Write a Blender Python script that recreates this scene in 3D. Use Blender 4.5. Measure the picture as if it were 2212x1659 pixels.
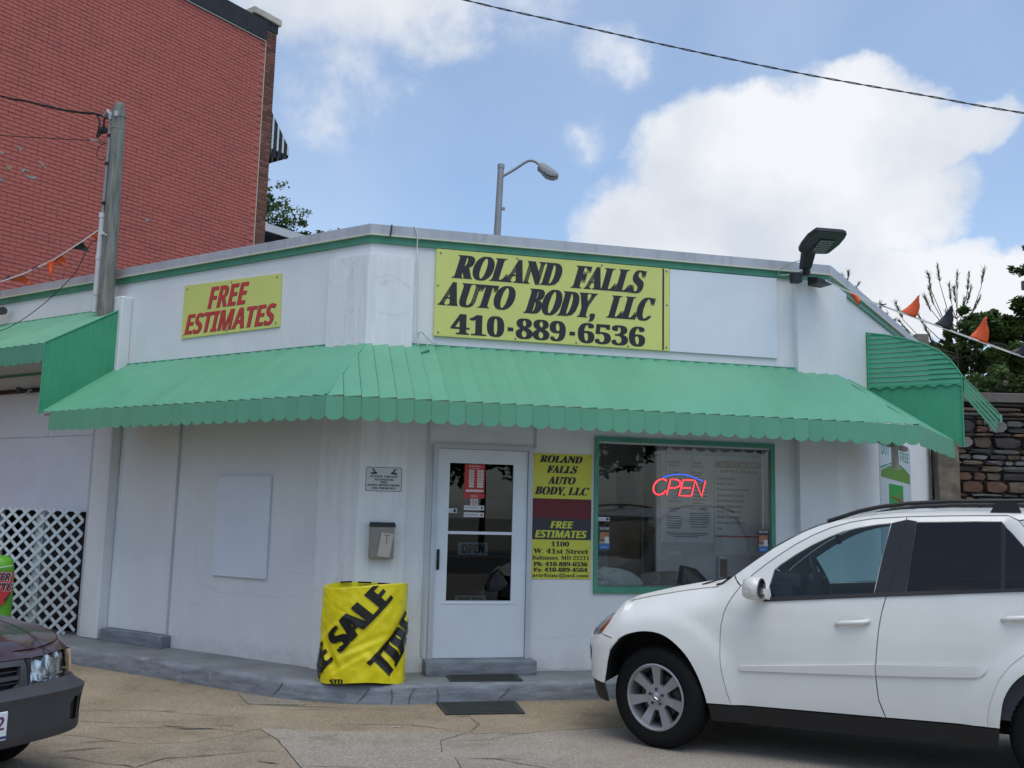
import bpy, bmesh, math, random
from mathutils import Vector, Matrix, noise
from mathutils.geometry import delaunay_2d_cdt
random.seed(7)
S = bpy.context.scene
for o in list(bpy.data.objects): bpy.data.objects.remove(o)
C = S.collection
V = Vector
R_ = math.radians

# ---------------------------------------------------------------- camera
F_PX, W_PX, H_PX = 2090.0, 2212.0, 1659.0
TH, ROLL, EYE = R_(7.636), R_(1.379), 1.70
fwd = V((0, math.cos(TH), math.sin(TH)))
r0 = V((1, 0, 0)); u0 = r0.cross(fwd)
right = (math.cos(ROLL)*r0 + math.sin(ROLL)*u0).normalized()
upv = right.cross(fwd)
cam = bpy.data.cameras.new('camera')
cam.sensor_width = 36.0
cam.lens = 36.0*F_PX/W_PX
cam.clip_end = 2000.0
cam.clip_start = 0.05
camo = bpy.data.objects.new('camera', cam); C.objects.link(camo)
camo.matrix_world = Matrix(((right.x, upv.x, -fwd.x, 0), (right.y, upv.y, -fwd.y, 0),
                            (right.z, upv.z, -fwd.z, EYE), (0, 0, 0, 1)))
S.camera = camo

# ---------------------------------------------------------------- sky, sun, exposure
SUN_EL, SUN_AZ = R_(70), R_(165)          # azimuth clockwise from +Y; the sun stands high behind the viewer, veiled by cloud
S.view_settings.view_transform = 'Standard'
S.view_settings.look = 'None'
S.view_settings.gamma = 1.0
S.view_settings.use_curve_mapping = False
S.view_settings.exposure = 0.12
world = bpy.data.worlds.new('World'); S.world = world; world.use_nodes = True
wn = world.node_tree; nn = wn.nodes; ll = wn.links
for n in list(nn): nn.remove(n)

def wnode(t, **kw):
    n = nn.new(t)
    for k, v in kw.items(): setattr(n, k, v)
    return n
def wmath(op, a, b=None, c=None, clamp=False):
    n = wnode('ShaderNodeMath', operation=op, use_clamp=clamp)
    for i, x in enumerate((a, b, c)):
        if x is None: continue
        if hasattr(x, 'links'): ll.new(x, n.inputs[i])
        else: n.inputs[i].default_value = x
    return n.outputs[0]
def wvec(op, a, b=None):
    n = wnode('ShaderNodeVectorMath', operation=op)
    for i, x in enumerate((a, b)):
        if x is None: continue
        if hasattr(x, 'links'): ll.new(x, n.inputs[i])
        else: n.inputs[i].default_value = x
    return n
def pxdir(x, y):
    return (fwd*F_PX + right*(x-1106.0) - upv*(y-829.5)).normalized()

sky = wnode('ShaderNodeTexSky', sky_type='NISHITA')
sky.sun_disc = False; sky.sun_elevation = SUN_EL; sky.sun_rotation = SUN_AZ
sky.air_density = 1.0; sky.dust_density = 1.2; sky.ozone_density = 1.0
tc = wnode('ShaderNodeTexCoord')
dirv = wvec('NORMALIZE', tc.outputs['Generated']).outputs[0]
# large cumulus masses, described by where they stand in the sky (direction, half width, half height)
warp = wnode('ShaderNodeTexNoise'); warp.inputs['Scale'].default_value = 7.0; warp.inputs['Detail'].default_value = 9.0
warp.inputs['Roughness'].default_value = 0.62
ll.new(dirv, warp.inputs['Vector'])
wofs = wvec('SUBTRACT', warp.outputs['Color'], (0.5, 0.5, 0.5)).outputs[0]
wsc = wnode('ShaderNodeVectorMath', operation='SCALE'); ll.new(wofs, wsc.inputs[0]); wsc.inputs['Scale'].default_value = 0.10
dw = wvec('ADD', dirv, wsc.outputs[0]).outputs[0]
BLOBS = [(1700, 400, .165, .115, 1.0), (1570, 330, .11, .085, 1.0), (1830, 310, .12, .075, 1.0), (2000, 285, .095, .036, .75),
         (1480, 480, .14, .07, 1.0), (1930, 430, .09, .06, .8), (2120, 640, .22, .045, .9), (1900, 640, .22, .06, 1.0), (1640, 560, .16, .055, 1.0), (2190, 590, .07, .035, .9),
         (760, -60, .27, .095, .42), (700, 190, .085, .09, .22), (740, 110, .10, .06, .24), (860, 60, .10, .05, .25), (1320, 120, .05, .055, .23), (960, 10, .12, .05, .25), (1280, 320, .04, .03, .15), (1050, 60, .12, .03, .2)]
dens = None
for (px, py, ra, rb, amp) in BLOBS:
    c = pxdir(px, py)
    df = wvec('SUBTRACT', dw, tuple(c)).outputs[0]
    sc = wvec('MULTIPLY', df, (1/ra, 1/ra, 1/rb)).outputs[0]
    ln = wvec('LENGTH', sc).outputs['Value']
    m = wmath('MULTIPLY', wmath('SUBTRACT', 1.0, ln, clamp=True), amp)
    dens = m if dens is None else wmath('MAXIMUM', dens, m)
fine = wnode('ShaderNodeTexNoise'); fine.inputs['Scale'].default_value = 15.0; fine.inputs['Detail'].default_value = 10.0
fine.inputs['Roughness'].default_value = 0.6
ll.new(dirv, fine.inputs['Vector'])
# broken cloud over the rest of the sky
sep = wnode('ShaderNodeSeparateXYZ'); ll.new(dirv, sep.inputs[0])
flat = wvec('DIVIDE', dirv, None)
comb = wnode('ShaderNodeCombineXYZ')
zz = wmath('ADD', wmath('MAXIMUM', sep.outputs['Z'], 0.0), 0.18)
for k in range(3): ll.new(zz, comb.inputs[k])
ll.new(comb.outputs[0], flat.inputs[1])
broad = wnode('ShaderNodeTexNoise'); broad.inputs['Scale'].default_value = 1.35; broad.inputs['Detail'].default_value = 9.0
broad.inputs['Roughness'].default_value = 0.55
ll.new(flat.outputs[0], broad.inputs['Vector'])
bb = wmath('MULTIPLY', wmath('SUBTRACT', broad.outputs['Fac'], 0.50), 2.4)
# the broken cloud keeps to the part of the sky away from the clear gap straight ahead
ahead = wvec('DOT_PRODUCT', dirv, tuple(pxdir(1150, 300))).outputs['Value']
away = wmath('MULTIPLY', wmath('SUBTRACT', 0.93, ahead), 5.0, clamp=True)
bb = wmath('MULTIPLY', bb, away)
d2 = wmath('ADD', wmath('MULTIPLY', dens, 1.6), wmath('MULTIPLY', wmath('SUBTRACT', fine.outputs['Fac'], 0.5), 0.9))
d2 = wmath('MULTIPLY', d2, wmath('MULTIPLY', dens, 9.0, clamp=True))
d3 = wmath('MAXIMUM', d2, bb)
cov = wnode('ShaderNodeMapRange', interpolation_type='SMOOTHSTEP')
cov.inputs['From Min'].default_value = 0.02; cov.inputs['From Max'].default_value = 0.52
ll.new(d3, cov.inputs['Value'])
wisp = wnode('ShaderNodeTexNoise'); wisp.inputs['Scale'].default_value = 2.6; wisp.inputs['Detail'].default_value = 8.0
ll.new(dirv, wisp.inputs['Vector'])
wfac = wmath('MULTIPLY', wmath('SUBTRACT', wisp.outputs['Fac'], 0.40, clamp=True), 0.9)
tex2 = wnode('ShaderNodeTexNoise'); tex2.inputs['Scale'].default_value = 5.5; tex2.inputs['Detail'].default_value = 6.0
ll.new(dirv, tex2.inputs['Vector'])
cramp = wnode('ShaderNodeValToRGB')
cramp.color_ramp.elements[0].position = 0.34; cramp.color_ramp.elements[0].color = (6.2, 6.7, 7.5, 1)
cramp.color_ramp.elements[1].position = 0.56; cramp.color_ramp.elements[1].color = (8.3, 8.5, 8.9, 1)
ll.new(tex2.outputs['Fac'], cramp.inputs[0])
SKY_K = 1.0
tint = wnode('ShaderNodeMix', data_type='RGBA', blend_type='MULTIPLY'); tint.inputs[0].default_value = 1.0
ll.new(sky.outputs[0], tint.inputs[6]); tint.inputs[7].default_value = (1.42, 1.66, 1.80, 1)
hz = wnode('ShaderNodeMix', data_type='RGBA'); ll.new(tint.outputs[2], hz.inputs[6]); hz.inputs[7].default_value = (7.2, 7.8, 8.8, 1)
hzf = wmath('ADD', wmath('MULTIPLY', wfac, 1.0), 0.15, clamp=True); ll.new(hzf, hz.inputs[0])
mixc = wnode('ShaderNodeMix', data_type='RGBA')
ll.new(cov.outputs[0], mixc.inputs[0]); ll.new(hz.outputs[2], mixc.inputs[6]); ll.new(cramp.outputs[0], mixc.inputs[7])
bg = wnode('ShaderNodeBackground'); bg.inputs['Strength'].default_value = 0.10
ll.new(mixc.outputs[2], bg.inputs['Color'])
wo = wnode('ShaderNodeOutputWorld'); ll.new(bg.outputs[0], wo.inputs[0])

sun = bpy.data.lights.new('sun', 'SUN'); sun.energy = 1.45; sun.angle = R_(50); sun.color = (1.0, .93, .80)
suno = bpy.data.objects.new('sun', sun); C.objects.link(suno)
sd = V((math.sin(SUN_AZ)*math.cos(SUN_EL), math.cos(SUN_AZ)*math.cos(SUN_EL), math.sin(SUN_EL)))
suno.rotation_euler = sd.to_track_quat('Z', 'Y').to_euler()
suno.location = sd*50

# ---------------------------------------------------------------- helpers
ORG = {}
def tag(o, label=None, cat=None, group=None, kind=None):
    if label: o['label'] = label
    if cat: o['category'] = cat
    if group: o['group'] = group
    if kind: o['kind'] = kind
    return o
def empty(name, loc, label, cat, group=None, kind=None):
    o = bpy.data.objects.new(name, None); C.objects.link(o)
    o.location = loc; o.empty_display_size = .2
    ORG[o.name] = V(loc)
    return tag(o, label, cat, group, kind)
def link_mesh(name, me, parent=None, smooth=False):
    o = bpy.data.objects.new(name, me); C.objects.link(o)
    if parent is not None:
        o.parent = parent; ORG[o.name] = ORG[parent.name]
    else: ORG[o.name] = V((0, 0, 0))
    return o
def obj(name, bm, mat, parent=None, smooth=False, loc=None):
    """bm holds world coordinates; link it as ONE mesh object under parent"""
    me = bpy.data.meshes.new(name)
    org = ORG[parent.name] if parent is not None else (V(loc) if loc is not None else V((0, 0, 0)))
    if org.length: bmesh.ops.translate(bm, verts=bm.verts, vec=-org)
    bmesh.ops.recalc_face_normals(bm, faces=bm.faces)
    bm.to_mesh(me); bm.free()
    if isinstance(mat, (list, tuple)):
        for m in mat: me.materials.append(m)
    else: me.materials.append(mat)
    if smooth:
        me.polygons.foreach_set('use_smooth', [True]*len(me.polygons))
        if smooth != 'all': me.set_sharp_from_angle(angle=R_(38 if smooth is True else smooth))
    o = link_mesh(name, me, parent)
    if parent is None and loc is not None:
        o.location = loc; ORG[o.name] = V(loc)
    return o
def piece(name, me, parent, mw):
    """an object that shares mesh data, placed by a world matrix"""
    o = bpy.data.objects.new(name, me); C.objects.link(o)
    o.parent = parent; ORG[o.name] = ORG[parent.name]
    o.matrix_basis = Matrix.Translation(-ORG[parent.name]) @ mw
    return o
def mesh_of(name, bm, mat):
    me = bpy.data.meshes.new(name); bmesh.ops.recalc_face_normals(bm, faces=bm.faces)
    bm.to_mesh(me); bm.free(); me.materials.append(mat); return me

def box8(bm, P):
    """P: 8 points, bottom ring 0-3 and top ring 4-7"""
    vs = [bm.verts.new(p) for p in P]
    for f in ((0, 3, 2, 1), (4, 5, 6, 7), (0, 1, 5, 4), (1, 2, 6, 5), (2, 3, 7, 6), (3, 0, 4, 7)):
        bm.faces.new([vs[i] for i in f])
    return vs
def box(bm, x0, x1, y0, y1, z0, z1, M=None):
    P = [V((x0, y0, z0)), V((x1, y0, z0)), V((x1, y1, z0)), V((x0, y1, z0)),
         V((x0, y0, z1)), V((x1, y0, z1)), V((x1, y1, z1)), V((x0, y1, z1))]
    if M is not None: P = [M @ p for p in P]
    return box8(bm, P)
def bevel(bm, w, seg=2):
    bmesh.ops.bevel(bm, geom=list(bm.edges), offset=w, segments=seg, affect='EDGES', profile=.6)
def tube(bm, pts, r, n=8, cap=True, closed=False):
    pts = [V(p) for p in pts]; rings = []
    N = len(pts)
    ref = None
    for i, p in enumerate(pts):
        if closed: t = pts[(i+1) % N]-pts[i-1]
        else: t = pts[min(i+1, N-1)]-pts[max(i-1, 0)]
        t.normalize()
        if ref is None:
            ref = V((0, 0, 1)) if abs(t.z) < .9 else V((1, 0, 0))
        a = (ref - t*ref.dot(t)).normalized(); b = t.cross(a); ref = a
        rr = r[i] if isinstance(r, (list, tuple)) else r
        rings.append([bm.verts.new(p + rr*(math.cos(2*math.pi*k/n)*a + math.sin(2*math.pi*k/n)*b)) for k in range(n)])
    for i in range(N if closed else N-1):
        A, B = rings[i], rings[(i+1) % N]
        for k in range(n): bm.faces.new((A[k], A[(k+1) % n], B[(k+1) % n], B[k]))
    if cap and not closed:
        bm.faces.new(rings[0][::-1]); bm.faces.new(rings[-1])
def lathe(bm, prof, M, n=32, close=False):
    """prof: (r, h) pairs turned about local Z, placed by M"""
    rings = []
    for (r, h) in prof:
        rings.append([bm.verts.new(M @ V((r*math.cos(2*math.pi*k/n), r*math.sin(2*math.pi*k/n), h))) for k in range(n)])
    m = len(rings)
    for i in range(m if close else m-1):
        A, B = rings[i], rings[(i+1) % m]
        for k in range(n): bm.faces.new((A[k], A[(k+1) % n], B[(k+1) % n], B[k]))
    return rings
def prism(bm, pts, off):
    """closed polygon pts (3D) extruded by vector off"""
    a = [bm.verts.new(V(p)) for p in pts]; b = [bm.verts.new(V(p)+off) for p in pts]
    n = len(a)
    bm.faces.new(a[::-1]); bm.faces.new(b)
    for i in range(n): bm.faces.new((a[i], a[(i+1) % n], b[(i+1) % n], b[i]))
def lerp(a, b, t): return a+(b-a)*t
def interp(tab, x):
    if x <= tab[0][0]: return tab[0][1]
    for (x0, y0), (x1, y1) in zip(tab, tab[1:]):
        if x <= x1: return y0+(y1-y0)*(x-x0)/(x1-x0)
    return tab[-1][1]
def sm(x): x = min(1, max(0, x)); return x*x*(3-2*x)

# ---------------------------------------------------------------- materials
def mat(name, col, rough=.6, var=.0, vscale=3.0, bump=.0, bscale=40.0, metal=0.0, spec=.5, col2=None, coat=0.0,
        stretch=(1, 1, 1), detail=6.0, lo=.35, hi=.65):
    m = bpy.data.materials.new(name); m.use_nodes = True
    nt = m.node_tree; b = nt.nodes['Principled BSDF']
    b.inputs['Base Color'].default_value = (*col, 1); b.inputs['Roughness'].default_value = rough
    b.inputs['Metallic'].default_value = metal; b.inputs['Specular IOR Level'].default_value = spec
    b.inputs['Coat Weight'].default_value = coat; b.inputs['Coat Roughness'].default_value = .05
    if var or col2 or bump:
        t = nt.nodes.new('ShaderNodeTexCoord'); mp = nt.nodes.new('ShaderNodeMapping')
        mp.inputs['Scale'].default_value = stretch
        nt.links.new(t.outputs['Object'], mp.inputs[0])
    if var or col2:
        n = nt.nodes.new('ShaderNodeTexNoise'); n.inputs['Scale'].default_value = vscale; n.inputs['Detail'].default_value = detail
        n.inputs['Roughness'].default_value = .6
        nt.links.new(mp.outputs[0], n.inputs['Vector'])
        r = nt.nodes.new('ShaderNodeValToRGB')
        r.color_ramp.elements[0].position = lo; r.color_ramp.elements[1].position = hi
        c2 = col2 if col2 else tuple(c*(1-var) for c in col)
        r.color_ramp.elements[0].color = (*c2, 1); r.color_ramp.elements[1].color = (*(tuple(min(1, c*(1+var*.5)) for c in col)), 1)
        nt.links.new(n.outputs['Fac'], r.inputs[0]); nt.links.new(r.outputs[0], b.inputs['Base Color'])
    if bump:
        n2 = nt.nodes.new('ShaderNodeTexNoise'); n2.inputs['Scale'].default_value = bscale; n2.inputs['Detail'].default_value = 5
        nt.links.new(mp.outputs[0], n2.inputs['Vector'])
        bp = nt.nodes.new('ShaderNodeBump'); bp.inputs['Strength'].default_value = bump; bp.inputs['Distance'].default_value = .01
        nt.links.new(n2.outputs['Fac'], bp.inputs['Height']); nt.links.new(bp.outputs[0], b.inputs['Normal'])
    return m
def weather(m, items):
    """multiply stains into a material: (scale xyz, noise scale, detail, p0, p1, colour, amount)"""
    nt = m.node_tree; b = nt.nodes['Principled BSDF']
    t = nt.nodes.new('ShaderNodeTexCoord')
    for (st, sc, dt, p0, p1, col, am) in items:
        s = b.inputs['Base Color']
        mp = nt.nodes.new('ShaderNodeMapping'); mp.inputs['Scale'].default_value = st; nt.links.new(t.outputs['Object'], mp.inputs[0])
        n = nt.nodes.new('ShaderNodeTexNoise'); n.inputs['Scale'].default_value = sc; n.inputs['Detail'].default_value = dt; n.inputs['Roughness'].default_value = .65
        nt.links.new(mp.outputs[0], n.inputs['Vector'])
        r = nt.nodes.new('ShaderNodeValToRGB'); r.color_ramp.elements[0].position = p0; r.color_ramp.elements[1].position = p1
        r.color_ramp.elements[0].color = (1, 1, 1, 1); r.color_ramp.elements[1].color = (*col, 1); nt.links.new(n.outputs['Fac'], r.inputs[0])
        x = nt.nodes.new('ShaderNodeMix'); x.data_type = 'RGBA'; x.blend_type = 'MULTIPLY'; x.inputs[0].default_value = am
        if s.links: nt.links.new(s.links[0].from_socket, x.inputs[6])
        else: x.inputs[6].default_value = s.default_value
        nt.links.new(r.outputs[0], x.inputs[7]); nt.links.new(x.outputs[2], s)
    return m
def base_dirt(m, z0, z1, col, am):
    """splashed dirt with a ragged upper edge along the foot of a wall"""
    nt = m.node_tree; b = nt.nodes['Principled BSDF']; s = b.inputs['Base Color']
    g = nt.nodes.new('ShaderNodeNewGeometry'); sp = nt.nodes.new('ShaderNodeSeparateXYZ'); nt.links.new(g.outputs['Position'], sp.inputs[0])
    n = nt.nodes.new('ShaderNodeTexNoise'); n.inputs['Scale'].default_value = 5; n.inputs['Detail'].default_value = 8; n.inputs['Roughness'].default_value = .7
    nt.links.new(g.outputs['Position'], n.inputs['Vector'])
    mr = nt.nodes.new('ShaderNodeMapRange'); mr.inputs['From Min'].default_value = z0; mr.inputs['From Max'].default_value = z1
    mr.inputs['To Min'].default_value = .22; mr.inputs['To Max'].default_value = -.18; nt.links.new(sp.outputs['Z'], mr.inputs['Value'])
    a = nt.nodes.new('ShaderNodeMath'); a.operation = 'ADD'; nt.links.new(mr.outputs[0], a.inputs[0]); nt.links.new(n.outputs['Fac'], a.inputs[1])
    r = nt.nodes.new('ShaderNodeMapRange'); r.inputs['From Min'].default_value = .50; r.inputs['From Max'].default_value = .72; r.inputs['To Max'].default_value = am
    nt.links.new(a.outputs[0], r.inputs['Value'])
    x = nt.nodes.new('ShaderNodeMix'); x.data_type = 'RGBA'; nt.links.new(r.outputs[0], x.inputs[0])
    nt.links.new(s.links[0].from_socket, x.inputs[6]); x.inputs[7].default_value = (*col, 1); nt.links.new(x.outputs[2], s)
    return m
def obj_random(m, amt=.25):
    """vary the base colour a little from object to object"""
    nt = m.node_tree; b = nt.nodes['Principled BSDF']
    oi = nt.nodes.new('ShaderNodeObjectInfo'); hs = nt.nodes.new('ShaderNodeHueSaturation')
    mr = nt.nodes.new('ShaderNodeMapRange'); mr.inputs['To Min'].default_value = 1-amt; mr.inputs['To Max'].default_value = 1+amt
    nt.links.new(oi.outputs['Random'], mr.inputs['Value']); nt.links.new(mr.outputs[0], hs.inputs['Value'])
    s = b.inputs['Base Color']
    if s.links: nt.links.new(s.links[0].from_socket, hs.inputs['Color'])
    else: hs.inputs['Color'].default_value = s.default_value
    nt.links.new(hs.outputs[0], s); return m
def glass(name, tint=(.9, .95, .95), refl=1.5, rough=0.0):
    m = bpy.data.materials.new(name); m.use_nodes = True; nt = m.node_tree
    for n in list(nt.nodes): nt.nodes.remove(n)
    o = nt.nodes.new('ShaderNodeOutputMaterial'); mx = nt.nodes.new('ShaderNodeMixShader')
    tr = nt.nodes.new('ShaderNodeBsdfTransparent'); tr.inputs[0].default_value = (*tint, 1)
    gl = nt.nodes.new('ShaderNodeBsdfGlossy'); gl.inputs['Roughness'].default_value = rough
    fr = nt.nodes.new('ShaderNodeFresnel'); fr.inputs['IOR'].default_value = refl
    nt.links.new(fr.outputs[0], mx.inputs[0]); nt.links.new(tr.outputs[0], mx.inputs[1]); nt.links.new(gl.outputs[0], mx.inputs[2])
    nt.links.new(mx.outputs[0], o.inputs[0]); return m
def emis(name, col, k):
    m = bpy.data.materials.new(name); m.use_nodes = True; b = m.node_tree.nodes['Principled BSDF']
    b.inputs['Base Color'].default_value = (*col, 1); b.inputs['Emission Color'].default_value = (*col, 1)
    b.inputs['Emission Strength'].default_value = k; return m

M = {}
M['stucco'] = mat('white_stucco_paint', (.755, .77, .785), .7, var=.06, vscale=1.3, bump=.35, bscale=22, stretch=(1, 1, .5), lo=.3, hi=.7)
M['stucco2'] = mat('white_stucco_patched', (.77, .785, .80), .7, var=.06, vscale=4, bump=.6, bscale=14, stretch=(3, 3, .35), lo=.3, hi=.62)
M['white_board'] = mat('white_painted_board', (.72, .77, .84), .5, var=.04, vscale=2, bump=.05, bscale=30)
M['coping_metal'] = mat('grey_coping_metal', (.46, .48, .52), .45, var=.12, vscale=2, metal=.2)
M['coping_lip'] = mat('cream_lip', (.62, .62, .50), .5)
M['green_trim'] = mat('green_trim_paint', (.070, .285, .185), .5, var=.15, vscale=5, bump=.1)
M['awning'] = obj_random(mat('green_awning_enamel', (.110, .350, .215), .42, var=.07, vscale=2.5, bump=.05, bscale=8), .03)
M['awning_side'] = mat('green_awning_side_enamel', (.055, .34, .19), .5, var=.12, vscale=2)
M['awning_under'] = mat('awning_underside', (.30, .32, .30), .7)
M['sign_yellow'] = mat('sign_yellow', (.64, .67, .19), .45, var=.05, vscale=1.5)
M['sign_yellow2'] = mat('sign_yellow_small', (.62, .61, .06), .45, var=.05, vscale=3)
M['sign_red'] = mat('sign_red', (.55, .045, .05), .5)
M['sign_maroon'] = mat('sign_maroon', (.13, .012, .018), .6, var=.1)
M['ink'] = mat('ink_black', (.016, .016, .022), .5)
M['ink_grey'] = mat('ink_charcoal', (.03, .03, .04), .5)
M['screw'] = mat('screw_metal', (.25, .25, .24), .4, metal=.7)
M['concrete_grey'] = mat('grey_floor_paint', (.215, .235, .25), .55, var=.18, vscale=2.2, bump=.25, bscale=12)
M['kerb'] = mat('kerb_grey_paint', (.19, .215, .25), .6, var=.35, vscale=6, bump=.7, bscale=9, stretch=(.6, .6, 3), lo=.3, hi=.6)
M['kerb_chip'] = mat('kerb_bare_concrete', (.24, .24, .23), .9, var=.4, vscale=20, bump=.8, bscale=25)
M['soil'] = mat('joint_dirt', (.035, .032, .028), .95)
M['dark'] = mat('dark_void', (.012, .012, .013), .8)
M['black_rubber'] = mat('black_rubber', (.022, .022, .023), .75, bump=.2, bscale=60)
M['mat_rubber'] = mat('door_mat_ribbed', (.035, .042, .042), .8, var=.3, vscale=30, bump=.6, bscale=90)
M['mat_border'] = mat('door_mat_border', (.03, .035, .034), .6)
M['wood_pole'] = mat('weathered_pole', (.21, .21, .19), .85, var=.35, vscale=7, bump=.5, bscale=16, stretch=(4, 4, .35), col2=(.11, .12, .10))
M['pvc'] = mat('pvc_conduit', (.60, .62, .62), .4, var=.1)
M['cable'] = mat('cable_black', (.02, .02, .022), .6)
M['cable_grey'] = mat('cable_aluminium', (.45, .46, .48), .4, metal=.4)
M['cable_white'] = mat('cable_white', (.62, .62, .6), .5)
M['lamp_black'] = mat('lamp_black', (.022, .024, .028), .45, var=.1)
M['led'] = mat('led_lens', (.75, .78, .76), .3)
M['galv'] = mat('galvanised_steel', (.30, .31, .33), .5, metal=.3, var=.1)
M['lens'] = mat('street_lamp_lens', (.20, .22, .25), .15)
M['orange'] = mat('pennant_orange', (.75, .10, .02), .5, var=.1, vscale=8)
M['pblack'] = mat('pennant_black', (.012, .014, .018), .45)
M['string'] = mat('pennant_tape', (.62, .62, .60), .6)
M['vinyl'] = mat('white_vinyl', (.60, .65, .70), .4)
M['door_white'] = mat('door_white_paint', (.70, .75, .82), .4, var=.04, vscale=3)
M['frame_white'] = mat('door_frame_white', (.52, .55, .60), .5, var=.08)
M['paper'] = mat('paper_white', (.60, .61, .62), .7)
M['paper_grey'] = mat('paper_grey', (.78, .79, .80), .7, var=.1)
M['paper_blue'] = mat('paper_blue', (.10, .15, .24), .7)
M['blue'] = mat('print_blue', (.03, .15, .42), .5)
M['orange_print'] = mat('print_orange', (.42, .17, .07), .5, var=.3, vscale=30)
M['tan_barrel'] = mat('yellow_plastic_wrap', (.78, .68, .012), .28, var=.08, vscale=5, bump=1.0, bscale=5.5, detail=3)
M['wrap_black'] = mat('wrap_print_black', (.012, .012, .012), .28)
M['mail'] = mat('mailbox_taupe', (.26, .24, .21), .5, var=.1)
M['mail_lid'] = mat('mailbox_lid', (.025, .027, .035), .4)
M['flyer'] = mat('flyer_paper', (.50, .47, .42), .7, var=.08, vscale=10)
M['green_wrap'] = mat('green_rack_cover', (.12, .42, .02), .4, var=.15, vscale=6)
M['red_print'] = mat('print_red', (.50, .03, .03), .5)
M['glass'] = glass('window_glass', (.93, .95, .94), 1.45)
M['door_glass'] = glass('door_glass', (.62, .64, .62), 1.55)
M['car_glass'] = glass('car_door_glass', (.50, .66, .68), 1.5)
M['car_glass_dark'] = glass('car_privacy_glass', (.035, .04, .055), 1.5)
M['lamp_glass'] = glass('headlamp_lens', (.93, .95, .95), 1.35)
M['neon_red'] = emis('neon_red', (1.0, .03, .05), 2.3)
M['neon_blue'] = emis('neon_blue', (.03, .10, .80), 1.6)
M['neon_off'] = mat('neon_backing', (.02, .02, .02), .3)
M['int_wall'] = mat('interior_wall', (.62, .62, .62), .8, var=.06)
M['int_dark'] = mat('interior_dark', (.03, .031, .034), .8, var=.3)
M['wood_chair'] = mat('brown_chair', (.09, .05, .03), .5)
M['car_white'] = mat('car_paint_white', (.72, .72, .695), .30, coat=.4, spec=.5, var=.045, vscale=1.6)
M['car_hood'] = mat('car_paint_white_hood', (.74, .735, .70), .45, spec=.15, var=.04, vscale=2)
M['car_white_grime'] = mat('car_paint_white_moulding', (.66, .66, .65), .35, coat=.4)
M['car_maroon'] = mat('car_paint_maroon', (.040, .012, .016), .25, coat=.9, var=.1)
M['plastic_black'] = mat('black_trim_plastic', (.010, .010, .011), .5)
M['gloss_black'] = mat('gloss_black', (.012, .011, .012), .15)
M['bumper_grey'] = mat('charcoal_bumper_plastic', (.045, .048, .054), .55, var=.15, vscale=4, bump=.1, bscale=120)
M['tyre'] = mat('tyre_rubber', (.0075, .0075, .008), .9, spec=.25, bump=.15, bscale=50)
M['alloy'] = mat('alloy_rim', (.36, .36, .38), .33, metal=.55, var=.12, vscale=9)
M['rotor'] = mat('brake_rotor', (.07, .07, .075), .4, metal=.6)
M['chrome'] = mat('chrome', (.65, .65, .66), .12, metal=1)
M['reflector'] = mat('lamp_reflector', (.72, .74, .76), .3, metal=.15, var=.15, vscale=30)
M['amber'] = mat('amber_lens', (.80, .17, .015), .2, coat=.5)
M['amber_pale'] = mat('amber_pale_lens', (.62, .36, .20), .2, coat=.6, var=.2, vscale=12)
M['tail_red'] = mat('tail_lamp_red', (.10, .008, .012), .2, coat=.6)
M['lamp_chrome'] = mat('lamp_chrome', (.80, .81, .82), .12, metal=.9, bump=.9, bscale=16, stretch=(1, 1, .35))
M['seat'] = mat('seat_leather', (.06, .065, .075), .6)
M['plate'] = mat('number_plate', (.66, .70, .72), .4)
M['purple'] = mat('plate_purple', (.13, .03, .14), .5)
M['navy'] = mat('plate_navy', (.02, .03, .16), .5)

weather(M['stucco'], [((2.2, 2.2, .35), 3.0, 6, .52, .72, (.975, .975, .975), 1), ((1, 1, 1), 1.4, 7, .48, .75, (.93, .93, .935), 1), ((1, 1, 1), 26, 3, .62, .72, (.86, .86, .85), .4)])
weather(M['stucco2'], [((2.5, 2.5, .3), 3.5, 6, .50, .72, (.90, .90, .90), 1), ((1, 1, 1), 5, 8, .60, .66, (.90, .90, .90), 1)])
base_dirt(M['stucco'], .17, .48, (.42, .41, .40), .30)
base_dirt(M['stucco2'], .17, .48, (.42, .41, .40), .30)
weather(M['awning'], [((1, 1, 1), 1.3, 5, .40, .72, (.92, .94, .95), 1), ((9, 9, 9), 1.0, 8, .60, .72, (.72, .74, .74), .6), ((1, 1, 1), 60, 2, .70, .74, (.55, .55, .55), .5)])
weather(M['coping_metal'], [((6, 6, 1), 2, 6, .5, .7, (.8, .79, .77), 1)])
weather(M['white_board'], [((1, 1, .8), 1.5, 6, .52, .74, (.95, .945, .94), 1)])
weather(M['concrete_grey'], [((1, 1, 1), 1.6, 8, .50, .70, (.78, .78, .78), 1), ((1, 1, 1), 14, 4, .62, .68, (.7, .69, .67), .6)])
weather(M['kerb'], [((1, 1, 1), 9, 8, .60, .64, (1.35, 1.3, 1.2), 1)])

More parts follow.
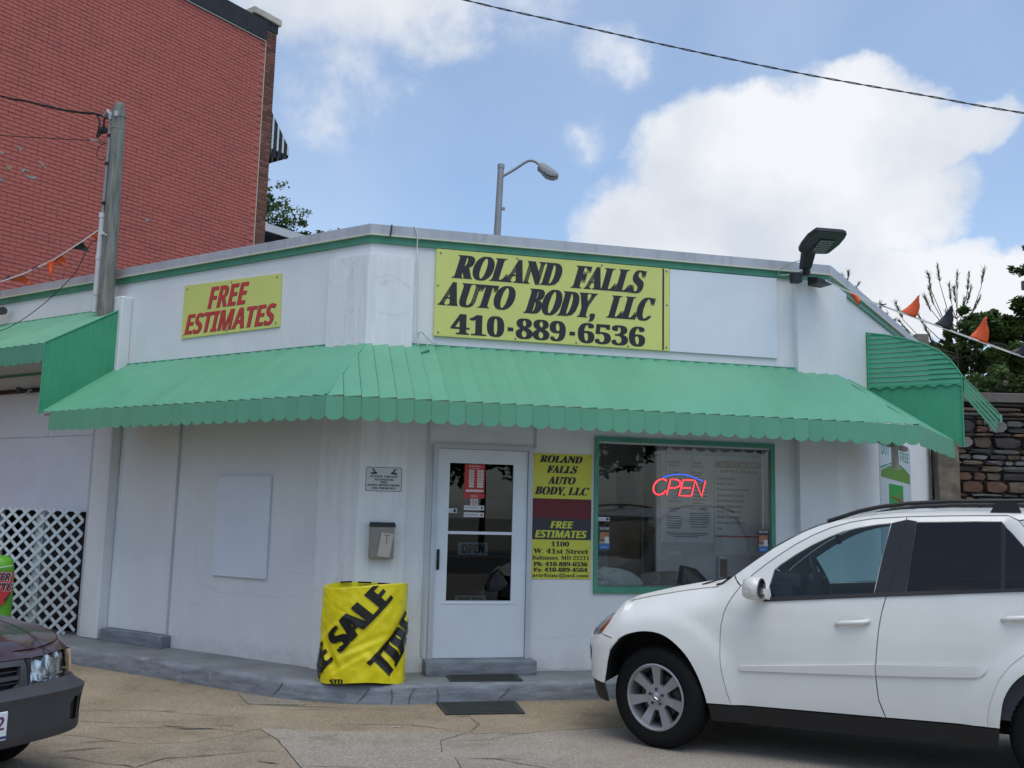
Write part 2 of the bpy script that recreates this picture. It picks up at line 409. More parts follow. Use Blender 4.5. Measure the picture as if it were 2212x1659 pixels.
# ---------------------------------------------------------------- wall frames
class Fr:
    def __init__(s, az, o, side):
        s.e = V((math.sin(R_(az)), math.cos(R_(az)), 0)); s.o = V(o)
        s.n = V((s.e.y, -s.e.x, 0)) if side > 0 else V((-s.e.y, s.e.x, 0))
    def p(s, u, d, z): return s.o + s.e*u + s.n*d + V((0, 0, z))
    def m(s): return Matrix(((s.e.x, s.n.x, 0, s.o.x), (s.e.y, s.n.y, 0, s.o.y), (0, 0, 1, 0), (0, 0, 0, 1)))
    def box(s, bm, u0, u1, d0, d1, z0, z1):
        return box8(bm, [s.p(u0, d0, z0), s.p(u1, d0, z0), s.p(u1, d1, z0), s.p(u0, d1, z0),
                         s.p(u0, d0, z1), s.p(u1, d0, z1), s.p(u1, d1, z1), s.p(u0, d1, z1)])
FF = Fr(76.75, (-1.4439, 9.4435, 0), 1)      # front wall, u runs to the right
FL = Fr(-57.5, (-1.4439, 9.4435, 0), -1)     # left wall, u runs to the left
FT = Fr(32.75, (3.5089, 10.6097, 0), 1)      # right wall, u runs away to the right
T1, T2 = math.tan(R_(22.875)), math.tan(R_(22.0))
LF = 5.088
HP = 0.168                                    # height of the raised walk

# lettering ---------------------------------------------------------------
def serif(s):
    r = ''
    for c in s:
        if 'A' <= c <= 'Z': r += chr(0x1D400+ord(c)-65)
        elif 'a' <= c <= 'z': r += chr(0x1D41A+ord(c)-97)
        elif '0' <= c <= '9': r += chr(0x1D7CE+ord(c)-48)
        else: r += c
    return r
def sans(s):
    r = ''
    for c in s:
        if 'A' <= c <= 'Z': r += chr(0x1D5D4+ord(c)-65)
        elif 'a' <= c <= 'z': r += chr(0x1D5EE+ord(c)-97)
        elif '0' <= c <= '9': r += chr(0x1D7EC+ord(c)-48)
        else: r += c
    return r
def text_bm(body, w, h, shear=0.0, fat=0.0, res=3, fatn=3):
    """flat lettering fitted into w x h, its lower left corner at 0,0, in the local XY plane"""
    cu = bpy.data.curves.new('t', 'FONT'); cu.body = body; cu.size = 1; cu.resolution_u = res
    o = bpy.data.objects.new('t', cu); C.objects.link(o)
    bpy.context.view_layer.update()
    me = o.to_mesh()
    vs = [v.co.copy() for v in me.vertices]; fs = [tuple(p.vertices) for p in me.polygons]
    o.to_mesh_clear(); bpy.data.objects.remove(o); bpy.data.curves.remove(cu)
    x0 = min(v.x for v in vs); x1 = max(v.x for v in vs); y0 = min(v.y for v in vs); y1 = max(v.y for v in vs)
    sy = h/(y1-y0); ex = shear*h + fat; sx = (w-ex)/(x1-x0)
    bm = bmesh.new()
    k = fatn if fat else 1
    for j in range(k):
        dx = fat*j/(k-1) if k > 1 else 0
        nv = [bm.verts.new(((v.x-x0)*sx + (v.y-y0)*sy*shear + dx, (v.y-y0)*sy, j*0.0002)) for v in vs]
        for f in fs:
            try: bm.faces.new([nv[i] for i in f])
            except ValueError: pass
    return bm
def lettering(body, fr, u, z, w, h, d, mt, parent, shear=0.0, fat=0.0, name='lettering', flip=1, rot=0.0):
    """flip=-1 where u runs to the left, so that the text still reads left to right; u is its left edge"""
    bm = text_bm(body, w, h, shear, fat)
    X = fr.e*flip; Y = V((0, 0, 1)); N = fr.n
    if rot: X, Y = X*math.cos(rot)+Y*math.sin(rot), Y*math.cos(rot)-X*math.sin(rot)
    o = fr.p(u, d, z)
    for v in bm.verts: v.co = o + X*v.co.x + Y*v.co.y + N*v.co.z
    me = bpy.data.meshes.new(name)
    org = ORG[parent.name]
    bmesh.ops.translate(bm, verts=bm.verts, vec=-org)
    bm.to_mesh(me); bm.free(); me.materials.append(mt)
    return link_mesh(name, me, parent)
def fpanel(name, fr, u0, u1, d0, d1, z0, z1, mt, parent, bev=0.0, label=None):
    bm = bmesh.new(); fr.box(bm, u0, u1, d0, d1, z0, z1)
    if bev: bevel(bm, bev, 1)
    o = obj(name, bm, mt, parent)
    if label: o['label'] = label
    return o

# ---------------------------------------------------------------- ground
bm = bmesh.new()
g = 260
vs = [bm.verts.new(p) for p in ((-g, -g, -.012), (g, -g, -.012), (g, g, -.012), (-g, g, -.012))]
bm.faces.new(vs)
M['lot'] = mat('lot_concrete_far', (.26, .235, .19), .9, var=.2, vscale=.6)
tag(obj('ground', bm, M['lot']), kind='structure')

def jitter(pl, step=.06, amp=.018, seed=0):
    out = []
    for (a, b) in zip(pl, pl[1:]):
        a, b = V((*a, 0)), V((*b, 0)); n = max(1, int((b-a).length/step))
        for i in range(n):
            p = a.lerp(b, i/n)
            q = noise.noise_vector(V((p.x*3.1+seed, p.y*3.1, seed)))*amp + noise.noise_vector(V((p.x*11+seed, p.y*11, 3)))*amp*.5
            out.append((p.x+q.x, p.y+q.y))
    out.append(pl[-1]); return out
def area(pl): return .5*sum(a[0]*b[1]-b[0]*a[1] for a, b in zip(pl, pl[1:]+pl[:1]))
def inset(pl, d):
    if area(pl) < 0: pl = pl[::-1]
    n = len(pl); out = []
    for i in range(n):
        a, b, c = V(pl[i-1]), V(pl[i]), V(pl[(i+1) % n])
        t = (c-a)
        if t.length < 1e-9: out.append(pl[i]); continue
        t.normalize(); out.append((b.x - t.y*d, b.y + t.x*d))
    return out
def inpoly(p, poly):
    x, y = p; c = False; j = len(poly)-1
    for i in range(len(poly)):
        xi, yi = poly[i]; xj, yj = poly[j]
        if (yi > y) != (yj > y) and x < (xj-xi)*(y-yi)/(yj-yi)+xi: c = not c
        j = i
    return c
def concrete_mat(name, c1, c2, c3, seed):
    m = bpy.data.materials.new(name); m.use_nodes = True; nt = m.node_tree; b = nt.nodes['Principled BSDF']
    b.inputs['Roughness'].default_value = .9; b.inputs['Specular IOR Level'].default_value = .25
    t = nt.nodes.new('ShaderNodeTexCoord'); mp = nt.nodes.new('ShaderNodeMapping'); mp.inputs['Location'].default_value = (seed, seed*2, 0)
    nt.links.new(t.outputs['Object'], mp.inputs[0])
    def nz(sc, dt, ro=.6, st=None):
        n = nt.nodes.new('ShaderNodeTexNoise'); n.inputs['Scale'].default_value = sc; n.inputs['Detail'].default_value = dt
        n.inputs['Roughness'].default_value = ro; nt.links.new(mp.outputs[0], n.inputs['Vector']); return n.outputs['Fac']
    def ramp(f, p0, p1, a, c):
        r = nt.nodes.new('ShaderNodeValToRGB'); r.color_ramp.elements[0].position = p0; r.color_ramp.elements[1].position = p1
        r.color_ramp.elements[0].color = (*a, 1); r.color_ramp.elements[1].color = (*c, 1); nt.links.new(f, r.inputs[0]); return r.outputs[0]
    def mix(f, a, c, mode='MIX'):
        x = nt.nodes.new('ShaderNodeMix'); x.data_type = 'RGBA'; x.blend_type = mode
        if hasattr(f, 'links'): nt.links.new(f, x.inputs[0])
        else: x.inputs[0].default_value = f
        nt.links.new(a, x.inputs[6]); nt.links.new(c, x.inputs[7]); return x.outputs[2]
    base = ramp(nz(1.1, 5), .35, .65, c1, c2)
    grit = ramp(nz(60, 3, .7), .42, .60, (.62, .61, .59), (1.12, 1.11, 1.10))
    a1 = mix(.8, base, grit, 'MULTIPLY')
    grit2 = ramp(nz(160, 2, .7), .35, .65, (.84, .84, .84), (1.1, 1.1, 1.1))
    a1 = mix(.7, a1, grit2, 'MULTIPLY')
    st = ramp(nz(1.9, 10, .72), .52, .68, (1, 1, 1), c3)
    a2 = mix(.75, a1, st, 'MULTIPLY')
    nt.links.new(a2, b.inputs['Base Color'])
    bp = nt.nodes.new('ShaderNodeBump'); bp.inputs['Strength'].default_value = .5; bp.inputs['Distance'].default_value = .008
    nt.links.new(nz(45, 6, .7), bp.inputs['Height']); nt.links.new(bp.outputs[0], b.inputs['Normal'])
    return m
tan_c = concrete_mat('tan_aggregate_concrete', (.30, .245, .175), (.39, .33, .245), (.62, .60, .58), 0)
tan_d = concrete_mat('tan_concrete_browner', (.295, .245, .18), (.38, .325, .25), (.58, .55, .52), 7)
pink_c = concrete_mat('pinkish_grey_concrete', (.335, .295, .25), (.40, .36, .31), (.66, .62, .58), 13)
grey_c = concrete_mat('grey_patch_concrete', (.305, .275, .235), (.36, .33, .28), (.65, .63, .6), 21)

H1 = jitter([(-9, 8.1), (-3.2, 7.42), (-2.61, 7.22), (-2.24, 7.3), (-1.89, 7.79)], seed=1)
H2 = jitter([(-1.89, 7.79), (-1.03, 7.77), (-.6, 7.82), (-.29, 7.80)], seed=2, amp=.03)
H3 = jitter([(-.29, 7.80), (.15, 7.85), (.41, 7.99), (.91, 8.15), (7.5, 9.0)], seed=3, amp=.03)
J1 = jitter([(-1.89, 7.79), (-1.66, 7.43), (-1.34, 6.69), (.3, 2.9)], seed=4, amp=.008)
V1 = jitter([(-.29, 7.80), (-.44, 7.56), (-.46, 7.2), (-.34, 7.05)], seed=5, amp=.035)
V2 = jitter([(-.34, 7.05), (-.2, 6.2), (1.6, 2.9)], seed=6, amp=.02)
D1 = jitter([(-.34, 7.05), (-.05, 7.04), (.68, 6.92), (7.5, 6.3)], seed=8, amp=.03)
def slab_poly(*parts):
    out = []
    for p in parts:
        for q in p:
            if not out or (V(out[-1])-V(q)).length > 1e-6: out.append(q)
    if (V(out[0])-V(out[-1])).length < 1e-6: out.pop()
    return out
lot = empty('parking_lot', (0, 7, 0), 'cracked tan concrete forecourt in front of the white corner shop', 'pavement', kind='structure')
del lot['category']; del lot['label']
def slab(poly, mt, z, gap=.0038, ring=.0):
    pl = inset(poly, gap); bm = bmesh.new()
    n = len(pl); r = delaunay_2d_cdt([V(p) for p in pl], [(i, (i+1) % n) for i in range(n)], [], 0, 1e-6)
    tv = [bm.verts.new((v.x, v.y, z)) for v in r[0]]
    for f in r[2]:
        cx = sum(r[0][i].x for i in f)/3; cy = sum(r[0][i].y for i in f)/3
        if inpoly((cx, cy), pl): bm.faces.new([tv[i] for i in f])
    for v in [v for v in bm.verts if not v.link_faces]: bm.verts.remove(v)
    ex = bmesh.ops.extrude_edge_only(bm, edges=[e_ for e_ in bm.edges if len(e_.link_faces) == 1])
    for v in [g_ for g_ in ex['geom'] if isinstance(g_, bmesh.types.BMVert)]: v.co.z -= .03
    return obj('slab', bm, mt, lot)
slab(slab_poly(H1, H2, H3, [(9, 14), (-12, 18), (-12, 8.4)]), tan_c, .004)
slab(slab_poly(H1, J1, [(-9, 2.9)]), tan_d, .003)
slab(slab_poly(J1[::-1], H2, V1, V2), pink_c, .006)
slab(slab_poly(V1[::-1], H3, [(7.5, 6.3)], D1[::-1]), pink_c, .002)
slab(slab_poly(V2[::-1], D1, [(7.5, 2.9)]), grey_c, .005)
bm = bmesh.new()
box(bm, -12, 9, 2.9, 18, -.035, -.030)
obj('joint_bed', bm, M['soil'], lot)
# hairline cracks and tar smears
def crack(bm, pl, w, z, seed):
    pts = jitter(pl, .035, .03, seed)
    L, Rr = [], []
    for i, p in enumerate(pts):
        a = V(pts[max(i-1, 0)]); b = V(pts[min(i+1, len(pts)-1)]); t = (b-a)
        if t.length < 1e-6: continue
        t.normalize(); k = w*(.35+1.1*abs(noise.noise(V((p[0]*6+seed, p[1]*6, seed)))))*math.sin(math.pi*(i+.5)/len(pts))**.4
        L.append(bm.verts.new((p[0]-t.y*k, p[1]+t.x*k, z))); Rr.append(bm.verts.new((p[0]+t.y*k, p[1]-t.x*k, z)))
    for i in range(len(L)-1): bm.faces.new((L[i], L[i+1], Rr[i+1], Rr[i]))
M['crack'] = mat('crack_dirt', (.11, .095, .08), .95)
M['tar'] = mat('tar_smear', (.085, .085, .085), .8, var=.4, vscale=30)
bm = bmesh.new()
for i, pl in enumerate([[(-3.4, 6.72), (-2.9, 6.77), (-2.4, 6.58), (-2.3, 6.82), (-1.71, 7.08), (-1.5, 7.12)], [(-3.6, 8.25), (-2.9, 8.35), (-2.3, 8.2)],
                        [(-3.1, 7.7), (-2.4, 7.75), (-1.9, 7.66)], [(-2.4, 6.58), (-2.1, 6.2), (-2.0, 5.9)], [(-.29, 7.80), (-.2, 8.1), (-.30, 8.45)],
                        [(-.29, 7.80), (-.75, 8.05), (-1.3, 8.0)], [(-.15, 7.06), (.3, 6.8), (.5, 6.45)], [(.15, 7.85), (-.1, 7.6), (-.44, 7.5)],
                        [(-1.34, 6.72), (-.6, 6.66), (.1, 6.78)], [(.9, 6.9), (1.2, 6.6), (1.7, 6.7)], [(-3.9, 7.6), (-3.4, 7.9), (-2.9, 7.85)],
                        [(-1.9, 8.5), (-1.2, 8.62), (-.7, 8.55)]]):
    crack(bm, pl, .006 if i % 3 else .008, .0085, i*3.7)
tag(obj('crack', bm, M['crack'], lot), kind='stuff')
bm = bmesh.new()
for i, (x, y, a, w, l) in enumerate([(-.02, 7.02, .0, .022, .42), (-2.36, 7.72, .15, .05, .30), (-2.55, 7.78, -.1, .03, .22), (-2.2, 7.86, .05, .018, .2), (-2.9, 7.25, .3, .025, .25),
                                     (-2.93, 7.0, .5, .03, .3), (-2.78, 8.35, .1, .022, .12), (-1.95, 8.69, .0, .03, .42), (-1.62, 8.66, .05, .02, .5), (-1.58, 6.78, -.4, .03, .16), (-.35, 8.42, 0, .02, .12)]):
    n = 14; vs = []
    for k in range(n):
        th = 2*math.pi*k/n; rr = 1+.5*noise.noise(V((math.cos(th)*1.7+i*5, math.sin(th)*1.7, i)))
        px, py = l/2*math.cos(th)*rr, w*.28*math.sin(th)*rr
        vs.append(bm.verts.new((x+px*math.cos(a)-py*math.sin(a), y+px*math.sin(a)+py*math.cos(a), .0092)))
    bm.faces.new(vs)
tag(obj('tar_smear', bm, M['tar'], lot), kind='stuff')
bm = bmesh.new()
for (x, y) in [(-1.9, 6.55), (-1.7, 6.5), (-1.05, 6.95), (-2.1, 7.85), (-1.28, 6.55), (.35, 7.6), (-2.75, 8.75), (-2.6, 6.45), (-.85, 7.95)]:
    for j in range(3):
        vs = [bm.verts.new((x+random.uniform(-.03, .03)+.02*math.cos(t+j), y+random.uniform(-.015, .015)+.008*math.sin(t), .0088)) for t in (0, 2.1, 4.2)]
        bm.faces.new(vs)
M['white_fleck'] = mat('bird_dropping', (.6, .6, .58), .8)
tag(obj('white_fleck', bm, M['white_fleck'], lot), kind='stuff')
# grey repair wedge beside the kerb
bm = bmesh.new(); prism(bm, [(-2.44, 9.16, .005), (-1.80, 8.86, .005), (-1.72, 8.72, .005), (-2.22, 8.70, .005)], V((0, 0, .008)))
obj('patch', bm, grey_c, lot)

# ---------------------------------------------------------------- raised walk with its kerb
edge = [FL.p(9.5, .73, 0), FL.p(6, .72, 0), FL.p(3.6, .71, 0), FL.p(2.2, .69, 0), FL.p(1.0, .68, 0), V((-2.0, 9.02, 0)), V((-1.70, 8.92, 0)), V((-1.39, 8.86, 0)),
        V((-1.15, 8.835, 0)), V((-.95, 8.85, 0)), V((-.65, 8.94, 0)), FF.p(.95, .62, 0), FF.p(1.8, .63, 0), FF.p(3.2, .64, 0), FF.p(5.0, .66, 0), FT.p(.6, .67, 0), FT.p(3, .7, 0), FT.p(7, .7, 0)]
wall_in = [FL.p(9.5, -.1, 0), FL.p(0, -.1, 0), FF.p(LF, -.1, 0), FT.p(7, -.1, 0)]
dense = []
for a, b in zip(edge, edge[1:]):
    n = max(1, int((b-a).length/.045))
    for i in range(n): dense.append(a.lerp(b, i/n))
dense.append(edge[-1])
nrm = []
for i in range(len(dense)):
    t = dense[min(i+2, len(dense)-1)]-dense[max(i-2, 0)]; t.normalize(); nrm.append(V((t.y, -t.x, 0)))
kb = empty('pavement', (-1.4, 9.2, 0), None, None, kind='structure')
bm = bmesh.new(); rows = []
prof = [(.012, -.02), (.012, .03), (.006, .07), (.0, .11), (-.005, .14), (-.018, .158), (-.04, HP), (-.11, HP)]
for i, (p, n) in enumerate(zip(dense, nrm)):
    row = []
    ch = max(0, noise.noise(V((p.x*2.2, p.y*2.2, 5)))-.18)*0
    for (o, z) in prof:
        q = p + n*(o + .010*noise.noise(V((p.x*7, p.y*7, z*20))) - (ch*.12 if .06 < z < .165 else 0)) + V((0, 0, z - (ch*.06 if z > .15 and o > -.1 else 0)))
        row.append(bm.verts.new(q))
    rows.append(row)
for a, b in zip(rows, rows[1:]):
    for k in range(len(prof)-1): bm.faces.new((a[k], b[k], b[k+1], a[k+1]))
obj('kerb', bm, M['kerb'], kb, smooth=60)
bm = bmesh.new()
poly = [p + n*-.11 + V((0, 0, HP-.0015)) for p, n in zip(dense, nrm)] + [q+V((0, 0, HP-.0015)) for q in reversed(wall_in)]
f = bm.faces.new([bm.verts.new(p) for p in poly]); bmesh.ops.triangulate(bm, faces=[f])
obj('walk_surface', bm, M['concrete_grey'], kb)

# broken and bare places along the kerb face
M['kerb_bare'] = mat('kerb_bare_patch', (.205, .225, .245), .95, var=.30, vscale=28, bump=.7, bscale=40)
def kerb_chip(x0, wdt, za, zb, seed):
    i0 = min(range(len(dense)), key=lambda i: abs(dense[i].x-x0) + (0 if dense[i].y < 12 else 9)); n = max(2, int(wdt/.045))
    rg = random.Random(seed); bm = bmesh.new(); lo, hi = [], []
    for k in range(n+1):
        p, nn_ = dense[i0+k], nrm[i0+k]; t = k/n; e0 = 1-abs(2*t-1)**3
        a = za+(1-e0)*(zb-za)*.5+rg.uniform(0, .02); b = zb-(1-e0)*(zb-za)*.35+rg.uniform(-.012, .006)
        lo.append(bm.verts.new(p+nn_*(.020+rg.uniform(0, .004))+V((0, 0, a)))); hi.append(bm.verts.new(p+nn_*(.013+rg.uniform(-.003, .003))+V((0, 0, min(b, .145)))))
    for k in range(n): bm.faces.new((lo[k], lo[k+1], hi[k+1], hi[k]))
    bmesh.ops.solidify(bm, geom=list(bm.faces), thickness=.006)
    obj('chipped_patch', bm, M['kerb'], kb)
bm = bmesh.new()
for (x0, x1, za, zb) in ((-1.27, -1.20, .02, .14), (-.98, -1.0, .01, .14), (-.84, -.80, .02, .14), (-.60, -.62, .01, .13), (-.05, .03, .03, .12), (-2.1, -2.0, .03, .14)):
    ia = min(range(len(dense)), key=lambda i: abs(dense[i].x-x0)); ib = min(range(len(dense)), key=lambda i: abs(dense[i].x-x1))
    tube(bm, [dense[ia]+nrm[ia]*.016+V((0, 0, za)), dense[(ia+ib)//2]+nrm[ia]*.014+V((.01, 0, (za+zb)/2)), dense[ib]+nrm[ib]*.006+V((0, 0, zb))], .0035, 4)
tag(obj('kerb_crack', bm, M['crack'], kb), kind='stuff')
bm = bmesh.new()
for i in range(6, len(dense)-2):
    if noise.noise(V((dense[i].x*4, dense[i].y*4, 9))) > -.05 and dense[i].x > -4.5:
        for k in range(3):
            p = dense[i]+nrm[i]*(.022+random.uniform(0, .03))+V((random.uniform(-.02, .02), 0, .006)); r_ = random.uniform(.003, .010)
            bm.faces.new([bm.verts.new(p+V((r_*math.cos(t), r_*.6*math.sin(t), random.uniform(0, .004)))) for t in (0, 1.3, 2.6, 3.9, 5.2)])
tag(obj('kerb_litter', bm, mat('grit_and_pollen', (.20, .17, .08), .95, col2=(.06, .05, .04), vscale=40), kb), kind='stuff')

# ---------------------------------------------------------------- the shop
shop = empty('auto_body_shop', tuple(FF.p(2.5, 0, 0)), 'white painted corner building with clipped corners, grey coping and green trim', 'building')
ZT = 4.40
def wall_part(fr, rects, name='wall', mt=None, d0=-.22, d1=0.0):
    bm = bmesh.new()
    for (u0, u1, z0, z1) in rects: fr.box(bm, u0, u1, d0, d1, z0, z1)
    return obj(name, bm, mt or M['stucco'], shop)
# front wall, with openings for the window and the door
WU0, WU1, WZ0, WZ1 = 2.395, 4.385, .955, 2.485
DU0, DU1, DZ0, DZ1 = .73, 1.685, .30, 2.345
wall_part(FF, [(0.0, DU0, 0, ZT), (DU0, DU1, DZ1, ZT), (DU0, DU1, 0, DZ0), (DU1, WU0, 0, ZT), (WU0, WU1, 0, WZ0), (WU0, WU1, WZ1, ZT), (WU1, LF, 0, ZT)])
# left wall; its last stretch is the garage front with a dark opening behind the lattice
wall_part(FL, [(0, 4.2, 0, ZT), (4.2, 6.4, 1.62, ZT), (6.4, 9.5, 0, ZT)])
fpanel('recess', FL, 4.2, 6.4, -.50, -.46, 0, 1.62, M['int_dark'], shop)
fpanel('garage_panel', FL, 4.24, 6.36, .004, .022, 1.60, 2.52, M['white_board'], shop)
fpanel('garage_panel', FL, 4.24, 5.2, .004, .022, 2.526, 3.10, M['white_board'], shop)
fpanel('garage_panel', FL, 5.21, 7.6, .004, .022, 2.526, 3.10, M['white_board'], shop)
fpanel('garage_panel', FL, 6.37, 8.6, .004, .022, .20, 2.52, M['white_board'], shop)
fpanel('track_bar', FL, 4.3, 8.8, .004, .06, 3.115, 3.16, M['plastic_black'], shop)
wall_part(FT, [(0, 6.3, 0, ZT)])
# far side and roof
bm = bmesh.new()
rp = [FL.p(9.5, -.02, 0), FL.p(0, -.02, 0), FF.p(LF, -.02, 0), FT.p(6.3, -.02, 0), FT.p(6.3, -7, 0), FL.p(9.5, -4.2, 0)]
prism(bm, [p+V((0, 0, 4.20)) for p in rp], V((0, 0, .08)))
M['roofing'] = mat('flat_roof_felt', (.07, .07, .075), .9, var=.2)
obj('roof', bm, M['roofing'], shop)
bm = bmesh.new()
for a, b in ((rp[3], rp[4]), (rp[4], rp[5]), (rp[5], rp[0])):
    t = (b-a).normalized(); n = V((-t.y, t.x, 0))*.2
    box8(bm, [a, b, b+n, a+n, a+V((0, 0, ZT)), b+V((0, 0, ZT)), b+n+V((0, 0, ZT)), a+n+V((0, 0, ZT))])
obj('rear_wall', bm, M['stucco'], shop)
# corner and end pilasters
def wrap_pil(frs, z0, z1, d, mt, name='pilaster'):
    """frs: (frame, u from the corner, corner tangent) pairs making one wrapped pilaster"""
    bm = bmesh.new()
    for (fr, ua, ub, hip) in frs:
        # hip: at u=ub the outer face runs on to the mitre
        P = [fr.p(ua, .001, z0), fr.p(ub, .001, z0), fr.p(ub+hip*d, d, z0), fr.p(ua, d, z0)]
        box8(bm, P+[q+V((0, 0, z1-z0)) for q in P])
    return obj(name, bm, mt, shop)
wrap_pil([(FL, .50, 0, -T1), (FF, .435, 0, -T1)], HP, 4.23, .06, M['stucco2'])
wrap_pil([(FF, 4.665, LF, T2), (FT, .50, 0, -T2)], HP, 4.32, .09, M['stucco'])
fpanel('pilaster', FL, 3.73, 4.06, .0005, .15, HP, 4.17, M['stucco'], shop, bev=.012)
fpanel('pilaster', FL, 4.12, 4.21, .0005, .07, HP, 3.10, M['frame_white'], shop)
# joints and blocked openings on the left wall
fpanel('blocked_doorway', FL, 2.70, 3.72, .0005, .018, .30, 3.2, M['stucco'], shop)
fpanel('joint_strip', FL, 2.675, 2.692, .0005, .024, HP, 3.2, M['frame_white'], shop)
fpanel('cover_board', FL, 1.20, 2.005, .004, .035, .975, 2.03, M['white_board'], shop, bev=.004)
fpanel('cover_strip', FF, .640, .665, .0005, .02, .32, 3.15, M['frame_white'], shop)
fpanel('cover_strip', FF, 1.735, 1.755, .0005, .018, 2.36, 3.15, M['frame_white'], shop)
fpanel('transom_panel', FF, .70, 1.70, .0005, .012, 2.52, 3.05, M['white_board'], shop)
# coping: metal fascia, cream lip, green board, run round the three walls
def run(name, mt, z0, z1, d0, d1):
    for fr, a, b, ha, hb in ((FL, 9.5, 0, 0, -T1), (FF, 0, LF, -T1, T2), (FT, 0, 6.3, -T2, 0)):
        bm = bmesh.new()
        P = [fr.p(a+ha*d0, d0, z0), fr.p(b+hb*d0, d0, z0), fr.p(b+hb*d1, d1, z0), fr.p(a+ha*d1, d1, z0)]
        box8(bm, P+[q+V((0, 0, z1-z0)) for q in P]); obj(name, bm, mt, shop)
run('coping', M['coping_metal'], 4.445, 4.545, -.26, .050)
run('coping_lip', M['coping_lip'], 4.432, 4.4445, -.05, .058)
run('trim_board', M['green_trim'], 4.362, 4.4315, -.05, .026)
run('awning_flashing', M['green_trim'], 3.335, 3.365, .001, .02)
bm = bmesh.new()
tube(bm, [FF.p(.19, .056, 4.55), FF.p(.185, .058, 4.48), FF.p(.175, .057, 4.42)], .008, 5)
tag(obj('coping_drip_stain', bm, M['ink'], shop))
# door step and the second step
stp = [FF.p(.68, .001, HP), FF.p(1.745, .001, HP)]
bm = bmesh.new(); FF.box(bm, .66, 1.74, .001, .25, HP-.002, .298); bevel(bm, .012, 2)
obj('door_step', bm, M['kerb'], shop, smooth=True)
bm = bmesh.new(); FL.box(bm, 2.62, 3.69, .0008, .13, HP-.002, .295); bevel(bm, .010, 2)
obj('door_step', bm, M['kerb'], shop, smooth=True)
# cracks in the stucco
def wallcrack(fr, pl, w, d, seed, bm):
    L, Rr = [], []
    pts = jitter(pl, .04, .02, seed)
    for i, p in enumerate(pts):
        k = w*.55*(.2+abs(noise.noise(V((p[0]*7+seed, p[1]*7, seed)))))
        a = V(pts[max(i-1, 0)]); b = V(pts[min(i+1, len(pts)-1)]); t = (b-a)
        if t.length < 1e-6: continue
        t.normalize()
        L.append(bm.verts.new(fr.p(p[0]-t.y*k, d, p[1]+t.x*k))); Rr.append(bm.verts.new(fr.p(p[0]+t.y*k, d, p[1]-t.x*k)))
    for i in range(len(L)-1): bm.faces.new((L[i], L[i+1], Rr[i+1], Rr[i]))
M['wcrack'] = mat('stucco_crack', (.48, .50, .52), .9)
bm = bmesh.new()
wallcrack(FL, [(.6, .86), (1.0, .80), (1.5, .82), (1.9, .80), (2.25, .90), (2.32, 1.3)], .006, .002, 2, bm)
wallcrack(FL, [(.55, 1.05), (.95, 1.07)], .004, .002, 4, bm); wallcrack(FL, [(2.2, .66), (2.35, .64)], .008, .002, 5, bm)
wallcrack(FL, [(.1, 4.20), (.25, 3.95), (.4, 3.9)], .004, .0625, 6, bm); wallcrack(FF, [(.05, 4.0), (.2, 4.05), (.42, 3.9)], .004, .0625, 7, bm)
wallcrack(FF, [(.08, 3.66), (.25, 3.62), (.4, 3.66)], .004, .0625, 8, bm); wallcrack(FF, [(1.75, .50), (1.9, .48), (2.2, .5)], .003, .002, 9, bm)
wallcrack(FF, [(.60, .7), (.63, 1.0), (.57, 1.3)], .006, .002, 11, bm); wallcrack(FL, [(2.95, .58), (3.5, .60)], .003, .0205, 12, bm)
wallcrack(FF, [(1.77, .19), (2.0, .175), (2.4, .185), (2.7, .175)], .012, .002, 13, bm)
tag(obj('stucco_crack', bm, M['wcrack'], shop), kind='stuff')

# ---------------------------------------------------------------- storm door
dr = empty('storm_door', tuple(FF.p(1.2, 0, DZ0)), 'white storm door with two dark panes above a grey step', 'door')
fpanel('frame', FF, .700, .748, .0005, .045, .299, 2.375, M['frame_white'], dr)
fpanel('frame', FF, 1.668, 1.716, .0005, .045, .299, 2.375, M['frame_white'], dr)
fpanel('frame', FF, .748, 1.668, .0005, .045, 2.330, 2.375, M['frame_white'], dr)
GU0, GU1, GZ0, GZM, GZ1 = .868, 1.518, .845, 1.503, 2.188
bm = bmesh.new()
for (a, b, c, d_) in ((.752, GU0, .302, 2.326), (GU1, 1.664, .302, 2.326), (GU0, GU1, .302, GZ0), (GU0, GU1, GZ1, 2.326), (GU0, GU1, GZM-.014, GZM+.014)):
    FF.box(bm, a, b, -.02, .016, c, d_)
obj('leaf', bm, M['door_white'], dr)
fpanel('glazing_bead', FF, GU0-.045, GU1+.045, .0165, .022, GZ0-.030, GZ0-.020, M['white_board'], dr)
fpanel('glazing_bead', FF, GU0-.045, GU1+.045, .0165, .022, GZ1+.02, GZ1+.03, M['white_board'], dr)
fpanel('pane', FF, GU0, GU1, -.006, -.002, GZM+.014, GZ1, M['door_glass'], dr)
fpanel('pane', FF, GU0, GU1, -.006, -.002, GZ0, GZM-.014, M['door_glass'], dr)
bm = bmesh.new(); FF.box(bm, .764, .792, .0165, .030, 1.14, 1.34); bevel(bm, .006, 2)
tube(bm, [FF.p(.778, .03, 1.31), FF.p(.778, .055, 1.28), FF.p(.778, .058, 1.2), FF.p(.778, .03, 1.16)], .008, 8)
obj('handle', bm, M['plastic_black'], dr, smooth=True)
for z in (.42, .9): 
    pass
def on_glass(name, label, cat, u0, u1, z0, z1, mt, d=.0, group=None, fr=FF):
    e = empty(name, tuple(fr.p((u0+u1)/2, d, z0)), label, cat, group)
    fpanel('sheet', fr, u0, u1, d, d+.0015, z0, z1, mt, e)
    return e
st = on_glass('hours_sign', 'red and white opening hours sign at the top of the door glass', 'sign', 1.022, 1.226, 1.895, 2.182, M['red_print'], 0.0)
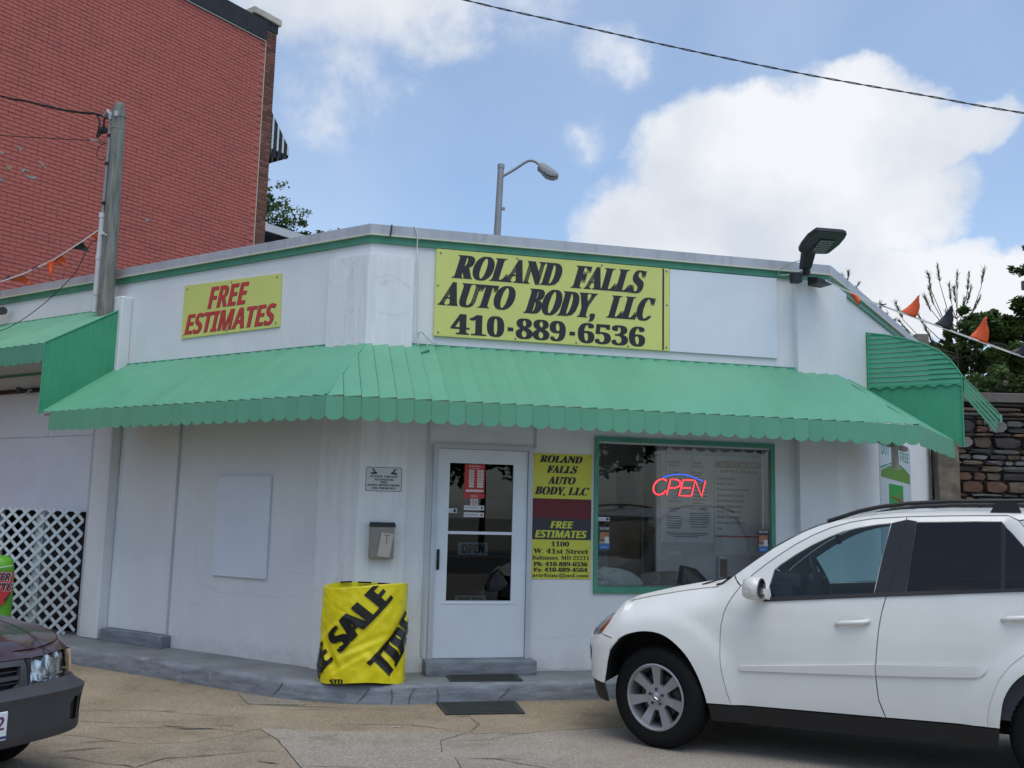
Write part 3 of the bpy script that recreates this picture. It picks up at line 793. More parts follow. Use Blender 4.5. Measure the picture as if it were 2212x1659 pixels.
for i in range(7):
    for (a, b) in ((1.066, 1.118), (1.150, 1.212)):
        fpanel('hours_cell', FF, a, b, .0018, .0022, 2.105-i*.0255, 2.125-i*.0255, M['paper'], st)
        if i < 5: lettering(['8:00', '8:00', '8:00', '8:00', '8:00'][i] if a < 1.1 else '5:00', FF, a+.012, 2.109-i*.0255, .028, .011, .0025, M['ink'], st)
fpanel('hours_cell', FF, 1.036, 1.214, .0018, .0022, 1.908, 1.928, M['paper'], st)
lettering('BUSINESS', FF, 1.066, 2.155, .115, .015, .002, M['paper'], st); lettering('HOURS', FF, 1.080, 2.134, .09, .012, .002, M['paper'], st)
st = on_glass('office_strip', 'narrow red OFFICE strip under the opening hours', 'sign', 1.018, 1.228, 1.843, 1.888, M['red_print'], 0.0)
lettering('OFFICE', FF, 1.085, 1.855, .075, .019, .002, M['paper'], st)
st = on_glass('no_smoking_symbol', 'small square sticker with a red no smoking circle on the door glass', 'sticker', 1.088, 1.162, 1.776, 1.840, M['paper'], 0.0)
bm = bmesh.new()
cpt = FF.p(1.125, .0025, 1.808)
tube(bm, [cpt+FF.e*.025*math.cos(t)+V((0, 0, .025*math.sin(t))) for t in [i*math.pi/10 for i in range(20)]], .0035, 5, closed=True)
tube(bm, [cpt+FF.e*-.017+V((0, 0, .017)), cpt+FF.e*.017+V((0, 0, -.017))], .003, 5)
obj('prohibition_ring', bm, M['red_print'], st)
fpanel('cigarette', FF, 1.108, 1.142, .0018, .003, 1.805, 1.811, M['ink'], st)
for nm, tx, z, lb in (('no_smoking_sticker', 'No Smoking', 1.726, 'white No Smoking strip, upper of two strips on the door glass'),
                      ('no_solicitors_sticker', 'No Solicitors', 1.658, 'white No Solicitors strip, lower of two strips on the door glass')):
    st = on_glass(nm, lb, 'sticker', 1.024, 1.228, z, z+.046, M['paper'], 0.0)
    lettering(tx, FF, 1.035, z+.014, .13, .020, .002, M['ink'], st)
    bm = bmesh.new(); lathe(bm, [(0, 0), (.012, 0)], Matrix.Translation(FF.p(1.205, .003, z+.023)) @ FF.m().to_3x3().to_4x4() @ Matrix.Rotation(R_(-90), 4, 'X'), 12)
    obj('emblem', bm, M['red_print'] if 'Sol' in tx else M['ink_grey'], st)
st = on_glass('alarm_sticker', 'white alarm sticker with a blue disc at the left edge of the door glass', 'sticker', .869, .955, 1.694, 1.738, M['paper'], 0.0)
def disc(fr, u, d, z, r, mt, parent, name='disc', n=14):
    bm = bmesh.new(); bm.faces.new([bm.verts.new(fr.p(u+r*math.cos(2*math.pi*k/n), d, z+r*math.sin(2*math.pi*k/n))) for k in range(n)])
    return obj(name, bm, mt, parent)
disc(FF, .932, .0022, 1.716, .017, M['navy'], st)
fpanel('line', FF, .878, .908, .0018, .0022, 1.712, 1.716, M['navy'], st)
# signs hanging behind the lower pane
st = empty('open_card', tuple(FF.p(1.13, -.05, 1.28)), 'blue grey OPEN card behind the lower door pane', 'sign')
fpanel('card', FF, .985, 1.285, -.052, -.050, 1.285, 1.408, mat('card_blue', (.42, .62, .95), .5), st)
lettering(sans('OPEN'), FF, 1.02, 1.302, .235, .088, -.0485, M['ink'], st, fat=.008)
st = empty('night_drop_sign', tuple(FF.p(1.12, -.05, .82)), 'pale Night Drop sign along the bottom of the lower door pane', 'sign')
fpanel('card', FF, .97, 1.285, -.052, -.050, .80, .892, M['paper_grey'], st)
lettering(sans('Night Drop'), FF, 1.0, .835, .25, .042, -.0485, M['ink'], st)

# ---------------------------------------------------------------- display window and what is behind it
wd = empty('display_window', tuple(FF.p(3.39, 0, WZ0)), 'large shop window in a dark green frame behind the white car', 'window')
fo = (2.375, 4.405, .925, 2.512)
for (a, b, c, d_) in ((fo[0], WU0+.02, fo[2], fo[3]), (WU1-.028, fo[1], fo[2], fo[3]), (WU0+.02, WU1-.028, fo[2], WZ0+.035), (WU0+.02, WU1-.028, WZ1-.02, fo[3])):
    fpanel('frame', FF, a, b, .0008, .028, c, d_, M['green_trim'], wd)
gu0, gu1, gz0, gz1 = WU0+.02, WU1-.028, WZ0+.035, WZ1-.02
fpanel('inner_trim', FF, gu0, gu1, -.02, .012, gz1-.02, gz1-.0005, M['frame_white'], wd)
fpanel('inner_trim', FF, gu1-.075, gu1-.06, -.05, -.03, gz0, gz1-.02, M['frame_white'], wd)
fpanel('pane', FF, gu0, gu1, -.004, .0, gz0, gz1-.02, M['glass'], wd)
rm = empty('shop_interior', tuple(FF.p(3.2, -1.2, 0)), 'dim office room seen through the shop window and door', 'room', kind='structure')
del rm['category']; del rm['label']
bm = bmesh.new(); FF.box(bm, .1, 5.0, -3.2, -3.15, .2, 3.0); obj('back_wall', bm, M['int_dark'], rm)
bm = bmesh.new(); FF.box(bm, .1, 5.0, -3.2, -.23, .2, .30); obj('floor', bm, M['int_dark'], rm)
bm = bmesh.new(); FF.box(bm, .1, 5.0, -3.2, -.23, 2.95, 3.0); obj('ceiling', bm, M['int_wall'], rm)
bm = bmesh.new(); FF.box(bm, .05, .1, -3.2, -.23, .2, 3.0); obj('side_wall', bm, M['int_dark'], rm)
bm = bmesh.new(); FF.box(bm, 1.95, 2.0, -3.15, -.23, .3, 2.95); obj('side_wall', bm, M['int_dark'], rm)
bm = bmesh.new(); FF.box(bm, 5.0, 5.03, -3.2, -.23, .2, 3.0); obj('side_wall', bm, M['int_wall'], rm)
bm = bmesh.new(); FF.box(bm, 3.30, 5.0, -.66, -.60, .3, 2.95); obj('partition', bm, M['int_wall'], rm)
bm = bmesh.new(); FF.box(bm, 2.86, 3.62, -1.9, -1.82, .3, 2.95); obj('column', bm, M['int_wall'], rm)
bm = bmesh.new(); FF.box(bm, .86, 1.56, -.24, -.235, .3, 2.4); 
bm.free()
# posters
ps = empty('notice_board', tuple(FF.p(3.66, -.595, 1.44)), 'tall white notice with two columns of black print inside the window', 'poster')
fpanel('sheet', FF, 3.345, 3.985, -.597, -.594, 1.43, 2.40, M['paper_grey'], ps)
lettering(serif('PAYMENT'), FF, 3.43, 2.300, .15, .026, -.592, M['ink'], ps); lettering(serif('POLICY'), FF, 3.44, 2.262, .13, .026, -.592, M['ink'], ps)
lettering(serif('SHOP'), FF, 3.74, 2.300, .10, .026, -.592, M['ink'], ps); lettering(serif('POLICY'), FF, 3.72, 2.262, .14, .026, -.592, M['ink'], ps)
lettering(serif('NO'), FF, 3.49, 1.905, .04, .024, -.592, M['ink'], ps); lettering(serif('CHECKS'), FF, 3.43, 1.870, .15, .024, -.592, M['ink'], ps)
lettering(serif('THANK'), FF, 3.44, 1.790, .13, .022, -.592, M['ink'], ps); lettering(serif('YOU'), FF, 3.465, 1.758, .08, .022, -.592, M['ink'], ps)
lettering(serif('Important Facts'), FF, 3.70, 1.790, .22, .022, -.592, M['ink'], ps)
bm = bmesh.new()
for (a, b, z) in [(3.45, 3.56, 2.20), (3.46, 3.55, 2.17), (3.72, 3.86, 2.20), (3.74, 3.84, 2.17), (3.72, 3.88, 2.14), (3.74, 3.86, 2.10), (3.72, 3.88, 2.06), (3.70, 3.90, 2.02), (3.72, 3.9, 1.98), (3.70, 3.9, 1.94), (3.72, 3.88, 1.90), (3.73, 3.87, 1.86),
                  (3.42, 3.58, 1.71), (3.42, 3.6, 1.69), (3.42, 3.6, 1.66), (3.42, 3.6, 1.635), (3.42, 3.6, 1.61), (3.42, 3.58, 1.585), (3.69, 3.93, 1.75), (3.69, 3.93, 1.73), (3.69, 3.93, 1.705), (3.69, 3.93, 1.68), (3.69, 3.93, 1.655), (3.7, 3.9, 1.63), (3.7, 3.9, 1.60), (3.40, 3.92, 1.53), (3.44, 3.88, 1.51), (3.5, 3.8, 1.49)]:
    FF.box(bm, a, b, -.5938, -.592, z, z+.007)
tag(obj('fine_print', bm, M['ink_grey'], ps), kind='stuff')
ps = empty('price_list', tuple(FF.p(4.28, -.595, 1.44)), 'white price list with an orange heading bar and a red line at its foot', 'poster')
fpanel('sheet', FF, 3.995, 4.60, -.597, -.594, 1.30, 2.40, M['paper_grey'], ps)
fpanel('heading_bar', FF, 4.01, 4.57, -.5938, -.592, 2.275, 2.345, M['orange_print'], ps)
lettering(serif('AUTO BODY'), FF, 4.06, 2.288, .46, .045, -.591, M['paper_grey'], ps)
lettering(serif('SERVICE CHARGE'), FF, 4.06, 2.215, .46, .036, -.592, mat('print_olive', (.16, .14, .06), .6), ps)
for i, t in enumerate(['Paint Labor', 'Body Labor', 'Frame/Straightening', 'Mechanical Labor', 'Electrical Labor', 'Paint Materials', 'Body Materials', 'Shop Materials', 'Storage (Per Day)', 'Tow']):
    lettering(serif(t), FF, 4.02, 2.135-i*.062, .021*len(t), .034, -.592, M['ink_grey'], ps)
fpanel('red_line', FF, 4.01, 4.57, -.5938, -.592, 1.497, 1.515, M['red_print'], ps)
# neon OPEN
ne = empty('neon_open_sign', tuple(FF.p(3.33, -.07, 1.93)), 'red neon OPEN under a blue neon arc, hanging in the window', 'neon sign')
def neon(strokes, mt, r=.0085):
    for s in strokes:
        bm = bmesh.new(); tube(bm, [FF.p(a, -.06, b) for a, b in s], r, 7); obj('neon_tube', bm, mt, ne, smooth='all')
        bm = bmesh.new(); tube(bm, [FF.p(a, -.085, b) for a, b in s], r*1.9, 5); obj('tube_backing', bm, M['neon_off'], ne)
def shr(pts, u, z, w=.13, h=.165): return [(u+w*x+.045*y, z+h*y) for x, y in pts]
zz0 = 1.935
neon([shr([(.5+.55*math.cos(t), .5+.5*math.sin(t)) for t in [R_(50+a) for a in range(0, 300, 15)]], 3.035, zz0, .14, .165),
      shr([(0, 0), (0, 1), (.55, 1), (.88, .88), (.95, .72), (.86, .56), (.5, .46), (.06, .46)], 3.195, zz0, .13),
      shr([(1, 1), (0, 1), (0, 0), (1, 0)], 3.335, zz0-.003, .125), shr([(0, .5), (.85, .5)], 3.335, zz0-.003, .125),
      shr([(0, 0), (0, 1), (.9, 0), (.9, 1)], 3.475, zz0-.005, .13)], M['neon_red'])
neon([[(3.15+.46*t, 2.112+.050*math.sin(math.pi*(t*.92+.04))-.03*t*t) for t in [i/14 for i in range(15)]]], M['neon_blue'], .006)
bm = bmesh.new()
for a in (3.2, 3.5): tube(bm, [FF.p(a, -.085, 2.12), FF.p(a, -.085, 2.46)], .002, 4)
obj('hanging_wire', bm, M['cable'], ne)
# stickers on the glass
for nm, u0, lb in (('welcome_decal', 2.424, 'orange and blue WELCOME decal at the left edge of the window'), ('welcome_decal', 4.205, 'orange and blue WELCOME decal at the right edge of the window')):
    e = empty(nm, tuple(FF.p(u0+.06, .001, 1.355)), lb, 'decal', 'WELCOME decals on the window')
    bm = bmesh.new(); prism(bm, [FF.p(u0+x*.135, .001, 1.355+y*.245) for x, y in ((.05, 0), (.95, 0), (1, .05), (1, .9), (.8, .97), (.5, 1), (.2, .97), (0, .9), (0, .05))], FF.n*.0012)
    obj('backing', bm, M['ink_grey'], e)
    fpanel('orange_field', FF, u0+.018, u0+.117, .0026, .003, 1.46, 1.535, M['orange_print'], e)
    fpanel('blue_field', FF, u0+.012, u0+.123, .0026, .003, 1.362, 1.415, M['blue'], e)
    fpanel('hands_picture', FF, u0+.012, u0+.123, .0026, .003, 1.417, 1.448, mat('photo_tone', (.35, .30, .27), .5, var=.5, vscale=60), e)
    fpanel('card_picture', FF, u0+.072, u0+.116, .0032, .0036, 1.425, 1.49, M['paper'], e)
    lettering(sans('WELCOME'), FF, u0+.018, 1.562, .10, .022, .003, M['paper'], e)
    fpanel('slogan', FF, u0+.03, u0+.10, .0032, .0036, 1.384, 1.388, M['paper'], e)
e = on_glass('alarm_sticker', 'white alarm sticker with a blue disc above the left WELCOME decal', 'sticker', 2.420, 2.545, 1.648, 1.688, M['paper'], .001)
disc(FF, 2.522, .0032, 1.668, .016, M['navy'], e); fpanel('line', FF, 2.43, 2.49, .0028, .0032, 1.658, 1.662, M['navy'], e)
# window shelf with salvaged lamps
sh = empty('display_shelf', tuple(FF.p(3.4, -.2, .95)), 'grey display ledge inside the shop window', 'shelf')
fpanel('board', FF, 2.425, 4.34, -.56, -.012, .993, 1.0, M['int_wall'], sh)
def headlamp(name, label, u0, w, h, z0, d, kind):
    e = empty(name, tuple(FF.p(u0+w/2, d, z0)), label, 'headlamp', 'salvaged car lamps in the window')
    if kind == 0: outl = [(0, .35), (.04, .8), (.15, 1), (.5, .93), (.75, .7), (.92, .35), (1, .08), (.95, 0), (.1, 0), (.02, .1)]
    else: outl = [(0, .75), (.1, .86), (.5, .95), (.98, 1), (.95, .5), (.9, 0), (.2, 0), (.08, .3)]
    sc = lambda x, y, dd: FF.p(u0+x*w, d+dd, z0+y*h)
    bm = bmesh.new(); prism(bm, [sc(x, y, -.14) for x, y in outl], FF.n*.09); obj('housing', bm, M['reflector'] if kind == 0 else M['mail'], e)
    for cx, cy, r, mt in (((.38, .48, .36, 'reflector'), (.72, .36, .24, 'reflector'), (.09, .45, .17, 'tail_red')) if kind == 0 else ((.40, .45, .36, 'reflector'), (.76, .55, .28, 'reflector'), (.12, .45, .18, 'amber'))):
        bm = bmesh.new()
        mm = Matrix.Translation(sc(cx, cy, -.045)) @ FF.m().to_3x3().to_4x4() @ Matrix.Rotation(R_(-90), 4, 'X')
        lathe(bm, [(.001, -.05), (r*h*.4, -.045), (r*h*.8, -.02), (r*h, .004), (r*h*1.05, .004)], mm, 20)
        obj('reflector', bm, M[mt], e, smooth='all')
    bm = bmesh.new(); prism(bm, [sc(x, y, -.03) for x, y in outl], FF.n*.03); bevel(bm, .006, 2); obj('lens', bm, M['lamp_glass'], e, smooth=True)
headlamp('car_headlamp', 'large clear headlamp with a red end, lower left corner of the shop window', 2.44, .53, .175, 1.001, -.07, 0)
headlamp('car_headlamp', 'smoky headlamp with an amber end, second from the left in the shop window', 2.93, .42, .14, 1.001, -.07, 1)
e = empty('car_mirror', tuple(FF.p(3.58, -.25, .976)), 'black wedge of a car lamp housing between headlamp and tail lamp in the window', 'car part', 'salvaged car lamps in the window')
bm = bmesh.new()
box8(bm, [FF.p(3.37, -.22, 1.0), FF.p(3.74, -.22, 1.0), FF.p(3.74, -.10, 1.0), FF.p(3.37, -.06, 1.0), FF.p(3.39, -.20, 1.21), FF.p(3.57, -.20, 1.17), FF.p(3.57, -.12, 1.17), FF.p(3.40, -.10, 1.21)])
bevel(bm, .03, 3); obj('housing', bm, M['gloss_black'], e, smooth=True)
e = empty('tail_lamp', tuple(FF.p(3.90, -.25, .976)), 'upright dark red tail lamp with a chrome edge in the window', 'tail lamp', 'salvaged car lamps in the window')
fpanel('housing', FF, 3.81, 3.91, -.20, -.10, 1.001, 1.30, M['vinyl'], e, bev=.015)
fpanel('red_lens', FF, 3.823, 3.903, -.102, -.092, 1.09, 1.28, M['tail_red'], e, bev=.004)
fpanel('clear_lens', FF, 3.823, 3.903, -.102, -.092, 1.04, 1.085, M['reflector'], e)
# a chair and a desk in the room
e = empty('office_chair', tuple(FF.p(3.15, -1.2, .3)), 'brown upholstered chair in the dim room behind the window', 'chair')
bm = bmesh.new(); FF.box(bm, 2.92, 3.38, -1.30, -1.22, .95, 1.78); bevel(bm, .05, 3); obj('backrest', bm, M['wood_chair'], e, smooth=True)
bm = bmesh.new(); FF.box(bm, 2.90, 3.40, -1.75, -1.22, .78, .88); bevel(bm, .03, 2); obj('seat', bm, M['wood_chair'], e, smooth=True)
for a in (2.94, 3.36):
    for dd in (-1.7, -1.27):
        bm = bmesh.new(); FF.box(bm, a-.02, a+.02, dd-.02, dd+.02, .3, .78); obj('leg', bm, M['ink_grey'], e)
e = empty('office_desk', tuple(FF.p(2.6, -1.0, .3)), 'dark desk with a grey machine on it at the left of the dim room', 'desk')
fpanel('top', FF, 2.05, 2.85, -1.3, -.6, 1.02, 1.06, M['int_dark'], e)
fpanel('front', FF, 2.08, 2.82, -.68, -.64, .3, 1.02, M['int_dark'], e)
e2 = empty('office_printer', tuple(FF.p(2.55, -.95, 1.06)), 'grey office machine standing on the dark desk', 'printer')
fpanel('body', FF, 2.25, 2.80, -1.2, -.75, 1.06, 1.40, mat('machine_grey', (.10, .11, .13), .5), e2, bev=.02)
fpanel('tray', FF, 2.30, 2.75, -.75, -.66, 1.12, 1.15, M['paper_grey'], e2)
e = empty('wall_picture', tuple(FF.p(3.34, -1.80, 1.75)), 'dark framed board on the grey column inside the office', 'picture')
fpanel('frame', FF, 3.26, 3.50, -1.82, -1.79, 1.85, 2.32, M['ink_grey'], e)

# ---------------------------------------------------------------- signs on the shop
def screws(fr, pts, d, parent, r=.012):
    for (u, z) in pts:
        bm = bmesh.new()
        mm = Matrix.Translation(fr.p(u, d, z)) @ fr.m().to_3x3().to_4x4() @ Matrix.Rotation(R_(-90), 4, 'X')
        lathe(bm, [(r, 0), (r*.8, .005), (.0005, .006)], mm, 8); obj('screw', bm, M['screw'], parent)
e = empty('roof_sign', tuple(FF.p(1.9, 0, 3.44)), 'large yellow board with the shop name and phone number in black', 'sign')
fpanel('board', FF, .655, 3.185, .004, .034, 3.452, 4.352, M['sign_yellow'], e, bev=.003)
RS = 'ROLAND FALLS'
lettering(serif('ROLAND'), FF, .815, 4.055, 1.20, .255, .036, M['ink'], e, shear=.28, fat=.030)
lettering(serif('FALLS'), FF, 2.075, 4.050, .86, .255, .036, M['ink'], e, shear=.28, fat=.030)
lettering(serif('AUTO'), FF, .680, 3.765, .84, .255, .036, M['ink'], e, shear=.28, fat=.030)
lettering(serif('BODY,'), FF, 1.560, 3.705, .86, .315, .036, M['ink'], e, shear=.28, fat=.030)
lettering(serif('LLC'), FF, 2.470, 3.760, .565, .255, .036, M['ink'], e, shear=.28, fat=.030)
lettering(serif('410'), FF, .825, 3.480, .555, .215, .036, M['ink'], e, fat=.022)
lettering(serif('889'), FF, 1.500, 3.478, .535, .215, .036, M['ink'], e, fat=.022)
lettering(serif('6536'), FF, 2.165, 3.478, .745, .215, .036, M['ink'], e, fat=.022)
fpanel('hyphen', FF, 1.415, 1.475, .0345, .0365, 3.550, 3.590, M['ink'], e)
fpanel('hyphen', FF, 2.075, 2.135, .0345, .0365, 3.550, 3.590, M['ink'], e)
fpanel('rule', FF, 3.103, 3.122, .0345, .0365, 3.462, 4.345, M['ink'], e)
screws(FF, [(.70, 4.31), (1.5, 4.32), (2.42, 4.325), (3.15, 4.32), (.68, 3.97), (3.155, 3.95), (.70, 3.49), (1.5, 3.475), (2.15, 3.475), (2.72, 3.475), (3.15, 3.49)], .034, e)
e = empty('blank_panel', tuple(FF.p(3.8, 0, 3.46)), 'blank white sign panel to the right of the yellow board', 'sign')
fpanel('board', FF, 3.190, 4.455, .004, .026, 3.452, 4.350, M['white_board'], e, bev=.003)

e = empty('wall_sign', tuple(FL.p(2.0, 0, 3.61)), 'yellow board with slanted red FREE ESTIMATES on the left wall', 'sign')
U0, U1 = 1.228, 2.768       # in wall coordinates; text runs from U1 towards U0
bm = bmesh.new()
P = [FL.p(2.785, .004, 3.595), FL.p(1.215, .004, 3.605), FL.p(1.230, .004, 4.185), FL.p(2.785, .004, 4.215)]
prism(bm, P, FL.n*.012); obj('board', bm, M['sign_yellow'], e)
for tx, uu, z, w, h in (('FREE', 2.37, 3.905, .66, .245), ('ESTIMATES', 2.735, 3.635, 1.47, .235)):
    lettering(sans(tx), FL, uu+.004, z-.004, w, h, .0165, M['ink'], e, shear=.22, fat=.020, flip=-1)
    lettering(sans(tx), FL, uu, z, w-.008, h, .0180, M['sign_red'], e, shear=.22, fat=.008, flip=-1)
screws(FL, [(2.74, 4.17), (2.0, 4.17), (1.29, 4.15), (2.74, 3.63), (2.03, 3.63), (1.27, 3.65)], .016, e)

e = empty('address_sign', tuple(FF.p(2.03, 0, 1.06)), 'tall yellow, maroon and black address sign between door and window', 'sign')
u0, u1, z0, z1 = 1.715, 2.345, 1.062, 2.318
fpanel('board', FF, u0, u1, .003, .009, z0, z1, M['sign_yellow2'], e)
fpanel('maroon_band', FF, u0, u1, .0092, .0102, 1.662, 1.862, M['sign_maroon'], e)
fpanel('black_band', FF, u0, u1, .0092, .0102, 1.452, 1.6618, M['ink_grey'], e)
def aline(t, z, h, w, c=None, sh=0.0, ft=.0, mt='ink', f=serif):
    c = c or (u0+u1)/2
    lettering(f(t), FF, c-w/2, z, w, h, .0108, M[mt], e, shear=sh, fat=ft)
aline('ROLAND', 2.225, .075, .47, 2.02, .28, .010); aline('FALLS', 2.120, .078, .34, 2.03, .28, .010)
aline('AUTO', 2.008, .078, .31, 2.03, .28, .010); aline('BODY, LLC', 1.888, .095, .59, 2.03, .28, .010)
aline('FREE', 1.566, .070, .24, 2.035, .2, .008, 'sign_yellow2', sans); aline('ESTIMATES', 1.470, .075, .55, 2.03, .2, .008, 'sign_yellow2', sans)
aline('1100', 1.384, .050, .19, 2.02, 0, .004); aline('W. 41st Street', 1.312, .052, .58, 2.03, 0, .004); aline('Baltimore, MD 21211', 1.244, .050, .60, 2.03, 0, .002)
aline('Ph: 410-889-6536', 1.188, .043, .57, 2.03, 0, .006); aline('Fx: 410-889-4564', 1.132, .043, .57, 2.03, 0, .006); aline('avirfsinc@aol.com', 1.070, .048, .59, 2.03, 0, .002)
screws(FF, [(1.735, 2.30), (2.32, 2.30), (1.73, 1.12), (2.325, 1.12)], .009, e, .007)

e = empty('camera_notice', tuple(FF.p(.22, .06, 1.885)), 'small white closed circuit television notice on the corner pilaster', 'sign')
bm = bmesh.new()
def rrect(fr, a, b, c, d_, r, d, th, bm, n=4):
    pts = []
    for cx, cz, s in ((b-r, d_-r, 0), (a+r, d_-r, 90), (a+r, c+r, 180), (b-r, c+r, 270)):
        for k in range(n+1):
            t = R_(s+90*k/n); pts.append(fr.p(cx+r*math.cos(t), d, cz+r*math.sin(t)))
    prism(bm, pts, fr.n*th)
rrect(FF, .040, .388, 1.885, 2.118, .018, .061, .003, bm); obj('border', bm, M['ink'], e)
bm = bmesh.new(); rrect(FF, .045, .383, 1.890, 2.113, .014, .0642, .001, bm); obj('plate', bm, M['paper'], e)
for t, w, z in (('CLOSED CIRCUIT', .275, 2.018), ('TELEVISION', .185, 1.988), ('AND', .07, 1.963), ('AUDIO MONITORING', .315, 1.935), ('ON PREMISES', .225, 1.906)):
    lettering(sans(t), FF, .214-w/2, z, w, .0195, .0656, M['ink'], e, fat=.002)
for c, s in ((.115, 1), (.313, -1)):
    bm = bmesh.new()
    box8(bm, [FF.p(c+s*x, .0655+y, z) for x, y, z in ((-.008, 0, 2.085), (.018, 0, 2.070), (.018, .001, 2.070), (-.008, .001, 2.085), (-.022, 0, 2.106), (.004, 0, 2.098), (.004, .001, 2.098), (-.022, .001, 2.106))])
    prism(bm, [FF.p(c+s*x, .0655, z) for x, z in ((-.006, 2.078), (.034, 2.066), (.034, 2.054), (.0, 2.050))], FF.n*.001)
    prism(bm, [FF.p(c+s*x, .0655, z) for x, z in ((-.034, 2.060), (-.012, 2.068), (.004, 2.050), (-.012, 2.044))], FF.n*.001)
    obj('camera_symbol', bm, M['ink'], e)

# ---------------------------------------------------------------- letter box with a flyer
e = empty('letter_box', tuple(FF.p(.21, .06, 1.24)), 'taupe wall letter box with a black lid on the corner pilaster', 'letter box')
bm = bmesh.new(); FF.box(bm, .095, .330, .061, .15, 1.245, 1.56); bevel(bm, .012, 2); obj('box', bm, M['mail'], e, smooth=True)
bm = bmesh.new()
tube(bm, [FF.p(.092, .115, 1.565), FF.p(.335, .115, 1.565)], .026, 12); FF.box(bm, .090, .337, .062, .158, 1.545, 1.572); bevel(bm, .004, 1)
obj('lid', bm, M['mail_lid'], e, smooth=True)
e = empty('flyer', tuple(FF.p(.24, .16, 1.26)), 'cream folded flyer stuck askew on the front of the letter box', 'flyer')
bm = bmesh.new(); box8(bm, [FF.p(a, d, z) for a, d, z in ((.170, .152, 1.270), (.285, .152, 1.256), (.285, .160, 1.256), (.170, .160, 1.270), (.205, .152, 1.495), (.322, .152, 1.480), (.322, .160, 1.480), (.205, .160, 1.495))])
obj('paper', bm, M['flyer'], e)
bm = bmesh.new(); tube(bm, [FF.p(.225, .1615, 1.475), FF.p(.262, .1615, 1.465), FF.p(.29, .1615, 1.47)], .0035, 4); tube(bm, [FF.p(.258, .1615, 1.468), FF.p(.256, .1615, 1.43), FF.p(.254, .1615, 1.385)], .0035, 4)
obj('stain', bm, mat('rust_mark', (.28, .18, .07), .8), e)

# ---------------------------------------------------------------- door mats
for lb, P, z in (('upper dark ribbed door mat on the raised walk below the door step', [(-.57, 9.50), (.10, 9.62), (.17, 9.22), (-.50, 9.10)], HP), ('lower dark ribbed door mat lying on the concrete in front of the kerb', [(-.61, 8.94), (.10, 9.10), (.18, 8.58), (-.49, 8.45)], .008)):
    cx = sum(p[0] for p in P)/4; cy = sum(p[1] for p in P)/4
    e = empty('door_mat', (cx, cy, z), lb, 'door mat', 'door mats in front of the door')
    bm = bmesh.new(); prism(bm, [(x, y, z+.0005) for x, y in P], V((0, 0, .009))); obj('border', bm, M['mat_border'], e)
    a, b, c, d_ = [V((*p, 0)) for p in P]
    bm = bmesh.new(); n = 34
    for i in range(n):
        t0, t1 = .05+.9*i/n, .05+.9*(i+.6)/n
        q = [a.lerp(b, t0).lerp(d_.lerp(c, t0), .07), a.lerp(b, t1).lerp(d_.lerp(c, t1), .07), a.lerp(b, t1).lerp(d_.lerp(c, t1), .93), a.lerp(b, t0).lerp(d_.lerp(c, t0), .93)]
        prism(bm, [p+V((0, 0, z+.0095)) for p in q], V((0, 0, .005)))
    tag(obj('rib', bm, M['mat_rubber'], e), kind='stuff')

# ---------------------------------------------------------------- barrel wrapped in a tyre sale banner
BC = V((-1.30, 9.07, HP)); BH = .845
e = empty('waste_drum', tuple(BC), 'drum wrapped in a creased yellow TIRE SALE banner at the corner of the walk', 'drum')
def barrel_pt(th, t, off=0.0):
    """th: angle from the side facing the street, t: 0 bottom .. 1 top"""
    n1 = noise.noise(V((math.sin(th)*2.3, math.cos(th)*2.3, t*3.2+4)))
    n2 = noise.noise(V((math.sin(th)*5.5+3, math.cos(th)*5.5, t*7+t*th*1.5)))
    n3 = 1-abs(noise.noise(V((math.sin(th)*3.1+t*2.4, math.cos(th)*3.1, t*4.4-th*.9))))*2
    k = 1+.045*n1*(1.15-t)+.018*n2+.030*n3*(1.05-t) + .01*(1-t)
    for (c0, t0, ang, wd, dep) in ((.95, .48, .9, .055, .075), (-.75, .30, -1.0, .05, .060), (.10, .40, .35, .035, .040), (-.25, .22, .5, .03, .035), (.55, .20, -.7, .035, .035), (-1.1, .55, .6, .05, .05), (.35, .62, .8, .025, .018), (-.45, .75, -.5, .02, .015)):
        a_ = (th+math.pi) % (2*math.pi)-math.pi-c0; b_ = (t-t0)*2.3
        d_ = a_*math.sin(ang)-b_*math.cos(ang); l_ = a_*math.cos(ang)+b_*math.sin(ang)
        k -= dep*math.exp(-(d_/(wd*2.2))**2)*math.exp(-(l_/.55)**2)
        k += dep*.5*math.exp(-((d_-wd*3.4)/(wd*1.6))**2)*math.exp(-(l_/.5)**2)
    rx, ry = .383*k+off, .270*k+off
    z = t*BH + .014*math.sin(th*3+1)*(1-t) + .012*math.sin(th*2)*t + .018*math.sin(th)*t
    return BC + V((rx*math.sin(th), -ry*math.cos(th), z+.012))
bm = bmesh.new(); NT, NZ = 140, 70
grid = [[bm.verts.new(barrel_pt(2*math.pi*i/NT, j/NZ)) for i in range(NT)] for j in range(NZ+1)]
for j in range(NZ):
    for i in range(NT): bm.faces.new((grid[j][i], grid[j][(i+1) % NT], grid[j+1][(i+1) % NT], grid[j+1][i]))
inner = [bm.verts.new(barrel_pt(2*math.pi*i/NT, 1, -.03)) for i in range(NT)]
low = [bm.verts.new(barrel_pt(2*math.pi*i/NT, .75, -.04)) for i in range(NT)]
for i in range(NT):
    bm.faces.new((grid[NZ][i], grid[NZ][(i+1) % NT], inner[(i+1) % NT], inner[i])); bm.faces.new((inner[i], inner[(i+1) % NT], low[(i+1) % NT], low[i]))
obj('banner', bm, M['tan_barrel'], e, smooth='all')
bm = bmesh.new(); bm.faces.new([bm.verts.new(barrel_pt(2*math.pi*i/NT, .78, -.045)) for i in range(NT)]); obj('lid', bm, M['dark'], e)
bm = bmesh.new()
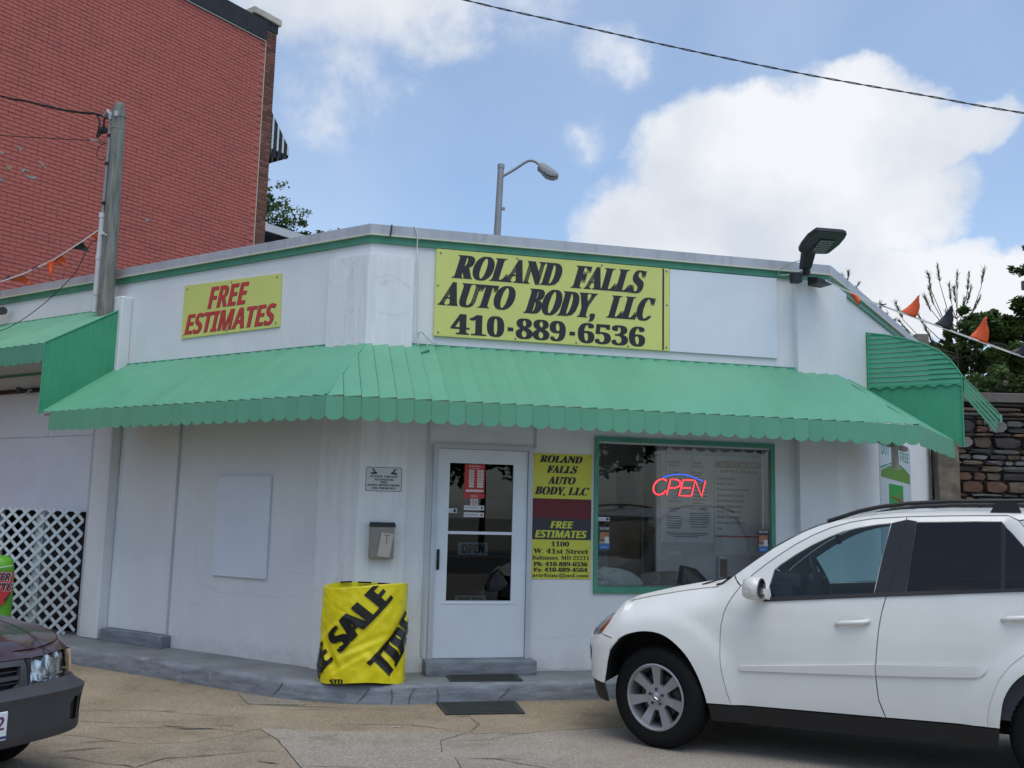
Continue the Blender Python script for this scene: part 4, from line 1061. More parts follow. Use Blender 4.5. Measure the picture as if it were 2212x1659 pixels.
for k in range(3): tube(bm, [barrel_pt(2*math.pi*t, 1.0, -.05)+V((0, 0, -.004+.004*k)) for t in (.40+.09*k, .43+.09*k, .46+.09*k)], .008, 5)
obj('rim_rubbish', bm, M['wrap_black'], e)
def barrel_text(t, s0, z0, w, h, ang, fat=.012):
    """print on the banner: s0, z0 start on the unrolled banner (metres right of the middle, up), turned by ang"""
    b0 = text_bm(t, w, h, 0, fat, res=4, fatn=2)
    bmesh.ops.triangulate(b0, faces=list(b0.faces))
    for _ in range(5):
        long = [ed for ed in b0.edges if ed.calc_length() > .018]
        if not long: break
        bmesh.ops.subdivide_edges(b0, edges=long, cuts=1); bmesh.ops.triangulate(b0, faces=[f for f in b0.faces if len(f.verts) > 3])
    ca, sa = math.cos(ang), math.sin(ang)
    tot = .0
    for v in b0.verts:
        x, y, l = v.co.x, v.co.y, v.co.z
        s = s0+x*ca-y*sa; z = z0+x*sa+y*ca
        th = s/.350
        v.co = barrel_pt(th, min(.995, max(.004, z/BH)), .009+l)
    me = bpy.data.meshes.new('banner_print'); bmesh.ops.translate(b0, verts=b0.verts, vec=-BC); b0.to_mesh(me); b0.free(); me.materials.append(M['wrap_black'])
    return link_mesh('banner_print', me, e)
A = R_(47)
barrel_text(sans('SALE'), -.150, .262, .63, .220, A, .034)
barrel_text(sans('RE'), -.41, .01, .28, .220, A, .034)
barrel_text(sans('TIRE'), .225, .025, .60, .220, A, .034)
barrel_text(sans('STD'), -.235, -.004, .12, .045, 0, .006)

# ---------------------------------------------------------------- awnings
def slat_mesh(fr, P4, parent, mt, up, th=.004, name='slat'):
    """P4: world points of the sheet (wall-left, wall-right, edge-right, edge-left); the right side rides over its neighbour"""
    bm = bmesh.new()
    a, b, c, d = P4
    q = [a, b+up*.010, c+up*.010, d]
    prism(bm, [p+up*.003 for p in q], up*th)
    return obj(name, bm, mt, parent)
def tab_mesh_make(w, h, mt):
    bm = bmesh.new(); n = 10; ring = []
    pts = [(0, 0), (w, 0), (w, -h+w*.30)] + [(w/2+w/2*math.cos(R_(-a)), -h+w*.30+w*.34*math.sin(R_(-a))) for a in range(15, 180, 15)] + [(0, -h+w*.30)]
    cols = 6
    # slightly bowed face: three strips across
    prism(bm, [V((x, 0.0 + (.012 if 0 < i else 0)*0 + .010*(x/w), z)) for i, (x, z) in enumerate(pts)], V((0, .003, 0)))
    return mesh_of('valance_tab', bm, mt)
SW = .155
def awning(parent, fr, ua, ub, zt, ze, p, h0, h1, tabh, tab_me, d0=0.0, mt=None, skip=()):
    """slats from ua to ub (measured at the front edge); h0/h1 > 0 where that end is a mitred corner: tangent, and wall end"""
    mt = mt or M['awning']
    n = max(1, round(abs(ub-ua)/SW)); w = (ub-ua)/n
    sl = V((0, 0, ze-zt)) + fr.n*(p-d0); upn = (V((0, 0, p-d0)) + fr.n*(zt-ze)).normalized()
    zf = lambda d: zt-(zt-ze)*(d-d0)/(p-d0)
    def dstart(u):
        d = d0
        if h0 and u < h0[1]: d = max(d, (h0[1]-u)/h0[0])
        if h1 and u > h1[1]: d = max(d, (u-h1[1])/h1[0])
        return min(d, p-.003)
    for i in range(n):
        a, b = ua+w*i, ua+w*(i+1)
        da, db = dstart(a), dstart(b)
        pts = [fr.p(a, da, zf(da))]
        for hh in (h0, h1):
            if hh and a < hh[1] < b: pts.append(fr.p(hh[1], d0, zf(d0)))
        pts += [fr.p(b, db, zf(db)), fr.p(b, p, ze), fr.p(a, p, ze)]
        bm = bmesh.new(); rise = []
        for q in pts:
            uu = (q-fr.o).dot(fr.e); rise.append(q+upn*(.002+.018*(uu-a)/w)+fr.e*(.004 if uu < a+w/2 else -.003))
        prism(bm, rise, upn*.004); obj('slat', bm, mt, parent)
        if i in skip: continue
        mw = Matrix(((fr.e.x, fr.n.x, 0, 0), (fr.e.y, fr.n.y, 0, 0), (0, 0, 1, 0), (0, 0, 0, 1)))
        rot = Matrix.Rotation(random.uniform(-.015, .03), 4, 'X')
        piece('valance_tab', tab_me, parent, Matrix.Translation(fr.p(a, p+.002, ze+.004)) @ mw @ rot @ Matrix.Diagonal((w/SW, 1, random.uniform(.97, 1.02), 1)))
tabm = tab_mesh_make(SW*.98, .205, M['awning'])
tabs = tab_mesh_make(SW*.98, .215, M['awning'])
aw = empty('corner_awning', tuple(FF.p(2.5, .5, 2.6)), 'long green metal awning with a scalloped edge wrapping the shop corner', 'awning')
PA, ZA, ZE = .985, 3.345, 2.680
awning(aw, FF, -PA*T1, LF+PA*T2, ZA, ZE, PA, (T1, 0.0), (T2, LF), .2, tabm)
FL2 = FL
awning(aw, FL, -PA*T1, 3.79, ZA, ZE, PA, (T1, 0.0), None, .2, tabm, skip=(26,))
awning(aw, FT, -PA*T2, 1.84, ZA, ZE, PA, (T2, 0.0), None, .2, tabm)
for K, fa, ua, t, sgn in ((FF, FF, 0, T1, -1), (FF, FF, LF, T2, 1)):
    bm = bmesh.new(); tube(bm, [fa.p(ua, .0, ZA+.012), fa.p(ua+sgn*PA*t, PA, ZE+.014)], .012, 6); obj('hip_cap', bm, M['awning'], aw)
bm = bmesh.new()
for fr, a, b in ((FF, -PA*T1, LF+PA*T2), (FL, 3.78, -PA*T1), (FT, -PA*T2, 1.83)):
    tube(bm, [fr.p(a, PA-.02, ZE-.02), fr.p(b, PA-.02, ZE-.02)], .012, 6)
    tube(bm, [fr.p(lerp(a, b, .5)-abs(b-a)*.40, .45, 3.02), fr.p(lerp(a, b, .5)+abs(b-a)*.40, .45, 3.02)], .012, 6)
obj('frame_tube', bm, M['galv'], aw)
for fr, us in ((FF, (.4, 1.8, 3.2, 4.7)), (FL, (.5, 2.0, 3.5)), (FT, (.6,))):
    for u in us:
        bm = bmesh.new(); tube(bm, [fr.p(u, .01, 2.70), fr.p(u, PA-.03, ZE-.02)], .010, 6); tube(bm, [fr.p(u, .01, 3.28), fr.p(u, PA-.03, ZE-.01)], .010, 6); obj('bracket', bm, M['galv'], aw)
# left garage awning
ga = empty('garage_awning', tuple(FL.p(5.5, .5, 3.2)), 'higher green metal awning over the garage front at the left', 'awning')
tabg = tab_mesh_make(SW*.98, .215, mat('awning_tab_shaded', (.085, .30, .20), .5, var=.15, vscale=4))  # shade on the hanging valance put into a darker green than the slats
awning(ga, FL, 3.805, 9.2, 4.06, 3.45, 1.03, None, None, .2, tabg, mt=obj_random(mat('awning_faded', (.15, .40, .26), .5, var=.12, vscale=2), .03))
def zs(d): return 4.06-.61*d/1.03
def zb(d): return ZA-.665*d/PA+.012
n = 9
for i in range(n):
    da, db = .005+1.02*i/n, .005+1.02*(i+1)/n
    bm = bmesh.new()
    P = [FL.p(3.800, da, zb(da)), FL.p(3.800, db-.0015, zb(db-.0015)), FL.p(3.800, db-.0015, zs(db-.0015)), FL.p(3.800, da, zs(da))]
    prism(bm, P, FL.e*-.010)
    P = [FL.p(3.7945, da+.035, zb(da+.035)), FL.p(3.7945, db-.045, zb(db-.045)), FL.p(3.7945, db-.045, zs(db-.045)), FL.p(3.7945, da+.035, zs(da+.035))]
    prism(bm, P, FL.e*-.006)
    obj('side_slat', bm, M['awning_side'], ga)
bm = bmesh.new(); tube(bm, [FL.p(3.79, .02, 4.07), FL.p(3.79, 1.035, 3.465), FL.p(3.79, 1.035, 2.66)], .010, 6); tube(bm, [FL.p(3.785, .1, 3.30), FL.p(3.785, 1.03, 2.672)], .009, 6); obj('edge_trim', bm, M['awning_side'], ga)
fpanel('flashing', FL, 3.80, 9.2, .001, .03, 4.055, 4.075, M['green_trim'], ga)
# right garage awning, gooseneck profile, its end closed by siding
gr = empty('gooseneck_awning', tuple(FT.p(3.5, .6, 3.0)), 'green gooseneck awning with louvred end panel on the right wall', 'awning')
GP = [(0, 4.09), (.25, 4.045), (.5, 3.97), (.70, 3.89), (.86, 3.80), (.99, 3.665), (1.09, 3.50), (1.49, 3.0)]
gtop = lambda d: interp(GP, d)
def dmax(z):
    for (d0, z0), (d1, z1) in zip(GP, GP[1:]):
        if z1 <= z <= z0: return min(1.10, d0+(d1-d0)*(z0-z)/(z0-z1))
    return 1.10
UE = 1.85
nb = 11; zl0, zl1 = 3.40, 4.075
for i in range(nb):
    za, zb_ = zl0+(zl1-zl0)*i/nb, zl0+(zl1-zl0)*(i+1)/nb
    bm = bmesh.new()
    wa, wb = dmax(za), dmax(zb_-.004)
    box8(bm, [FT.p(UE-.018, 0, za), FT.p(UE-.018, wa, za), FT.p(UE+.004, wa, za), FT.p(UE+.004, 0, za),
              FT.p(UE-.004, 0, zb_-.004), FT.p(UE-.004, wb, zb_-.004), FT.p(UE+.006, wb, zb_-.004), FT.p(UE+.006, 0, zb_-.004)])
    obj('siding_board', bm, M['awning_side'], gr)
nr = 8
for i in range(nr):
    da, db = 1.10*i/nr, 1.10*(i+1)/nr
    lo = lambda d: ZA-.665*d/PA+.012
    bm = bmesh.new(); prism(bm, [FT.p(UE-.002, da, min(zl0-.002, lo(da))), FT.p(UE-.002, db-.0015, lo(db)), FT.p(UE-.002, db-.0015, zl0-.002), FT.p(UE-.002, da, zl0-.002)], FT.e*.008)
    prism(bm, [FT.p(UE-.004, da+.035, min(zl0-.03, lo(da+.035))), FT.p(UE-.004, db-.045, lo(db-.045)), FT.p(UE-.004, db-.045, zl0-.004), FT.p(UE-.004, da+.035, zl0-.004)], FT.e*.006)
    obj('side_slat', bm, M['awning_side'], gr)
bm = bmesh.new(); pts = [FT.p(UE-.022, 0, zl0+.01)]
ns = 7
bot = []
for k in range(ns*8+1):
    x = 1.10*k/(ns*8); bot.append(FT.p(UE-.022, x, zl0-.028-.016*math.cos(2*math.pi*ns*x/1.10)))
prism(bm, bot+[FT.p(UE-.022, 1.10, zl0+.004), FT.p(UE-.022, 0, zl0+.004)], FT.e*.003); obj('scalloped_trim', bm, M['awning_side'], gr)
bm = bmesh.new(); tube(bm, [FT.p(UE-.01, d, z+.006) for d, z in GP[:7]], .011, 6); tube(bm, [FT.p(UE-.01, 1.10, 3.5), FT.p(UE-.01, 1.10, 2.62)], .011, 6); tube(bm, [FT.p(UE-.012, .02, 4.08), FT.p(UE-.012, .02, 3.35)], .014, 6); obj('edge_trim', bm, M['awning_side'], gr)
w = SW
for i in range(1):
    a = UE+w*i; bm = bmesh.new(); rows = []
    for j, (d, z) in enumerate(GP):
        rows.append([bm.verts.new(FT.p(a, d, z)), bm.verts.new(FT.p(a+w*.3, d, z+.002)), bm.verts.new(FT.p(a+w*.36, d, z+.018)), bm.verts.new(FT.p(a+w*.98, d, z+.018))])
    for r1, r2 in zip(rows, rows[1:]):
        for k in range(3): bm.faces.new((r1[k], r1[k+1], r2[k+1], r2[k]))
    bmesh.ops.solidify(bm, geom=list(bm.faces), thickness=.004)
    obj('slat', bm, M['awning'], gr)
    mw = Matrix(((FT.e.x, FT.n.x, 0, 0), (FT.e.y, FT.n.y, 0, 0), (0, 0, 1, 0), (0, 0, 0, 1)))
    piece('valance_tab', tabm, gr, Matrix.Translation(FT.p(a, 1.492, 3.006)) @ mw @ Matrix.Diagonal((1, 1, .45, 1)))

for k in range(4):
    bm = bmesh.new(); z_ = .012+.055*k
    prism(bm, [FT.p(UE-.004-.003*k, 1.12, 3.462-z_), FT.p(UE-.004-.003*k, 1.49-.012*k, 3.0-z_), FT.p(UE-.004-.003*k, 1.49-.012*k, 3.0-z_-.050), FT.p(UE-.004-.003*k, 1.12, 3.462-z_-.050)], FT.e*.004); obj('rake_strip', bm, M['awning'], gr)
# bare spots where the paint has come off the awning edge
bm = bmesh.new()
for fr, u, k in ((FF, .62, 1.0), (FL, 1.10, .9), (FL, 1.62, .5), (FF, 3.95, .4)):
    for j in range(4):
        c0 = fr.p(u+random.uniform(-.02, .02)*k, PA+.010, ZE+random.uniform(-.012, .004)); r_ = .012*k
        prism(bm, [c0+fr.e*r_*math.cos(t)*1.4+V((0, 0, r_*math.sin(t)*random.uniform(.6, 1))) for t in (0, 1.2, 2.4, 3.6, 4.9)], fr.n*.002)
tag(obj('bare_spot', bm, mat('bare_metal_rust', (.40, .33, .30), .7, var=.5, vscale=60), aw), kind='stuff')
# green poster on the right wall, the tube camera in front of it
e = empty('battery_poster', tuple(FT.p(3.4, 0, 1.9)), 'green and white poster with a red flash on the right wall, behind the white car', 'poster')
fpanel('sheet', FT, 2.42, 4.50, .002, .006, 1.3, 2.80, mat('poster_white', (.50, .56, .62), .5), e)
bm = bmesh.new()
prism(bm, [FT.p(u, .0065, z) for u, z in ((2.47, 2.30), (4.42, 2.27), (4.42, 2.40), (4.1, 2.47), (3.7, 2.52), (3.3, 2.505), (2.9, 2.45), (2.5, 2.385))], FT.n*.001); obj('green_hill', bm, mat('poster_olive_green', (.12, .26, .045), .5), e)
bm = bmesh.new(); prism(bm, [FT.p(u, .0065, z) for u, z in ((2.46, 2.405), (2.9, 2.47), (3.2, 2.51), (3.2, 2.525), (2.9, 2.49), (2.46, 2.43))], FT.n*.001); obj('arc_line', bm, M['green_trim'], e)
fpanel('green_field', FT, 2.95, 3.90, .0065, .0075, 1.55, 2.225, mat('poster_green', (.03, .30, .06), .5), e)
lettering(sans('OUT'), FT, 2.52, 2.60, .50, .13, .0066, M['green_trim'], e); lettering(sans('FREE'), FT, 3.75, 2.57, .62, .14, .0066, M['green_trim'], e)
bm = bmesh.new(); prism(bm, [FT.p(u, .0078, z) for u, z in ((3.55, 2.03), (3.70, 2.16), (3.62, 2.045), (3.85, 2.0), (3.10, 2.055))], FT.n*.001)
tube(bm, [FT.p(3.1, .008, 2.06), FT.p(3.85, .008, 1.995)], .008, 5); tube(bm, [FT.p(3.1, .008, 1.93), FT.p(3.85, .008, 1.88)], .012, 5); obj('red_flash', bm, M['red_print'], e)
e = empty('tube_camera', tuple(FT.p(1.4, .4, 2.33)), 'white tube lamp hanging from a bar under the awning at the right corner', 'lamp')
bm = bmesh.new(); tube(bm, [FT.p(1.40, .40, 2.34), FT.p(1.38, .40, 2.62)], .042, 14); obj('tube', bm, M['pvc'], e, smooth=True)
bm = bmesh.new(); tube(bm, [FT.p(1.43, .41, 2.335), FT.p(1.43, .41, 2.36)], .050, 14); obj('collar', bm, M['pvc'], e, smooth=True)
fpanel('mounting_bar', FT, .2, 2.2, .34, .40, 2.60, 2.655, mat('bar_taupe', (.22, .20, .19), .7), e)

# ---------------------------------------------------------------- lattice panel: every lath a part
FX = Fr(-86, tuple(FL.p(4.27, .06, 0)), -1)          # the panel stands off the wall towards the left
lt = empty('lattice_panel', tuple(FX.p(.9, 0, HP)), 'white diagonal lattice panel closing off the garage front', 'lattice')
L0, L1, LZ0, LZ1 = 0.0, 2.4, HP+.005, 1.63
lm = bmesh.new(); box(lm, -.5, .5, -.5, .5, -.5, .5); lath_me = mesh_of('lath', lm, M['vinyl'])
dg = .160
basis = Matrix(((FX.e.x, FX.n.x, 0, 0), (FX.e.y, FX.n.y, 0, 0), (0, 0, 1, 0), (0, 0, 0, 1)))
for sgn, dd in ((1, .0), (-1, .009)):
    c = -3.0
    while c < 6:
        pts = []
        for u in (L0, L1):
            z = sgn*(u-L0)+c+LZ0
            if LZ0 <= z <= LZ1: pts.append((u, z))
        for z in (LZ0, LZ1):
            u = L0+(z-LZ0-c)/sgn
            if L0 < u < L1: pts.append((u, z))
        if len(pts) == 2:
            (ua, za), (ub, zb2) = pts; Ln = math.hypot(ub-ua, zb2-za)
            if Ln > .09:
                ang = math.atan2(zb2-za, ub-ua)
                piece('lath', lath_me, lt, Matrix.Translation(FX.p((ua+ub)/2, dd, (za+zb2)/2)) @ basis @ Matrix.Rotation(-ang, 4, 'Y') @ Matrix.Diagonal((Ln, .008, .035, 1)))
        c += dg
bm = bmesh.new(); FX.box(bm, .50, .60, -.10, -.02, HP, 1.60); obj('post', bm, M['frame_white'], lt)
bm = bmesh.new(); FX.box(bm, 1.75, 1.85, -.10, -.02, HP, 1.60); obj('post', bm, M['frame_white'], lt)
e = empty('junk_behind_lattice', tuple(FL.p(4.7, -.2, HP)), 'dim round clutter stored behind the lattice', 'clutter', kind='stuff')
bm = bmesh.new()
for (u, z, r) in ((4.65, .7, .25), (5.5, .6, .3), (4.45, 1.2, .15)):
    tube(bm, [FL.p(u+r*math.cos(t*math.pi/8), -.2, z+r*math.sin(t*math.pi/8)) for t in range(16)], .03, 6, closed=True)
obj('rings', bm, M['ink_grey'], e)

# green rack cover: one face towards the street, its right edge just inside the picture
rkp = FL.p(4.70, .6, 0)*.955; rkp.z = 0
RK = Fr(63, tuple(rkp), 1)
e = empty('battery_rack', tuple(RK.p(-.3, -.2, 0)), 'bright green plastic covered rack at the left edge, behind the dark red car', 'rack')
prof = [(0, 1.0), (.75, 1.0), (.88, .985), (.95, .93), (.985, .82), (1.0, .7)]
def rackpt(th, t, off=0):
    k = 1+.025*noise.noise(V((math.cos(th)*2, math.sin(th)*2, t*5)))+.012*noise.noise(V((math.cos(th)*7, math.sin(th)*7, t*9)))
    s_ = interp(prof, t)*k
    c, sn = math.cos(th), math.sin(th); q = (abs(c)**6+abs(sn)**6)**(-1/6)
    return RK.p(-.31+(.31+off)*s_*c*q, -.22+(.22+off)*s_*sn*q, .01+t*1.085)
rows = [[bm_ for bm_ in ()]]
bm = bmesh.new()
rows = [[bm.verts.new(rackpt(2*math.pi*i/56, j/40)) for i in range(56)] for j in range(41)]
for j in range(40):
    for i in range(56): bm.faces.new((rows[j][i], rows[j][(i+1) % 56], rows[j+1][(i+1) % 56], rows[j+1][i]))
bm.faces.new(rows[-1]); obj('cover', bm, M['green_wrap'], e, smooth='all')
fpanel('red_band', RK, -.58, -.012, .0095, .012, .70, .93, M['red_print'], e)
for tx, uu, z, w in (('INTER', -.285, .835, .26), ('BATTE', -.285, .725, .275)):
    lettering(sans(tx), RK, uu-.004, z-.005, w+.012, .092, .0125, M['paper'], e, shear=.2, fat=.014)
    lettering(sans(tx), RK, uu, z, w, .082, .0145, M['ink'], e, shear=.2, fat=.006)
bm = bmesh.new(); prism(bm, [RK.p(u, .0095, z) for u, z in ((-.02, .70), (-.06, .61), (-.14, .56), (-.24, .56), (-.36, .62), (-.42, .70))], RK.n*.002); obj('dark_disc', bm, M['ink_grey'], e)
bm = bmesh.new(); prism(bm, [RK.p(u, .0125, z) for u, z in ((-.14, .70), (-.03, .70), (-.09, .61), (-.06, .61), (-.18, .50), (-.14, .59), (-.18, .59))], RK.n*.002); obj('red_bolt', bm, M['red_print'], e)
bm = bmesh.new(); tube(bm, [RK.p(u, .012, z) for u, z in ((-.02, 1.0), (-.10, .985), (-.25, .95), (-.45, .93))], .005, 5); obj('white_line', bm, M['paper'], e)

# ---------------------------------------------------------------- service pole, conduit, cables
e = empty('service_pole', tuple(FL.p(3.97, .21, 3.95)), 'weathered grey wooden service pole rising above the left roof edge', 'pole')
bm = bmesh.new(); n = 12; rows = []
for (z, u, r) in ((3.9, 3.945, .088), (4.6, 3.955, .086), (5.4, 3.97, .083), (6.2, 3.99, .080), (6.50, 4.00, .078), (6.60, 4.0, .058)):
    rows.append([bm.verts.new(FL.p(u+r*math.cos(2*math.pi*k/n), .215+r*math.sin(2*math.pi*k/n), z+(.03*math.sin(k*2.1) if z > 6.55 else 0))) for k in range(n)])
for a, b in zip(rows, rows[1:]):
    for k in range(n): bm.faces.new((a[k], a[(k+1) % n], b[(k+1) % n], b[k]))
bm.faces.new(rows[-1]); obj('shaft', bm, M['wood_pole'], e, smooth=50)
bm = bmesh.new(); tube(bm, [FL.p(3.96, .30, 4.93), FL.p(4.04, .27, 4.96), FL.p(4.09, .2, 4.99)], .008, 5); tube(bm, [FL.p(3.92, .30, 4.90), FL.p(4.04, .29, 4.94), FL.p(4.09, .22, 5.0)], .008, 5); obj('white_tie', bm, M['cable_white'], e)
for z in (6.43, 6.27):
    bm = bmesh.new(); tube(bm, [FL.p(4.0+.085*math.cos(t*math.pi/8), .215+.085*math.sin(t*math.pi/8), z) for t in range(16)], .004, 4, closed=True); obj('wire_band', bm, M['galv'], e)
bm = bmesh.new(); tube(bm, [FL.p(3.93, .30, 6.46), FL.p(3.93, .30, 6.40)], .025, 10); obj('insulator', bm, M['cable_grey'], e, smooth=True)
bm = bmesh.new(); tube(bm, [FL.p(4.06, .28, 6.44), FL.p(4.06, .28, 6.39)], .02, 10); obj('insulator', bm, M['cable_grey'], e, smooth=True)
e = empty('conduit', tuple(FL.p(4.08, .25, 4.0)), 'pale grey plastic conduit strapped to the left of the service pole', 'conduit')
bm = bmesh.new(); tube(bm, [FL.p(4.105, .25, 3.98), FL.p(4.100, .25, 5.20)], .038, 12); obj('lower_pipe', bm, M['pvc'], e, smooth=True)
bm = bmesh.new(); tube(bm, [FL.p(4.100, .25, 5.20), FL.p(4.085, .25, 6.36)], .025, 10); obj('upper_pipe', bm, M['galv'], e, smooth=True)
for z, r in ((5.18, .040), (4.66, .038), (4.22, .038)):
    bm = bmesh.new(); tube(bm, [FL.p(4.103, .25, z-.03), FL.p(4.103, .25, z+.03)], r+.006, 12); obj('coupling', bm, M['pvc'], e, smooth=True)
for z in (5.32, 5.82, 6.18):
    bm = bmesh.new(); FL.box(bm, 4.03, 4.11, .22, .28, z, z+.03); obj('strap', bm, M['plastic_black'], e)
bm = bmesh.new(); tube(bm, [FL.p(4.075, .25, 6.34), FL.p(4.08, .26, 6.45), FL.p(4.12, .28, 6.50), FL.p(4.17, .30, 6.44)], [.028, .042, .042, .02], 10); obj('weatherhead', bm, M['galv'], e, smooth=True)

def cable(name, label, pts, r, mt, cat='cable', twist=0, sub=8, parent=None, group=None):
    P = [V(p) for p in pts]; out = []
    for i in range(len(P)-1):
        p0, p1, p2, p3 = P[max(i-1, 0)], P[i], P[i+1], P[min(i+2, len(P)-1)]
        for k in range(sub):
            t = k/sub; t2, t3 = t*t, t*t*t
            out.append(.5*((2*p1)+(-p0+p2)*t+(2*p0-5*p1+4*p2-p3)*t2+(-p0+3*p1-3*p2+p3)*t3))
    out.append(P[-1])
    bm = bmesh.new()
    if twist:
        for s in range(twist):
            acc = 0; q = []
            for i, p in enumerate(out):
                if i: acc += (p-out[i-1]).length
                a = acc*2*math.pi/.55+s*2*math.pi/twist
                q.append(p+V((0, math.cos(a), math.sin(a)))*r*1.25)
            tube(bm, q, r, 5)
    else: tube(bm, out, r, 6)
    o = obj(name, bm, mt, parent, smooth='all', loc=None if parent else tuple(P[0]))
    if parent is None: tag(o, label, cat, group)
    return o
cable('service_cable', 'thick twisted black service cable running from the pole top to the left', [FL.p(4.22, .22, 6.46), FL.p(4.50, .2, 6.585), FL.p(4.924, .2, 6.70), FL.p(5.396, .2, 6.85), FL.p(6.067, .2, 7.09), FL.p(6.774, .2, 7.33), FL.p(8.6, .2, 8.1)], .008, M['cable'], twist=3, sub=14)
cable('drip_loop', 'black drip loop hanging from the service cable by the pole top', [FL.p(4.50, .2, 6.585), FL.p(4.42, .2, 6.50), FL.p(4.40, .2, 6.40), FL.p(4.43, .2, 6.27), FL.p(4.36, .2, 6.30), FL.p(4.28, .22, 6.34), FL.p(4.25, .24, 6.44), FL.p(4.20, .25, 6.50), FL.p(4.14, .27, 6.48)], .012, M['cable'])
bm = bmesh.new(); FL.box(bm, 4.27, 4.38, .16, .24, 6.30, 6.37); bevel(bm, .015, 2)
tag(obj('cable_splice', bm, M['cable'], None, smooth=True, loc=tuple(FL.p(4.32, .2, 6.3))), 'small black cable splice box beside the pole top', 'splice box')
cable('telephone_cable', 'thin black telephone cable below the service cable, running left from the pole', [FL.p(4.10, .22, 6.00), FL.p(4.20, .2, 6.12), FL.p(4.35, .2, 6.19), FL.p(4.47, .2, 6.225), FL.p(5.546, .2, 6.47), FL.p(6.674, .2, 6.73), FL.p(8.6, .2, 7.2)], .006, M['cable'])
bm = bmesh.new(); tube(bm, [FL.p(4.40, .2, 6.212), FL.p(4.55, .2, 6.246)], .013, 8)
tag(obj('cable_clamp', bm, M['cable_grey'], None, smooth=True, loc=tuple(FL.p(4.47, .2, 6.22))), 'shiny clamp on the telephone cable near the pole', 'cable clamp')
cable('cable_coil', 'small loop of spare telephone cable left of the pole', [FL.p(4.28+.13*math.cos(t*math.pi/7), .2, 6.045+.105*math.sin(t*math.pi/7)) for t in range(15)], .0045, M['cable'], sub=3)
cable('drooping_wire', 'thin dark wire drooping from the conduit across the left awning', [FL.p(4.10, .24, 4.90), FL.p(4.29, .25, 4.86), FL.p(4.42, .27, 4.66), FL.p(4.52, .3, 4.48), FL.p(5.0, .35, 4.16), FL.p(5.50, .42, 3.92), FL.p(5.9, .45, 3.86), FL.p(6.6, .4, 4.0)], .005, M['cable'])
cable('overhead_cable', 'long black twisted cable crossing the sky above the shop', [(-6.5, 12, 10.0), (-3.6, 12, 9.14), (-.77, 12, 8.42), (.76, 12, 8.09), (2.29, 12, 7.77), (3.8, 12, 7.48), (5.31, 12, 7.235), (6.58, 12, 7.03), (9.5, 12, 6.65)], .0065, M['cable'], twist=2, sub=24)
cable('white_cable', 'white cord running over the coping and down beside the sign', [FF.p(.42, .03, 4.56), FF.p(.425, .062, 4.545), FF.p(.45, .066, 4.45), FF.p(.455, .05, 4.34), FF.p(.455, .075, 4.22), FF.p(.468, .072, 4.03), FF.p(.478, .07, 3.7), FF.p(.487, .065, 3.40), FF.p(.50, .06, 3.34)], .0065, M['cable_white'])
cable('loose_wire', 'short loose wire ending in a green hook on the awning by the corner', [FF.p(.49, .04, 3.38), FF.p(.50, .06, 3.46), FF.p(.535, .08, 3.47), FF.p(.575, .10, 3.41), FF.p(.585, .13, 3.31)], .005, M['cable_grey'])
cable('bent_wire', 'short bent grey wire beside the lower corner of the yellow board', [FF.p(.535, .07, 3.468), FF.p(.59, .06, 3.42), FF.p(.64, .05, 3.38), FF.p(.69, .045, 3.37)], .005, M['cable_grey'])
bm = bmesh.new(); tube(bm, [FF.p(.52, .16, 3.25), FF.p(.60, .15, 3.285)], .012, 6)
tag(obj('wire_hook', bm, M['green_trim'], None, loc=tuple(FF.p(.55, .15, 3.25))), 'green painted hook lying on the awning near the corner', 'hook')

# ---------------------------------------------------------------- lamps
e = empty('area_light', tuple(FF.p(4.72, .2, 4.35)), 'black LED area light on an upright arm at the right end of the roof edge', 'floodlight')
bm = bmesh.new(); tube(bm, [FF.p(4.725, .10, 4.40), FF.p(4.725, .20, 4.40)], .045, 14); obj('wall_mount', bm, M['galv'], e, smooth=True)
bm = bmesh.new(); tube(bm, [FF.p(4.725, .19, 4.37), FF.p(4.71, .22, 4.46), FF.p(4.68, .26, 4.60)], .042, 14); obj('lower_arm', bm, M['lamp_black'], e, smooth=True)
bm = bmesh.new(); box8(bm, [FF.p(u, d, z) for u, d, z in ((4.62, .20, 4.42), (4.73, .20, 4.42), (4.73, .30, 4.42), (4.62, .30, 4.42), (4.58, .32, 4.60), (4.70, .32, 4.60), (4.70, .46, 4.58), (4.58, .46, 4.58))]); bevel(bm, .02, 2); obj('upper_arm', bm, M['lamp_black'], e, smooth=True)
# head: flat shell seen from below; corners in the plane it lies in
HP_ = [(4.486, 0.446, 4.554), (4.462, 0.556, 4.588), (4.46, 0.69, 4.628), (4.475, 0.80, 4.658), (4.49, .825, 4.665), (4.785, 0.834, 4.667), (4.835, .815, 4.660), (4.851, 0.745, 4.642), (4.872, 0.62, 4.607), (4.849, 0.45, 4.556), (4.82, .425, 4.548), (4.70, 0.417, 4.547), (4.55, 0.412, 4.544), (4.51, .42, 4.546)]
hp3 = [FF.p(*p) for p in HP_]
hnrm = ((hp3[5]-hp3[0]).cross(hp3[9]-hp3[0])).normalized()
if hnrm.z < 0: hnrm = -hnrm
bm = bmesh.new(); prism(bm, hp3, hnrm*.05); bmesh.ops.bevel(bm, geom=[e_ for e_ in bm.edges], offset=.008, segments=2, affect='EDGES'); obj('head', bm, M['lamp_black'], e, smooth=True)
tr = [FF.p(4.604, .685, 4.6265), FF.p(4.765, .695, 4.629), FF.p(4.785, 0.450, 4.556), FF.p(4.618, 0.440, 4.553)]
bm = bmesh.new(); prism(bm, [p-hnrm*.010 for p in tr], hnrm*.008); obj('led_tray', bm, M['ink_grey'], e)
led_me = None
